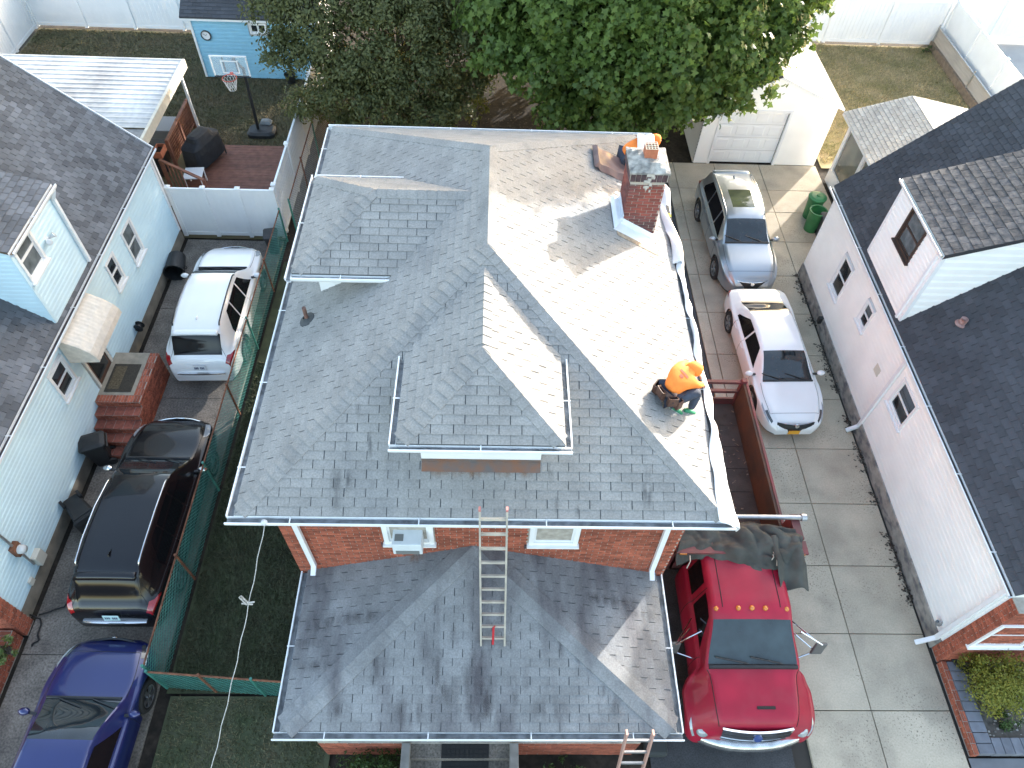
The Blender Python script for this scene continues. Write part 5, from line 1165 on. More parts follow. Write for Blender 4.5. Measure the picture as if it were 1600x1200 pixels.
for s in (-1, 1): mb = MB(); p = tc.pt(3.06, 5.2, s); mb.lathe([(.001, .05), (.09, .04), (.12, 0), (.13, -.05)], 18, Matrix.Translation(p + V3((.04, -s * .1, -.06))) @ Matrix.Rotation(.9, 4, 'Y')); mb.out('head_lamp', LAMPC, TR, smooth=True)
for y in (-.68, -.26, 0, .26, .68):
    mb = MB(); z = tc.top(1.2) - .0 - .05 * abs(y / .68) ** 2; mb.lathe([(.05, 0), (.048, .03), (.03, .055), (.001, .06)], 14, Matrix.Translation((1.2, y, z - .008))); mb.out('marker_light', AMBER, TR, smooth=True)
mb = MB(); mb.box(2.78, 2.83, -.02, .32, tc.top(2.8) - .012, tc.top(2.8) + .012); mb.out('hood_scoop', SEAM, TR)
line_on(tc, [(2.16, 6.0), (2.5, 6.0), (2.9, 6.0), (3.08, 6.2)], .008, SEAM, 'hood_seam')
line_on(tc, [(.78, .8), (.78, 5.0), (.80, 6.2)], .008, SEAM, 'door_seam'); line_on(tc, [(1.86, .8), (1.86, 5.0)], .008, SEAM, 'door_seam')
for s in (-1, 1): mb = MB(); mb.tube([tc.pt(.1 + i * .12, 7.6, s) + V3((0, 0, .004)) for i in range(10)], .008, 5); mb.out('roof_groove', SEAM, TR)
mb = MB(); mb.tube([tc.pt(2.12, 7 + 2 * i / 8, 1) + V3((0, 0, .01)) for i in range(9)] + [tc.pt(2.12, 7 + 2 * i / 8, -1) + V3((0, 0, .01)) for i in range(7, -1, -1)], .045, 6); mb.out('cowl', BLACKP, TR)
for y0, y1 in ((.55, -.05), (-.1, -.72)): mb = MB(); mb.beam((2.08, y0, 1.77), (1.98, y1, 1.83), .02, .02); mb.out('wiper', BLACKP, TR)
for s in (-1, 1):
    mp = V3((1.72, s * 1.42, 1.55)); mb = MB(); mb.obox(mp, (.03, 0, .01), (0, .11, 0), (-.03, 0, .2)); mi_ = mb.out('mirror', pm('mirror_back', (.10, .10, .10), .4), TR, bevel=.02)
    mb = MB(); mb.tube([(1.55, s * .95, 2.0), mp + V3((0, 0, .2))], .016, 6); mb.tube([(1.15, s * .98, 1.55), mp + V3((0, 0, .18))], .014, 6); mb.out('mirror_arm', CHROME, mi_)
    mb = MB(); mb.tube([mp + V3((0, 0, -.2)), (1.85, s * 1.0, 1.3)], .016, 6); mb.tube([mp + V3((0, 0, -.18)), (1.3, s * 1.0, 1.4)], .014, 6); mb.out('mirror_arm', CHROME, mi_)
# bed (local x negative = towards the tail)
BEDI = pm('bed_rust', (.115, .062, .038), .9, var=.6, scale=2.2, col2=(.055, .045, .038), bump=.5, bscale=40); BEDR = pm('bed_red', (.19, .04, .045), .6, var=.6, scale=3, col2=(.10, .05, .045))
BF = pm('bed_floor', (.085, .078, .07), .9, var=.55, scale=2.6, col2=(.045, .042, .038), bump=.6, bscale=30)
bx0, bx1, bw_ = -4.5, -.12, 1.12
mb = MB(); mb.box(bx0, bx1, -bw_, bw_, .95, 1.02); fl_ = mb.out('bed_floor', BF, TR)
for i in range(7):
    mb = MB(); x = bx0 + .05 + i * .62; mb.box(x, x + .6, -bw_ + .04, bw_ - .04, 1.02, 1.028 + rnd.uniform(0, .008)); mb.out('floor_plate', BF, fl_)
for s in (-1, 1):
    mb = MB(); mb.box(bx0, bx1, s * bw_ - .03, s * bw_ + .03, 1.0, 1.92); wl_ = mb.out('bed_side', BEDI, TR)
    mb = MB(); mb.box(bx0, bx1, s * bw_ + (.031 if s > 0 else -.085), s * bw_ + (.085 if s > 0 else -.031), 1.78, 1.94); mb.out('top_rail', BEDR, wl_)
    for i in range(6): mb = MB(); x = bx0 + .2 + i * .8; mb.box(x, x + .08, s * bw_ + (.031 if s > 0 else -.08), s * bw_ + (.08 if s > 0 else -.031), .95, 1.775); mb.out('stake', BEDR, wl_)
mb = MB(); mb.box(bx1 - .05, bx1, -bw_ - .08, bw_ + .08, .95, 2.42); mb.out('headboard', BEDR, TR)
mb = MB(); mb.box(bx1, bx1 + .28, -bw_ - .2, bw_ + .2, 2.36, 2.42); mb.out('cab_guard', BEDR, TR)
mb = MB(); mb.box(bx1 - .6, bx1 - .05, bw_ + .03, bw_ + .2, 1.9, 2.4); mb.out('guard_side', BEDR, TR)
mb = MB(); mb.box(bx1 - .6, bx1 - .05, -bw_ - .2, -bw_ - .03, 1.9, 2.4); mb.out('guard_side', BEDR, TR)
mb = MB(); mb.tube([(bx1 - .5, -bw_ - .22, 2.46), (bx1 - .5, bw_ + .26, 2.46)], .05, 10); mb.out('tarp_roller', STEEL, TR)
mb = MB(); mb.lathe([(.001, -.05), (.08, -.05), (.08, .05), (.001, .05)], 12, Matrix.Translation((bx1 - .5, bw_ + .27, 2.46)) @ Matrix.Rotation(math.pi / 2, 4, 'X')); mb.out('roller_crank', STEEL, TR)
mb = MB(); mb.box(bx0 - .05, bx0, -bw_, bw_, 1.0, 1.25); mb.out('tailgate', BEDR, TR)
for z in (1.5, 1.86): mb = MB(); mb.box(bx0 - .06, bx0 + .02, -bw_ - .03, bw_ + .03, z, z + .08); mb.out('tail_bar', BEDR, TR)
for s in (-1, 1): mb = MB(); mb.box(bx0 - .07, bx0 + .04, s * bw_ - .06, s * bw_ + .06, .95, 2.0); mb.out('corner_post', BEDR, TR)
for s in (-1, 1): mb = MB(); mb.box(bx1 + .28, bx1 + .3, s * 1.18 - .07, s * 1.18 + .07, 2.37, 2.41); mb.out('clearance_lamp', AMBER, TR)
# crumpled mesh tarp heaped over the headboard
def cloth(name, label, cat, f_, nu, nv, mat, th=.012, root=None, smooth=True):
    mb = MB(); mb.grid([[f_(i / nu, j / nv) for j in range(nv + 1)] for i in range(nu + 1)])
    o = mb.out(name, mat, root, smooth=smooth, solid=th)
    if label: tag(o, label, cat)
    return o
from mathutils import noise as MN
def tf(u, v):
    x = 3.72 + 2.45 * u; y = 5.62 + 1.05 * v + .12 * math.sin(u * 7) * (1 - v) + .1 * math.sin(u * 3 + 1)
    prof = 2.34 + .17 * math.sin(min(1, max(0, v)) * math.pi) ** .7 - (.22 * max(0, .25 - v) * 4)
    n = MN.fractal(V3((x * 1.7, y * 3.0, 1.3)), 1., 2., 4) * .09 + abs(MN.noise(V3((x * 2.4 + y * 2.5, y * 2 - x, 4)))) * .22
    if v > .8: prof -= (v - .8) * 1.2
    return V3((x + .1 * MN.noise(V3((y * 3, x, 2))), y, prof + n))
TARP = pm('mesh_tarp', (.06, .062, .055), .9, var=.35, scale=3, bump=.5, bscale=150)
cloth('mesh_tarp', 'crumpled dark mesh tarp heaped between red cab and truck bed', 'tarp', tf, 80, 50, TARP)
def tf2(u, v):
    x = 5.55 + .62 * u + .12 * v; y = 6.2 - .95 * v; z = 2.52 - .08 * v - .5 * max(0, v - .55) + .09 * math.sin(u * 9 + v * 2) + .05 * MN.noise(V3((x * 5, y * 5, 0)))
    return V3((x, y, z))
cloth('tarp_flap', 'dark tarp flap hanging over the corner of red truck cab', 'tarp', tf2, 30, 30, TARP)
for i, (a, b) in enumerate((((1208, 862), (1214, 884)), ((1208, 866), (1203, 878)), ((1078, 868), (1073, 888)))):
    p, q = G(*a, 2.5), G(*b, 2.38); mb = MB(); m_ = (p + q) / 2 + V3((.03, 0, .04)); mb.tube([p, m_, q], .012, 6); tag(mb.out('tie_rope', pm('rope', (.45, .42, .36), .8)), ['pale rope end tying the truck tarp at the flap', 'short pale rope knot on the truck tarp', 'pale rope end by the house corner on the truck tarp'][i], 'rope')

mb = MB()
for i in range(240):
    c = V3((TX + rnd.uniform(-1.05, 1.05), TY + rnd.uniform(.25, 4.4), 1.04)); r_ = rnd.uniform(.008, .03); mb.obox(c, (r_, rnd.uniform(-r_, r_), 0), (rnd.uniform(-.5, .5) * r_, r_ * .6, 0), (0, 0, r_ * .3))
tag(mb.out('bed_debris', pm('debris', (.17, .14, .11), .95, piece=.6)), 'scattered chips and debris on the floor of the truck bed', 'debris', kind='stuff')
# ============================================================ on the roof
# white tarp over the right gutter
WT = pm('white_tarp', (.78, .79, .80), .55, var=.05, scale=3)
def wt(u, v):
    y = 4.74 + 6.0 * u; near = max(0, 1 - u * 2.4)
    wv = .03 * MN.noise(V3((y * 2.3, v * 3, 0))) + .02 * math.sin(y * 6 + v * 5)
    xin = 3.60 - .22 * near + .02 * math.sin(y * 3.1); zin = ZE + (.03 + .1 * near)
    P = [(xin, zin), (xin + .1 * near + .06, ZE + .05), (3.64, ZE + .02), (3.685, ZE - .02), (3.70, ZE - .1), (3.70, ZE - .2)]
    t = v * 5; i = min(4, int(t)); fr_ = t - i; x = P[i][0] + (P[i + 1][0] - P[i][0]) * fr_; z = P[i][1] + (P[i + 1][1] - P[i][1]) * fr_
    return V3((x + wv, y, z + wv * .9))
cloth('white_tarp', 'white tarp draped along the right gutter of the brick house', 'tarp', wt, 120, 20, WT)
def wt2(u, v):
    y = 10.3 + 2.4 * u; x = 3.50 + .24 * v + .05 * math.sin(u * 8); z = ZE + .04 + .07 * math.sin(v * 3.14) - .2 * max(0, v - .6) + .03 * math.sin(y * 7 + v * 6)
    return V3((x, y, z))
cloth('tarp_roll', 'loosely folded white tarp on the gutter beside the chimney', 'tarp', wt2, 50, 12, WT)
# brown folded tarp behind the chimney
bo = GP(952, 262, V3((XR, YF, ZE)), V3((MS, 0, 1)).normalized())
def bt(u, v):
    x = bo.x - .36 + .78 * u; y = bo.y - .36 + .70 * v + .12 * u; ed = min(u, v, 1 - u, 1 - v)
    return V3((x, y, sr(x) + .02 + min(.11, ed * 1.0) + .035 * MN.noise(V3((x * 5, y * 5, 3))) + (.05 if u < .12 else 0)))
BT = pm('brown_tarp', (.16, .10, .09), .55, var=.3, scale=4)
cloth('brown_tarp', 'folded brown tarp lying on the roof behind the chimney', 'tarp', bt, 26, 26, BT, smooth=False)
q = GP(1055, 278, V3((XR, YF, ZE)), V3((MS, 0, 1)).normalized()); mb = MB(); qq = V3((3.62, 11.75, ZE + .05)); lv = thing('spirit_level', 'black and yellow level lying on the gutter by the chimney', 'tool', qq)
mb.box(qq.x - .03, qq.x + .03, qq.y - .25, qq.y + .25, qq.z, qq.z + .05); mb.out('bar', BLACKP, lv); mb = MB(); mb.box(qq.x - .033, qq.x + .033, qq.y - .12, qq.y - .02, qq.z - .002, qq.z + .053); mb.out('grip', pm('tool_yellow', (.55, .5, .03), .5), lv)

def ladder(label, base, top, wd, rungs, mat, feet=True, rail=.06, nm='ladder', side=V3((1, 0, 0)), rmat=None):
    base, top = V3(base), V3(top); l_ = thing(nm, label, 'ladder', base)
    d = (top - base).normalized()
    for s in (-1, 1):
        mb = MB(); mb.beam(base + side * s * wd / 2, top + side * s * wd / 2, .028, rail, side.cross(d)); mb.out('rail', rmat or mat, l_)
        mb = MB(); c = top + side * s * wd / 2; mb.beam(c - d * .005, c + d * .035, .034, rail + .01, side.cross(d)); mb.out('end_cap', pm('cap_pink', (.5, .2, .18), .6) if rmat is None else rmat, l_)
    for i in range(rungs):
        c = base.lerp(top, (i + .6) / (rungs + .2)); mb = MB(); mb.beam(c - side * (wd / 2 - .012), c + side * (wd / 2 - .012), .04, .032, d.cross(side)); mb.out('rung', mat, l_)
    return l_
ALU = pm('ladder_aluminium', (.52, .48, .42), .45, metal=.35, var=.2, scale=6)
def porchz(y): return PZ + (y - PY0) * (PT - PZ) / (WY0 - PY0)
nP = V3((0, -(PT - PZ) / (WY0 - PY0), 1)).normalized()
b_ = GP(770, 1008, V3((0, PY0, PZ)), nP) + V3((0, 0, .02)); lt_y = YF - .15
tp = GY(771, 797, lt_y)
if tp.z < ZE: tp.z = ZE + .3
ladder('aluminium ladder standing on the porch roof against the upper gutter', b_, tp, .385, 10, ALU)
cz = b_.lerp(tp, .11); mb = MB(); cl_ = V3((b_.x + .0, cz.y, cz.z + .03)); c0, c1 = b_.lerp(tp, .02), b_.lerp(tp, .16); mb.beam(c0 + V3((.0, -.03, 0)), c1 + V3((.01, -.03, .0)), .035, .02, (0, 1, 0)); mb.beam(c1 + V3((.01, -.03, 0)), c1 + V3((.03, -.03, .08)), .02, .015, (0, 1, 0)); tag(mb.out('red_strap', pm('strap_red', (.45, .02, .03), .5)), 'red strap clipped to the lower rungs of the ladder', 'strap')
tp2 = GY(1000, 1146, PY0 - .16); d2 = V3((.0, -.28, -1)).normalized(); bs2 = tp2 + d2 * (tp2.z / -d2.z + 0)
ladder('orange fibreglass extension ladder leaning on the porch gutter', bs2, tp2, .40, 11, STEEL, rail=.08, rmat=pm('ladder_orange', (.45, .27, .22), .5))
q = G(1022, 1170, .05); mb = MB(); mb.obox(q + V3((0, 0, .12)), (.22, 0, 0), (0, .16, 0), (0, 0, .12)); tag(mb.out('tool_bag', pm('bag_dark', (.03, .035, .035), .8), None, bevel=.06), 'dark tool bag on the ground beside the orange ladder', 'bag')

# overhead wire from the gutter bulb
w0 = V3((G(411, 820, ZE).x, YF - .1, ZE - .06)); w1 = G(400, 875, 5.2); w2 = G(322, 1235, 3.2)
P = [w0]; 
for i in range(1, 25): t = i / 24; a_ = w0.lerp(w2, t); P.append(a_ + V3((.01 * math.sin(t * 40), 0, -.10 * math.sin(t * math.pi))))
mb = MB(); mb.tube(P, .0065, 6); wr_ = thing('service_wire', 'pale twisted service wire hanging from the gutter corner', 'wire', w0); mb.out('cable', pm('wire_pale', (.42, .41, .39), .6, var=.3, scale=30), wr_)
c = P[7]; mb = MB(); mb.tube([c + V3((-.02, 0, 0)), c + V3((-.1, .05, .16)), c + V3((-.06, .05, .22)), c + V3((0, .02, .03)), c + V3((.1, .02, .06))], .012, 6); mb.tube([c + V3((-.08, 0, .05)), c + V3((.05, .02, -.04))], .014, 6); mb.out('loop', pm('wire_pale', (.42, .41, .39), .6), wr_)
mb = MB(); mb.lathe([(.001, .05), (.04, .035), (.05, 0), (.035, -.04), (.001, -.05)], 14, Matrix.Translation(w0 + V3((0, 0, .03)))); mb.out('insulator', pm('insulator_grey', (.55, .56, .58), .3), wr_, smooth=True)

# ============================================================ left yard
# bins
def wheelie(label, M, mat=BLACKP, lid=True, nm='wheeled_bin', s=1.):
    t = thing(nm, label, 'bin', M.translation, local=True); t.matrix_world = M; secs = []
    for z, a, b in ((0, .20, .20), (.5, .24, .26), (.92, .27, .32)): secs.append([V3((sx * a * s, sy * b * s, z * s)) for sx, sy in ((-1, -.8), (-.8, -1), (.8, -1), (1, -.8), (1, .8), (.8, 1), (-.8, 1), (-1, .8))])
    mb = MB(); mb.grid(secs, closed=True); mb.poly(secs[0][::-1]); mb.out('tub', mat, t)
    rim = [[V3((p.x * k, p.y * k, p.z + dz)) for p in secs[2]] for k, dz in ((1.0, -.03), (1.09, -.03), (1.09, .02), (1.0, .02))]; mb = MB(); mb.grid(rim, closed=True); mb.out('rim', mat, t)
    if lid:
        mb = MB(); top = [[V3((p.x * k, p.y * k + dy, p.z + dz)) for p in secs[2]] for k, dz, dy in ((1.08, .025, 0), (1.06, .05, 0), (.7, .085, 0), (.2, .10, 0))]; mb.grid(top, closed=True); mb.poly(top[-1]); mb.out('lid', mat, t)
    for sx in (-1, 1): mb = MB(); mb.lathe([(.001, -.03), (.1, -.03), (.1, .03), (.001, .03)], 16, Matrix.Translation((sx * .22 * s, .24 * s, .1)) @ Matrix.Rotation(math.pi / 2, 4, 'Y')); mb.out('wheel', RUBBER, t)
    mb = MB(); mb.tube([(-.24 * s, .36 * s, .86 * s), (.24 * s, .36 * s, .86 * s)], .02, 8); mb.out('handle', mat, t)
    return t
q = G(165, 718, 0); wheelie('black lidded bin standing at the foot of the brick stoop', Matrix.Translation((q.x, q.y, 0)) @ Matrix.Rotation(-1.2, 4, 'Z'), s=.85)
q = G(150, 775, 0); wheelie('black bin fallen on its side against the blue house foundation', Matrix.Translation((q.x - .28, q.y - .32, .32)) @ Matrix.Rotation(-.75, 4, 'Z') @ Matrix.Rotation(math.pi / 2 - .05, 4, 'Y') @ Matrix.Rotation(math.pi / 2, 4, 'Z'), s=.9)
q = G(430, 392, 0); wheelie('dark bin squeezed between white gate fence and green fence', Matrix.Translation((q.x, q.y, 0)) @ Matrix.Rotation(.2, 4, 'Z'), pm('bin_dark', (.035, .035, .037), .6), s=.72)
q = G(268, 432, .0); t = thing('trash_can', 'round black trash can lying open beside the white crossover', 'bin', (q.x, q.y, .3), local=True); t.matrix_world = Matrix.Translation((q.x + .12, q.y + .55, .30)) @ Matrix.Rotation(.15, 4, 'Z') @ Matrix.Rotation(math.pi / 2, 4, 'X')
mb = MB(); mb.lathe([(.001, 0), (.24, 0), (.29, .68), (.31, .68), (.31, .72), (.275, .72), (.225, .03), (.001, .03)], 28); mb.out('barrel', BLACKP, t, smooth=False)
for s in (-1, 1): mb = MB(); mb.tube([(s * .27, -.06, .5), (s * .33, -.04, .5), (s * .33, .04, .5), (s * .27, .06, .5)], .012, 6); mb.out('handle', BLACKP, t)
# stoop mat
z = .895; mb = MB(); mb.box(LX + .16, LX + .82, 10.72, 11.6, z, z + .015); dmt = thing('door_mat', 'dark welcome mat on the brick stoop', 'mat', (LX + .5, 11.1, z)); mb.out('mat_pile', pm('mat_dark', (.045, .04, .032), .95, var=.3, scale=30), dmt)
mb = MB(); mb.box(LX + .22, LX + .5, 10.8, 11.52, z + .0155, z + .019); mb.out('mat_panel', pm('mat_tan', (.10, .08, .05), .95, var=.5, scale=25), dmt)
# deck
DK = thing('deck', 'red brown timber deck behind the white gate fence', 'deck', (-8.6, 20, 0)); n = 0; y = 17.75
while y < 22.2:
    mb = MB(); mb.box(-10.35, -6.78, y, y + .13, .06, .1); mb.out('board', WOODR, DK); y += .142
mb = MB(); mb.box(-10.3, -6.8, 17.75, 22.2, -.03, .055); mb.out('joist_frame', pm('deck_dark', (.04, .025, .02), .9), DK)
def ground_pt(px, py, z): return G(px, py, z)
rA, rB = G(276, 259, .2), G(305, 196, .2); rl = thing('deck_railing', 'red brown slatted railing on the deck edge under patio cover', 'railing', rA); RLW = pm('rail_redwood', (.20, .085, .055), .7, var=.25, scale=5)
d = rB - rA; ln = d.length; u = d.normalized(); up = V3((0, 0, 1))
for zz in (.12, .98): mb = MB(); mb.beam(rA - u * .0 + up * zz, rB + up * zz, .1 if zz > .5 else .05, .05); mb.out('rail', RLW, rl)
for i in range(3): c = rA.lerp(rB, i / 2); mb = MB(); mb.beam(c - up * .1, c + up * 1.02, .1, .1, u); mb.out('post', RLW, rl)
for i in range(22): c = rA.lerp(rB, (i + .6) / 22); mb = MB(); mb.beam(c + up * .12, c + up * .96, .035, .035, u); mb.out('baluster', RLW, rl)
hA, hB = G(250, 250, 1.15), G(318, 281, 1.0); sr_ = thing('stair_rail', 'sloping red brown handrail beside small white table', 'railing', hA)
mb = MB(); mb.beam(hA, hB, .09, .05); mb.out('handrail', RLW, sr_)
for c in (hA, hB): mb = MB(); mb.beam(V3((c.x, c.y, .1)), c, .09, .09, (0, 1, 0)); mb.out('post', RLW, sr_)
for i in range(5): c = hA.lerp(hB, (i + .5) / 10); mb = MB(); mb.beam(V3((c.x, c.y, .2)), c, .035, .035, (0, 1, 0)); mb.out('baluster', RLW, sr_)
# planter on the rail
q = G(251, 240, 1.0); pl = thing('planter', 'terracotta plant box hooked on the deck railing', 'planter', q)
for s, (hx, hy) in enumerate(((0, 1), (0, -1), (1, 0), (-1, 0))): mb = MB(); mb.obox(q + V3((hx * .13, hy * .24, .1)), (.13 if hy else .012, 0, 0), (0, .012 if hy else .24, 0), (0, 0, .11)); mb.out('side', TERRA, pl)
mb = MB(); mb.obox(q + V3((0, 0, .06)), (.12, 0, 0), (0, .23, 0), (0, 0, .04)); mb.out('earth', SOIL, pl)
# covered grill
q = G(318, 262, .1); gl = thing('covered_grill', 'barbecue grill under a black fitted cover on the deck', 'grill', q); GC = pm('grill_cover', (.014, .016, .02), .75, var=.3, scale=6, bump=.4, bscale=20)
ctr = V3((q.x + .05, q.y + .35, .1)); secs = []
for z, a, b in ((.18, .40, .78), (.6, .38, .76), (.86, .36, .74), (1.0, .30, .46), (1.12, .22, .40), (1.16, .1, .3)):
    row = []
    for k_ in range(24):
        an = 2 * math.pi * k_ / 24; cx, cy = math.copysign(abs(math.cos(an)) ** .5, math.cos(an)), math.copysign(abs(math.sin(an)) ** .5, math.sin(an)); wob = 1 + .05 * MN.noise(V3((cx * 3, cy * 3, z * 4)))
        row.append(ctr + Matrix.Rotation(-.35, 3, 'Z') @ V3((cx * a * wob, cy * b * wob, z)))
    secs.append(row)
mb = MB(); mb.grid(secs, closed=True); mb.poly(secs[-1]); mb.out('cover', GC, gl)
for sx in (-1, 1):
    for sy in (-1, 1): c = ctr + Matrix.Rotation(-.35, 3, 'Z') @ V3((sx * .32, sy * .66, 0)); mb = MB(); mb.beam(c, c + V3((0, 0, .3)), .04, .04, (0, 1, 0)); mb.out('leg', BLACKP, gl)
q = G(302, 270, .6); tb = thing('side_table', 'small white square table beside the covered grill', 'table', (q.x, q.y, .1)); Mz = Matrix.Rotation(.1, 3, 'Z')
mb = MB(); mb.obox((q.x, q.y, .58), Mz @ V3((.3, 0, 0)), Mz @ V3((0, .3, 0)), (0, 0, .02)); mb.out('table_top', pm('table_white', (.62, .66, .70), .35), tb, bevel=.01)
for sx in (-1, 1):
    for sy in (-1, 1): c = V3((q.x, q.y, .1)) + Mz @ V3((sx * .26, sy * .26, 0)); mb = MB(); mb.beam(c, c + V3((0, 0, .46)), .035, .035, (0, 1, 0)); mb.out('leg', WHITE, tb)
# dark box and grey panel under the cover
q = G(245, 232, .8); mb = MB(); mb.box(q.x - .5, q.x + .25, q.y - .6, q.y + .5, .1, .85); tag(mb.out('storage_box', pm('box_black', (.012, .012, .013), .7), None, bevel=.03), 'black storage box in shade under the patio cover', 'box')
q = G(262, 195, .8); mb = MB(); mb.box(q.x - .6, q.x + .2, q.y - .3, q.y + .6, .1, .75); tag(mb.out('patio_table', pm('table_grey', (.22, .23, .25), .5), None, bevel=.02), 'grey chest beyond the black box under patio cover', 'chest')
# basketball hoop
bb = G(405, 210, 0); hp = thing('basketball_hoop', 'portable basketball hoop with glass backboard on the back lawn', 'basketball hoop', bb)
BY = bb.y - .55; c0, c1 = GY(323, 86, BY), GY(395, 121, BY); bzt, bzb = c0.z, c1.z; bxl, bxr = c0.x + .05, c1.x - .05; bxc = (bxl + bxr) / 2
mb = MB(); mb.tube([bb + V3((0, .05, .1)), V3((bxc + .28, BY + .35, bzb + .1)), V3((bxc + .1, BY + .12, bzb + .55))], .055, 10); mb.out('pole', BLACKP, hp)
for k_, (x0, x1, z0, z1) in enumerate(((bxl, bxr, bzt - .04, bzt), (bxl, bxr, bzb, bzb + .04), (bxl, bxl + .04, bzb + .04, bzt - .04), (bxr - .04, bxr, bzb + .04, bzt - .04))): mb = MB(); mb.box(x0, x1, BY - .02, BY + .02, z0, z1); mb.out('board_frame', WHITE if k_ != 1 else BLACKP, hp)
mb = MB(); mb.box(bxl + .04, bxr - .04, BY - .004, BY + .004, bzb + .04, bzt - .04); mb.out('board_glass', pm('acrylic', (.62, .70, .74), .08, alpha=.28), hp)
sqx, sqz = .28, bzb + .12
for x0, x1, z0, z1 in ((bxc - sqx, bxc + sqx, sqz + .40, sqz + .44), (bxc - sqx, bxc + sqx, sqz, sqz + .04), (bxc - sqx, bxc - sqx + .04, sqz + .04, sqz + .40), (bxc + sqx - .04, bxc + sqx, sqz + .04, sqz + .40)): mb = MB(); mb.box(x0, x1, BY - .012, BY - .005, z0, z1); mb.out('target_line', WHITE, hp)
for x in (bxc - .2, bxc + .2): mb = MB(); mb.beam((x, BY + .04, bzt - .08), (x, BY + .04, bzb + .1), .04, .04, (0, 1, 0)); mb.out('board_brace', BLACKP, hp)
RIMO = pm('hoop_orange', (.55, .07, .04), .4); rc = V3((bxc, BY - .34, bzb + .15)); mb = MB(); mb.tube([rc + V3((.23 * math.cos(2 * math.pi * i / 20), .23 * math.sin(2 * math.pi * i / 20), 0)) for i in range(21)], .014, 6); mb.beam(rc + V3((0, .22, 0)), rc + V3((0, .36, 0)), .1, .03); mb.out('rim', RIMO, hp)
mb = MB()
for i in range(12):
    for s in (-1, 1):
        pts = []
        for k_ in range(5): a_ = 2 * math.pi * i / 12 + s * k_ * .26; r_ = .23 - .03 * k_; pts.append(rc + V3((r_ * math.cos(a_), r_ * math.sin(a_), -.02 - .1 * k_)))
        mb.tube(pts, .006, 4)
mb.out('net', pm('net_white', (.72, .70, .68), .8), hp, kind='stuff')
secs = []
for z, k_ in ((0, 1), (.12, 1), (.2, .8), (.23, .4)): secs.append([bb + V3((.1, .1, 0)) + V3((math.copysign(abs(math.cos(a_)) ** .5, math.cos(a_)) * .5 * k_, math.copysign(abs(math.sin(a_)) ** .5, math.sin(a_)) * .36 * k_, z - .02)) for a_ in [2 * math.pi * i / 20 for i in range(20)]])
mb = MB(); mb.grid(secs, closed=True); mb.poly(secs[-1]); mb.out('base_tank', BLACKP, hp)
def sb(u, v): x = bb.x + .0 + .42 * u; y = bb.y + .28 + .3 * v; ed = min(u, v, 1 - u, 1 - v); return V3((x, y, .2 + min(.12, ed * .6) + .02 * MN.noise(V3((x * 8, y * 8, 0)))))
cloth('sandbag', 'grey sandbag weighing down the basketball hoop base', 'sandbag', sb, 12, 12, pm('sandbag', (.20, .22, .23), .9, var=.2))
# shed
SD = thing('shed', 'light blue shed with dark roof behind the basketball hoop', 'shed', (-9.5, 28.5, 0)); SHB2 = pm('shed_blue', (.24, .50, .66), .5, var=.05)
mb = MB(); mb.box(-11.38, -6.8, 26.95, 30.2, 0, 2.35); mb.out('core', pm('core', (.5, .5, .5), .9), SD)
siding(SD, 'front_siding', (-11.4, 26.93, 0), (1, 0, 0), (0, 0, 1), [(0, 0), (4.6, 0), (4.6, 2.35), (0, 2.35)], SHB2, ex=.14, holes=[(2.1, 2.85, 1.75, 2.2)])
siding(SD, 'side_siding', (-11.4, 30.2, 0), (0, -1, 0), (0, 0, 1), [(0, 0), (3.25, 0), (3.25, 2.35), (0, 2.35)], SHB2, ex=.14)
mb = MB(); mb.box(-11.44, -11.36, 26.88, 26.96, 0, 2.36); mb.out('corner_board', WHITE, SD); mb = MB(); mb.box(-11.6, -6.6, 26.72, 26.78, 2.28, 2.42); mb.out('fascia', WHITE, SD)
sp_ = Pool(SD, 'shingle', 'shingle_field', 60); rp = [(-11.65, 26.7, 2.42), (-6.6, 26.7, 2.42), (-6.6, 28.6, 3.5), (-11.65, 28.6, 3.5)]; rd = deck('roof', [rp, [(-11.65, 30.5, 2.42), (-6.6, 30.5, 2.42), (-6.6, 28.6, 3.5), (-11.65, 28.6, 3.5)]], SD, mat=SHR); roof_face(sp_, rd, rp, SHR, tab=.3, ex=.15); sp_.flush()
window(SD, (-11.4, 26.93, 0), (1, 0, 0), (0, 0, 1), 2.2, 2.75, 1.82, 2.12, WHITE, GLASS, split='v', sill=False, tw=.05)
q = GY(322, 55, 26.9); ck = thing('wall_clock', 'round white wall clock with black rim on the blue shed', 'clock', q); Mc = frame((q.x, 26.9, q.z), (1, 0, 0), (0, 0, 1))
mb = MB(); mb.lathe([(.19, 0), (.19, .04), (.16, .05), (.155, .02)], 28, Mc); mb.out('rim', BLACKP, ck)
mb = MB(); mb.lathe([(.158, .02), (.001, .021)], 28, Mc); mb.out('dial', WHITE, ck)
for a_, l_ in ((.9, .08), (2.6, .12)): mb = MB(); mb.obox(Mc @ V3((math.cos(a_) * l_ / 2, math.sin(a_) * l_ / 2, .026)), Mc.to_3x3() @ V3((math.cos(a_) * l_ / 2, math.sin(a_) * l_ / 2, 0)), Mc.to_3x3() @ V3((-math.sin(a_) * .006, math.cos(a_) * .006, 0)), Mc.to_3x3() @ V3((0, 0, .002))); mb.out('hand', BLACKP, ck)
mb = MB(); q = G(455, 128, 0); mb.lathe([(.001, 0), (.16, 0), (.21, .3), (.22, .3), (.22, .33), (.18, .33), (.17, .25), (.001, .25)], 20, Matrix.Translation(q)); tag(mb.out('plant_pot', BLACKP), 'dark plant pot at the corner of the blue shed', 'pot')

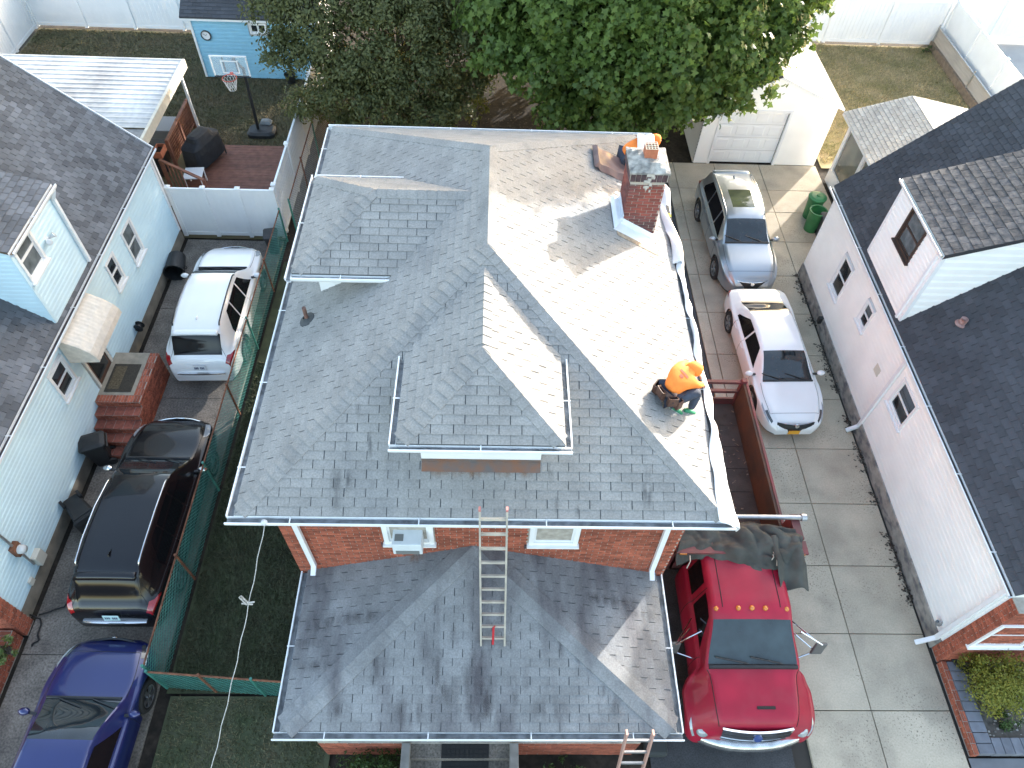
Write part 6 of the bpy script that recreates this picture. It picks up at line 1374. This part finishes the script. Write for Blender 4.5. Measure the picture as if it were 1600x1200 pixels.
# ============================================================ right yard
GRN = pm('bin_green', (.03, .17, .06), .5, var=.15, scale=4)
for i, (px, py, lab, lid) in enumerate(((1264, 338, 'green barrel bin with lid beside the sunroom wall', True), (1266, 358, 'open green barrel bin next to the lidded green bin', False))):
    q = G(px, py, 0); q = V3((q.x, q.y, 0)); t = thing('barrel_bin', lab, 'bin', q, group=None)
    mb = MB(); mb.lathe([(.001, 0), (.22, 0), (.27, .75), (.29, .75), (.29, .79), (.25, .79), (.20, .05), (.001, .05)], 26, Matrix.Translation(q)); mb.out('barrel', GRN, t)
    if lid: mb = MB(); mb.lathe([(.30, .79), (.30, .82), (.2, .86), (.06, .87), (.05, .9), (.001, .9)], 26, Matrix.Translation(q)); mb.out('lid', GRN, t)
q = G(1275, 372, 0); q.x = min(q.x, 10.6); wheelie('dark bin behind the corner of the white house', Matrix.Translation((q.x + .25, q.y + .1, 0)), pm('bin_grey', (.05, .052, .055), .6), s=.8)
# raised bed with edging
EDG = thing('brick_edging', 'brick and grey paver edging round the shrub bed', 'edging', (10.2, 3.7, 0)); PAV = pm('paver_grey', (.16, .17, .20), .9, var=.15, scale=6, piece=.12)
x0, y1, y0 = 9.66, 4.5, 2.72
ebr = Pool(EDG, 'brick', 'brick_field'); mb = MB(); mb.box(x0, x0 + .1, y0, y1, -.05, .17); eb_ = mb.out('mortar_bed', MORT, EDG)
brick_plane(ebr, eb_, (x0, y1, 0), (0, -1, 0), (0, 0, 1), y1 - y0, .16, BRICK); brick_plane(ebr, eb_, (x0, y0, .17), (1, 0, 0), (0, 1, 0), .1, y1 - y0, BRICK, bl=.09, bh=.19)
brick_plane(ebr, eb_, (x0, y0, 0), (1, 0, 0), (0, 0, 1), .1, .16, BRICK); ebr.flush()
n = 9
for i in range(n): mb = MB(); a_ = y0 + .0 + i * (y1 - y0) / n; mb.box(x0 + .11, x0 + .42, a_ + .006, a_ + (y1 - y0) / n - .006, -.03, .185); mb.out('paver', PAV, EDG, bevel=.008)
for i in range(9): mb = MB(); a_ = x0 + .43 + i * .2; mb.box(a_ + .006, a_ + .194, y0, y0 + .3, -.03, .185); mb.out('paver', PAV, EDG, bevel=.008)
sheet('bed_soil', x0 + .42, 14, y0 + .3, 4.52, .06, pm('bed_soil', (.13, .115, .10), .97, var=.45, scale=7, bump=1., bscale=30))
sheet('front_pavement', 9.62, 16, -5, 2.68, -.02, pm('front_pave', (.16, .165, .18), .92, var=.2, scale=2))
# stones on the bed
mb = MB()
for i in range(160):
    c = V3((rnd.uniform(10.1, 11.6), rnd.uniform(3.05, 4.4), .065)); r_ = rnd.uniform(.01, .028); mb.obox(c, (r_, 0, 0), (0, r_ * rnd.uniform(.5, 1), 0), (0, 0, r_ * .6))
o = mb.out('pebbles', pm('pebble', (.38, .36, .33), .9, piece=.4)); tag(o, 'loose pale pebbles scattered on the shrub bed', 'pebbles', kind='stuff')
q = G(1502, 1032, .1); ho = thing('hose_coil', 'coiled black hose lying on the pavers by the brick wall', 'hose', q)
for k_ in range(6):
    P = []; 
    for i in range(33): a_ = 2 * math.pi * i / 32; r_ = .17 + .028 * k_ + .01 * math.sin(a_ * 3 + k_); P.append(V3((q.x + r_ * math.cos(a_) + .01 * k_, q.y + r_ * math.sin(a_), .21 + .012 * ((k_ * 7) % 3) + .012 * math.sin(a_ * 2 + k_ * 2))))
    mb = MB(); mb.tube(P, .019, 8); mb.out('hose_loop', RUBBER, ho, smooth=True)
# mat on the front steps
st_ = thing('step_mat', 'black rubber mat with oval holes on the front steps', 'mat', (-.33, 2, 0)); mb = MB()
for i in range(5):
    zt_ = .16 + i * .2; y = 1.5 + i * .25
    for r_ in range(3):
        for c_ in range(10): mb.box(-.78 + c_ * .085, -.72 + c_ * .085, y + .01 + r_ * .08, y + .07 + r_ * .08, zt_, zt_ + .012)
    mb.box(-.79, .08, y + .005, y + .245, zt_, zt_ + .004)
mb.out('mat_cells', RUBBER, st_, kind='stuff')
# hoses and cables by the blue house corner
for i, (pts, lab) in enumerate((([(45, 962), (62, 968), (60, 1000), (50, 1010)], 'black hose looping from the downspout of the blue house'), ([(60, 962), (100, 950), (115, 905), (128, 845)], 'thin dark hose trailing along the left driveway behind black crossover'))):
    mb = MB(); P = [G(x, y, .03) for x, y in pts]; Q = []
    for a_ in range(len(P) - 1):
        for t in range(6): Q.append(P[a_].lerp(P[a_ + 1], t / 6) + V3((.03 * math.sin(t), .02, 0)))
    mb.tube(Q + [P[-1]], .018, 6); tag(mb.out('garden_hose', RUBBER, None, smooth=True), lab, 'hose')
# low brick planter at lower left
lp = thing('brick_planter', 'low brick planter wall in front of the blue house', 'planter', (-10, 4.2, 0)); lpp = Pool(lp, 'brick', 'brick_field'); mb = MB(); mb.box(-10.15, -9.72, 1.5, 4.95, -.05, .45); lb = mb.out('core', MORT, lp)
brick_plane(lpp, lb, (-9.72, 1.5, 0), (0, 1, 0), (0, 0, 1), 3.45, .44, BRICK); brick_plane(lpp, lb, (-10.15, 1.5, .45), (1, 0, 0), (0, 1, 0), .43, 3.45, BRICK, bl=.43, bh=.09); lpp.flush()
# ============================================================ people
SKIN = pm('skin', (.45, .25, .17), .6); ORNG = pm('hoodie_orange', (.85, .22, .03), .8, var=.12, scale=9, bump=.3, bscale=60); JEAN = pm('jeans_dark', (.035, .045, .07), .85, var=.25, scale=12, bump=.3, bscale=150)
LEATH = pm('belt_leather', (.075, .035, .025), .6, var=.3, scale=14); SHOE = pm('shoe_green', (.02, .20, .10), .6); SOLE = pm('shoe_sole', (.55, .55, .5), .7)
def skin(name, J, E_, R_, mat, root, sub=2, rootj=0):
    names = list(J); off = root_off(root); me = bpy.data.meshes.new(name)
    me.from_pydata([tuple(V3(J[n]) - off) for n in names], [(names.index(a), names.index(b)) for a, b in E_], [])
    o = link_mesh(name, me, mat, root); o.modifiers.new('skin', 'SKIN'); o.modifiers['skin'].use_smooth_shade = True
    for i, n in enumerate(names): r_ = R_[n]; me.skin_vertices[0].data[i].radius = r_ if isinstance(r_, tuple) else (r_, r_); me.skin_vertices[0].data[i].use_root = (i == rootj)
    s = o.modifiers.new('sub', 'SUBSURF'); s.levels = sub; s.render_levels = sub; return o
def hand(root, wrist, d, up, mat):
    d, up = V3(d).normalized(), V3(up).normalized(); sd = d.cross(up).normalized(); w_ = V3(wrist); J = {'w': w_, 'p': w_ + d * .05, 'k': w_ + d * .085}; E_ = [('w', 'p'), ('p', 'k')]; R_ = {'w': (.024, .018), 'p': (.036, .018), 'k': (.036, .016)}
    for i, (o_, l_) in enumerate(((-.03, .065), (-.01, .075), (.01, .07), (.03, .055))):
        b = w_ + d * .09 + sd * o_; J['a%d' % i] = b; J['b%d' % i] = b + d * l_ * .55 - up * .012; J['c%d' % i] = b + d * l_ * .8 - up * .045
        E_ += [('k', 'a%d' % i), ('a%d' % i, 'b%d' % i), ('b%d' % i, 'c%d' % i)]; R_.update({'a%d' % i: .0095, 'b%d' % i: .0085, 'c%d' % i: .0075})
    J['t0'] = w_ + d * .04 - sd * .045 - up * .01; J['t1'] = w_ + d * .085 - sd * .06 - up * .03; E_ += [('p', 't0'), ('t0', 't1')]; R_.update(t0=.011, t1=.009)
    return skin('hand', J, E_, R_, mat, root, 2)
def shoe(root, ank, d, mat, up=V3((0, 0, 1))):
    d = V3(d).normalized(); up = (up - d * up.dot(d)).normalized(); sd = d.cross(up); rows = []
    for t, w_, h_ in ((-.09, .030, .07), (-.06, .038, .085), (0, .040, .085), (.07, .045, .06), (.13, .046, .045), (.175, .032, .035), (.19, .012, .025)):
        c = V3(ank) + d * t - up * .085; rows.append([c + sd * w_ * math.cos(a_) + up * (h_ * .5 + h_ * .5 * math.sin(a_)) for a_ in [2 * math.pi * k / 10 for k in range(10)]])
    mb = MB(); mb.grid(rows, closed=True); mb.poly(rows[0]); mb.poly(rows[-1][::-1]); so = mb.out('shoe', mat, root, smooth=True)
    mb = MB(); q = [V3(ank) + d * t + sd * s * w_ - up * .092 for t, w_, s in ((-.095, .03, 1), (0, .042, 1), (.12, .05, 1), (.19, .02, 1), (.19, .02, -1), (.12, .05, -1), (0, .042, -1), (-.095, .03, -1))]; mb.prism(q, up * .022); mb.out('sole', SOLE, so)
def worker(label, P, gaze, legs=True):
    """P: joint dict; body skin mesh, then clothes as its children"""
    t = thing('person', label, 'person', (P['pel'].x, P['pel'].y, P['ankL'].z - .09))
    E_ = [('pel', 'belly'), ('belly', 'chest'), ('chest', 'neck'), ('neck', 'head'), ('head', 'crown')]
    for s in 'LR': E_ += [('chest', 'sh' + s), ('sh' + s, 'el' + s), ('el' + s, 'wr' + s), ('pel', 'hip' + s), ('hip' + s, 'kn' + s), ('kn' + s, 'ank' + s)]
    Rb = dict(pel=.12, belly=.115, chest=.13, neck=.055, head=(.085, .095), crown=.06)
    for s in 'LR': Rb.update({'sh' + s: .06, 'el' + s: .042, 'wr' + s: .028, 'hip' + s: .085, 'kn' + s: .056, 'ank' + s: .038})
    body = skin('body', P, E_, Rb, SKIN, t)
    k1 = ['pel', 'belly', 'chest', 'neck', 'shL', 'elL', 'wrL', 'shR', 'elR', 'wrR']; hd = {k: P[k] for k in k1}; hd['pel'] = P['pel'].lerp(P['belly'], .15); hd['collar'] = P['neck'].lerp(P['head'], .75)
    Rh = dict(pel=.165, belly=.165, chest=.175, neck=.105, collar=.095, shL=.09, elL=.066, wrL=.045, shR=.09, elR=.066, wrR=.045)
    ho = skin('hoodie', hd, [('pel', 'belly'), ('belly', 'chest'), ('chest', 'neck'), ('neck', 'collar')] + [e for s in 'LR' for e in (('chest', 'sh' + s), ('sh' + s, 'el' + s), ('el' + s, 'wr' + s))], Rh, ORNG, t)
    # hood: open shell round the head
    g = V3(gaze).normalized(); hc = P['head'].lerp(P['crown'], .35); M = frame(hc, g.orthogonal().normalized(), g.cross(g.orthogonal().normalized())); mb = MB(); rows = []
    for i in range(11):
        ph = math.pi * (.04 + .60 * i / 10); rows.append([M @ V3((math.cos(a_) * .12 * math.sin(ph), math.sin(a_) * .128 * math.sin(ph), -.15 * math.cos(ph) - .01)) for a_ in [2 * math.pi * k / 18 for k in range(18)]])
    mb.grid(rows, closed=True); mb.poly(rows[0][::-1]); mb.out('hood', ORNG, ho, smooth=True, solid=.012)
    mb = MB(); nz = hc + g * .1; mb.lathe([(.001, .03), (.014, .015), (.02, 0)], 8, frame(nz, g.orthogonal(), g.cross(g.orthogonal()))); mb.out('nose', SKIN, t, smooth=True)
    je = {k: P[k] for k in ('pel', 'hipL', 'hipR', 'knL', 'knR', 'ankL', 'ankR')}; skin('jeans', je, [('pel', 'hipL'), ('pel', 'hipR'), ('hipL', 'knL'), ('knL', 'ankL'), ('hipR', 'knR'), ('knR', 'ankR')], dict(pel=.155, hipL=.115, hipR=.115, knL=.085, knR=.085, ankL=.06, ankR=.06), JEAN, t)
    return t, ho
P = {k: V3(v) for k, v in dict(pel=(2.80, 6.68, 6.60), belly=(2.87, 6.74, 6.71), chest=(3.00, 6.87, 6.78), neck=(3.12, 6.98, 6.78), head=(3.20, 7.04, 6.75), crown=(3.28, 7.09, 6.74), shR=(3.12, 6.77, 6.74), elR=(3.28, 6.84, 6.60), wrR=(3.42, 7.00, 6.42), shL=(2.95, 7.05, 6.78), elL=(3.13, 7.24, 6.66), wrL=(3.36, 7.19, 6.48),
    hipR=(2.88, 6.58, 6.54), hipL=(2.80, 6.82, 6.56), knR=(3.27, 6.72, 6.60), knL=(3.17, 6.92, 6.58), ankR=(3.22, 6.66, 6.20), ankL=(2.95, 6.60, 6.36)).items()}
t, ho = worker('person in orange hoodie with tool belt crouching at the roof edge', P, (.75, .6, -.55))
RSN = V3((MS, 0, 1)).normalized()
shoe(t, P['ankR'], V3((.9, .25, -.5)), SHOE, RSN); shoe(t, P['ankL'], V3((.9, -.2, -.5)), SHOE, RSN)
hand(t, P['wrR'], (.5, .3, -.6), (.6, 0, .5), SKIN); hand(t, P['wrL'], (.6, -.2, -.6), (.6, 0, .5), SKIN)
ax = (P['belly'] - P['pel']).normalized(); u = ax.orthogonal().normalized(); v = ax.cross(u); c = P['pel'] + ax * .0
mb = MB(); mb.grid([[c + ax * h_ + (u * math.cos(a_) + v * math.sin(a_)) * .185 for a_ in [2 * math.pi * k / 24 for k in range(24)]] for h_ in (-.03, .035)], closed=True); tbl = mb.out('tool_belt', LEATH, t, solid=.012)
for dirv, w_ in (((-.25, -.95, -.15), .07), ((-.85, -.5, -.15), .075), ((-.9, .35, -.15), .07), ((.35, -.9, -.2), .05)):
    dv = V3(dirv); dv = (dv - ax * dv.dot(ax)).normalized(); pc2 = c + dv * .215 - V3((0, 0, .06)); sd = dv.cross(V3((0, 0, 1))).normalized(); up = V3((0, 0, 1))
    for (o_, a_, b_, h_) in ((V3((0, 0, -.08)), w_, .045, .012), (dv * .045, w_, .008, .09), (-dv * .045, w_, .008, .09), (sd * w_, .008, .045, .09), (-sd * w_, .008, .045, .09)): 
        mb = MB(); mb.obox(pc2 + o_, sd * a_, dv * b_, up * h_); mb.out('pouch_side', LEATH, tbl)
# print on the back of the hoodie
bk = P['chest'].lerp(P['belly'], .25); fwd_ = (P['neck'] - P['belly']).normalized(); sdv = (P['shL'] - P['shR']).normalized(); upb = fwd_.cross(sdv); upb = upb if upb.z > 0 else -upb
for o_, a_, b_ in ((.07, .09, .02), (.0, .035, .03)):
    mb = MB(); cc = bk + fwd_ * o_ + upb * .4; mb.grid([[cc + sdv * a_ * (i / 4 - 1) + fwd_ * b_ * (j / 2 - 1) for j in range(5)] for i in range(9)]); pr2 = mb.out('back_print', pm('print_brown', (.35, .10, .05), .8), ho); sw = pr2.modifiers.new('wrap', 'SHRINKWRAP'); sw.target = ho; sw.wrap_method = 'PROJECT'; sw.use_negative_direction = True; sw.use_positive_direction = True; sw.offset = .004
# second worker behind the chimney
bx_, by_ = 3.0, 12.75; bz = sr(bx_)
Q = {k: V3((bx_ + v[0], by_ + v[1], bz + v[2])) for k, v in dict(pel=(-.32, .05, .40), belly=(-.2, .07, .54), chest=(.05, .1, .60), neck=(.2, .14, .64), head=(.3, .18, .68), crown=(.37, .2, .73), shR=(.1, -.1, .60), elR=(.22, -.16, .40), wrR=(.34, -.05, .22), shL=(.02, .3, .60), elL=(.2, .36, .40), wrL=(.36, .28, .2), hipR=(-.25, -.06, .36), hipL=(-.28, .16, .36), knR=(.1, -.1, .36), knL=(.08, .2, .36), ankR=(-.15, -.1, .16), ankL=(-.2, .2, .18)).items()}
t2, ho2 = worker('person in orange hoodie bending behind the chimney with white bundle', Q, (.9, .15, -.2))
shoe(t2, Q['ankR'], V3((.9, 0, -.5)), SHOE, RSN); shoe(t2, Q['ankL'], V3((.9, 0, -.5)), SHOE, RSN); hand(t2, Q['wrR'], (.5, .1, -.6), (.6, 0, .5), SKIN); hand(t2, Q['wrL'], (.5, -.1, -.6), (.6, 0, .5), SKIN)
def wb(u, v):
    x = bx_ - .1 + .34 * u; y = by_ - .16 + .5 * v; a_ = v * 2 - 1; return V3((x, y, bz + .84 - .16 * a_ * a_ + .015 * math.sin(u * 9)))
cloth('white_bundle', 'white sheet over the back of the person behind the chimney', 'sheet', wb, 12, 14, WT, .015)
# ============================================================ trees and shrubs
def leafmat(name, c1, c2, trans=.35, rough=.5):
    m = bpy.data.materials.new(name); m.use_nodes = True; t = m.node_tree; N = t.nodes; L = t.links; b = N['Principled BSDF']; b.inputs['Roughness'].default_value = rough; b.inputs['Specular IOR Level'].default_value = .35
    geo = N.new('ShaderNodeNewGeometry'); mx = N.new('ShaderNodeMix'); mx.data_type = 'RGBA'; mx.inputs[6].default_value = (*c1, 1); mx.inputs[7].default_value = (*c2, 1)
    n = N.new('ShaderNodeTexNoise'); n.inputs['Scale'].default_value = .7; L.new(geo.outputs['Position'], n.inputs['Vector']); ad = N.new('ShaderNodeMath'); ad.operation = 'ADD'; L.new(n.outputs['Fac'], ad.inputs[0]); L.new(geo.outputs['Random Per Island'], ad.inputs[1]); mr = N.new('ShaderNodeMapRange'); mr.inputs[1].default_value = .4; mr.inputs[2].default_value = 1.5; L.new(ad.outputs[0], mr.inputs[0]); L.new(mr.outputs[0], mx.inputs[0]); L.new(mx.outputs[2], b.inputs['Base Color'])
    tr = N.new('ShaderNodeBsdfTranslucent'); L.new(mx.outputs[2], tr.inputs[0]); ms = N.new('ShaderNodeMixShader'); ms.inputs[0].default_value = trans; L.new(b.outputs[0], ms.inputs[1]); L.new(tr.outputs[0], ms.inputs[2]); L.new(ms.outputs[0], N['Material Output'].inputs[0]); return m
def maple_leaf():
    ang = [-90, -55, -20, 5, 30, 60, 90, 120, 150, 175, 200, 235]; rad = [.12, .42, .30, .50, .30, .34, .58, .34, .30, .50, .30, .42]
    v = [(0, .35, 0)] + [(math.cos(math.radians(a)) * r_, .35 + math.sin(math.radians(a)) * r_, 0) for a, r_ in zip(ang, rad)]
    v = np.array(v); v[:, 1] -= .35; v[:, 2] = -.35 * (v[:, 0] ** 2 + v[:, 1] ** 2); return v, [(0, i, i % 12 + 1) for i in range(1, 13)]
def oval_leaf():
    v = np.array([(0, -.5, 0), (.2, -.15, .03), (.2, .2, .03), (0, .5, -.05), (-.2, .2, .03), (-.2, -.15, .03)], float); return v, [(0, 1, 2), (0, 2, 3), (0, 3, 4), (0, 4, 5)]
def leaves(root, name, blobs, leaf, size, per, mat, seed, shell=.55, upbias=.5, drop=None, squash=.8):
    """leaf faces spread through the outer part of many overlapping lobes; each lobe is broken into twigs so the outline is ragged"""
    r = np.random.default_rng(seed); lv, lf = leaf; lf = np.array(lf); VV = []; k = len(lv); NN = 0
    for (c, rad) in blobs:
        n = int(per * rad ** 2); nt = max(6, int(n / 45)); td = r.normal(size=(nt, 3)); td[:, 2] += .15; td /= np.linalg.norm(td, axis=1)[:, None]; tr_ = rad * r.uniform(shell, 1.12, nt)
        tc_ = td * tr_[:, None] * np.array([1, 1, squash]); ti = r.integers(0, nt, n); p = tc_[ti] + r.normal(size=(n, 3)) * rad * .16 * np.array([1, 1, min(1., squash * 1.2)]); nrm = td[ti] * .9 + r.normal(size=(n, 3)) * .55 + np.array([0, 0, upbias])
        nrm /= np.linalg.norm(nrm, axis=1)[:, None]; a = r.normal(size=(n, 3)) + np.array([0, 0, -.8]); a -= nrm * (a * nrm).sum(1)[:, None]; a /= np.linalg.norm(a, axis=1)[:, None]; b = np.cross(a, nrm); s = size * r.uniform(.6, 1.25, n)
        P_ = p + np.array(c)
        V_ = P_[:, None, :] + s[:, None, None] * (lv[None, :, 0, None] * b[:, None, :] + lv[None, :, 1, None] * a[:, None, :] + lv[None, :, 2, None] * nrm[:, None, :]); VV.append(V_.reshape(-1, 3)); NN += n
    off = root_off(root); V_ = np.concatenate(VV) - np.array(off); F_ = (lf[None] + (np.arange(NN) * k)[:, None, None]).reshape(-1, 3)
    me = bpy.data.meshes.new(name); me.vertices.add(len(V_)); me.vertices.foreach_set('co', V_.astype(np.float32).ravel()); me.loops.add(F_.size); me.loops.foreach_set('vertex_index', F_.ravel().astype(np.int32)); me.polygons.add(len(F_)); me.polygons.foreach_set('loop_start', np.arange(0, F_.size, 3, dtype=np.int32)); me.update(calc_edges=True)
    return link_mesh(name, me, mat, root, kind='stuff')
BARK = pm('bark', (.075, .06, .048), .95, var=.4, scale=9, bump=1., bscale=30)
def tree(name, label, base, blobs, leaf, size, per, mat, seed, r0=.22, **k):
    base = V3(base); t = thing(name, label, 'tree', base); cen = sum((V3(b[0]) for b in blobs), V3()) / len(blobs)
    fork = base.lerp(cen, .35); fork.z = max(1.6, cen.z * .4); mb = MB(); mb.tube([base - V3((0, 0, .1)), base + V3((0, 0, .3)), (base + fork) / 2 + V3((.08, .05, 0)), fork, fork.lerp(cen, .6)], [r0 * 1.35, r0 * 1.05, r0 * .9, r0 * .8, r0 * .5], 12); mb.out('trunk', BARK, t, smooth=True)
    for c, rad in blobs:
        c = V3(c); m_ = fork.lerp(c, .5) + V3((0, 0, .25)); mb = MB(); mb.tube([fork.lerp(cen, .2), m_, c, c + (c - m_).normalized() * rad * .6], [r0 * .4, r0 * .25, r0 * .12, .01], 7); mb.out('limb', BARK, t, smooth=True)
    leaves(t, 'crown', blobs, leaf, size, per, mat, seed, **k); return t
MAPLE = leafmat('maple_leaf', (.055, .095, .018), (.135, .20, .04), .38); DUSK = leafmat('small_leaf', (.066, .082, .030), (.14, .145, .05), .33)
mbl = [((880, 160), 3.7, 1.0), ((960, 172), 3.5, 1.0), ((1035, 160), 3.7, 1.0), ((1105, 140), 4.0, 1.0), ((1170, 112), 4.4, .95), ((800, 75), 4.8, 1.05), ((870, 95), 5.0, 1.1), ((955, 100), 5.1, 1.15), ((1045, 95), 5.2, 1.15), ((1130, 80), 5.2, 1.1), ((1205, 60), 5.0, 1.0),
       ((785, 10), 5.6, 1.1), ((860, 25), 5.9, 1.2), ((950, 28), 6.1, 1.25), ((1050, 25), 6.2, 1.25), ((1145, 15), 6.1, 1.2), ((1225, 5), 5.8, 1.0), ((1265, -20), 5.6, .9), ((850, -60), 6.8, 1.3), ((960, -70), 7.2, 1.4), ((1080, -70), 7.2, 1.4), ((1190, -75), 6.8, 1.3), ((910, 130), 4.0, .8), ((1000, 130), 4.2, .9), ((1075, 120), 4.4, .9)]
mblobs = [(tuple(G(p[0], p[1], z)), r_) for p, z, r_ in mbl] + [((2.5, 24.5, 6.6), 1.8), ((5.5, 25, 6.8), 1.8), ((8, 25.5, 6.0), 1.6), ((4, 27, 6.0), 1.8), ((3.2, 28.5, 9.4), 2.0), ((5.5, 30, 10.5), 2.1), ((2.6, 30.5, 11.6), 2.0), ((7.2, 31.5, 9.5), 2.0), ((7.0, 20.6, 9.2), 1.25), ((5.9, 19.6, 8.5), 1.1), ((8.4, 23, 9.9), 1.4), ((5.0, 20.5, 8.4), 1.2), ((6.4, 22.6, 9.4), 1.5), ((4.0, 23, 8.8), 1.5), ((2.2, 22.5, 8.0), 1.4), ((4.5, 26, 9.6), 1.7), ((8.0, 20.4, 10.0), 1.1), ((9.3, 21.7, 9.2), 1.0), ((7.2, 20.1, 10.5), .9), ((10.2, 23.0, 8.7), 1.0), ((8.6, 22.2, 10.6), 1.2), ((9.0, 20.9, 9.9), .9), ((3.6, 27.6, 3.0), 1.7), ((6.2, 28.2, 3.0), 1.6), ((5.0, 28.5, 1.6), 1.3), ((2.6, 28.3, 1.5), 1.2)]  # unseen top lobes shaped from their shade; low back lobes added to block sun
tree('maple_tree', 'dense bright green maple tree overhanging the white garage', (4.6, 22.8, 0), mblobs, maple_leaf(), .23, 1450, MAPLE, 21, r0=.3, shell=.42)
lbl = [((545, 190), 1.6, .7), ((610, 205), 1.3, .65), ((480, 165), 2.0, .7), ((740, 120), 3.2, .7), ((690, 130), 3.2, .8), ((620, 130), 3.4, .85), ((550, 110), 3.6, .85),((520, 140), 2.9, .8), ((585, 160), 2.7, .8), ((645, 178), 2.4, .75), ((700, 165), 2.6, .75), ((445, 75), 3.9, .8), ((505, 80), 4.1, .9), ((590, 95), 4.0, .95), ((670, 95), 4.0, .95), ((735, 60), 4.3, .9), ((430, 10), 4.9, .9), ((500, 15), 5.0, 1.0), ((580, 15), 5.1, 1.0), ((660, 20), 5.1, 1.0), ((735, 0), 5.2, 1.0), ((460, -60), 5.6, 1.1), ((560, -70), 5.9, 1.2), ((670, -70), 5.9, 1.2)]
lblobs = [(tuple(G(p[0], p[1], z)), r_) for p, z, r_ in lbl] + [((-4.5, 25.5, 5.6), 1.6), ((-2, 25.8, 5.6), 1.6), ((-6.0, 26, 5.0), 1.4), ((-3, 28, 5.2), 1.7), ((-1.5, 27.5, 8.0), 2.0), ((-4.5, 28, 8.0), 2.0), ((1.2, 28.5, 8.3), 2.0), ((-7, 28.5, 7.0), 1.8), ((-2.5, 29, 10), 1.9), ((0.5, 30, 10.2), 1.9), ((-5.5, 29.5, 9.6), 1.8), ((-1, 28.6, 2.8), 1.6), ((-3.6, 28.6, 2.8), 1.6), ((1.2, 28.4, 2.8), 1.6), ((0.2, 28.6, 1.3), 1.2), ((-2.4, 28.8, 1.3), 1.2)]  # lobes above view follow the shade they cast; lowest ones added as sun blockers
tree('fruit_tree', 'dusky small leaved tree behind the brick house beside the fence', (-3.4, 22.5, 0), lblobs, oval_leaf(), .13, 3600, DUSK, 22, r0=.2, shell=.35)
YEL = leafmat('yellow_leaf', (.16, .17, .03), (.30, .28, .05), .4); q = G(745, 185, .5)
def shrub(name, label, base, blobs, mat, size, per, seed, leaf=None):
    t = thing(name, label, 'shrub', base); b0 = V3(base); mb = MB()
    for i in range(5): c = V3(blobs[i % len(blobs)][0]); mb.tube([b0 + V3((rnd.uniform(-.05, .05), rnd.uniform(-.05, .05), 0)), b0.lerp(c, .6) + V3((rnd.uniform(-.1, .1), rnd.uniform(-.1, .1), 0)), c], [.02, .014, .006], 5)
    mb.out('stem', BARK, t); leaves(t, 'foliage', blobs, leaf or oval_leaf(), size, per, mat, seed, shell=.6, squash=.95); return t
shrub('yellow_shrub', 'small sunlit yellow green shrub between the two trees', (q.x, q.y, 0), [((q.x, q.y, .5), .36), ((q.x + .1, q.y + .1, .85), .34), ((q.x - .05, q.y + .1, 1.15), .28), ((q.x + .05, q.y + .15, 1.4), .2)], YEL, .09, 2600, 31)
BOX = leafmat('box_leaf', (.10, .14, .02), (.26, .24, .035), .25); BOX2 = leafmat('box_leaf_dark', (.03, .065, .02), (.07, .12, .03), .25)
q = G(1562, 1062, .9); shrub('boxwood', 'rounded yellow green box shrub in the paver edged bed', (q.x, q.y, .06), [((q.x, q.y, .62), .5), ((q.x + .3, q.y + .1, .66), .5), ((q.x - .15, q.y + .25, .66), .36), ((q.x + .1, q.y - .2, .55), .42), ((q.x + .6, q.y, .6), .5)], BOX, .055, 9000, 32)
q = G(1560, 1120, .2); shrub('low_shrub', 'low green plant at the foot of the rounded box shrub', (q.x, q.y, .06), [((q.x, q.y, .2), .22), ((q.x + .2, q.y - .05, .2), .2)], BOX2, .05, 8000, 33)
q = G(587, 1200, .75); shrub('front_shrub', 'clipped dark green shrub beside the front steps under the porch edge', (q.x, q.y - .1, 0), [((q.x - .38, q.y - .12, .42), .42), ((q.x + .38, q.y - .12, .42), .42), ((q.x, q.y - .12, .5), .46)], BOX2, .06, 7000, 34)
q = G(885, 1196, .3); shrub('front_shrub', 'small green shrub between the front steps and the orange ladder', (q.x, q.y - .1, 0), [((q.x - .2, q.y - .12, .2), .24), ((q.x + .15, q.y - .12, .22), .24)], BOX2, .06, 6500, 35)
q = G(8, 1015, .6); shrub('planter_shrub', 'leafy light green plant in the brick planter', (q.x, q.y, .4), [((q.x, q.y, .6), .22), ((q.x - .2, q.y + .1, .65), .25), ((q.x - .1, q.y - .2, .55), .2)], leafmat('planter_leaf', (.10, .17, .05), (.20, .24, .09), .3), .09, 3500, 36)
q = G(1452, 78, .1); shrub('corner_weed', 'small weeds at the corner of the dry lawn', (q.x, q.y, 0), [((q.x, q.y, .12), .2), ((q.x - .3, q.y + .05, .08), .14)], BOX2, .07, 3000, 37)
# fallen leaves on the back ground
leaves(None, 'fallen_leaves', [((1.5, 20, -.07), 5.0), ((-3, 20, -.07), 3.5)], oval_leaf(), .09, 260, leafmat('litter', (.03, .022, .012), (.09, .06, .03), .1), 40, shell=0., squash=.004, upbias=6)
tag(bpy.data.objects['fallen_leaves'], 'brown fallen leaves on the bare ground under the trees', 'leaves', kind='stuff')

r_ = np.random.default_rng(50); n = 1100; x = 9.62 - np.abs(r_.normal(0, .10, n)); y = r_.uniform(5, 16.4, n); k_ = (np.sin(y * 2.1) + np.sin(y * 5.3 + 1) > -.3); x, y = x[k_], y[k_]; mb = MB()
for a, b in zip(x, y): c = V3((a, b, .012)); s_ = rnd.uniform(.008, .026); mb.obox(c, (s_, rnd.uniform(-.5, .5) * s_, 0), (rnd.uniform(-.4, .4) * s_, s_ * .7, 0), (0, 0, .006))
tag(mb.out('leaf_debris', pm('leaf_debris', (.10, .085, .07), .95, piece=.6)), 'dark leaf debris gathered along the foundation of the white house', 'debris', kind='stuff')
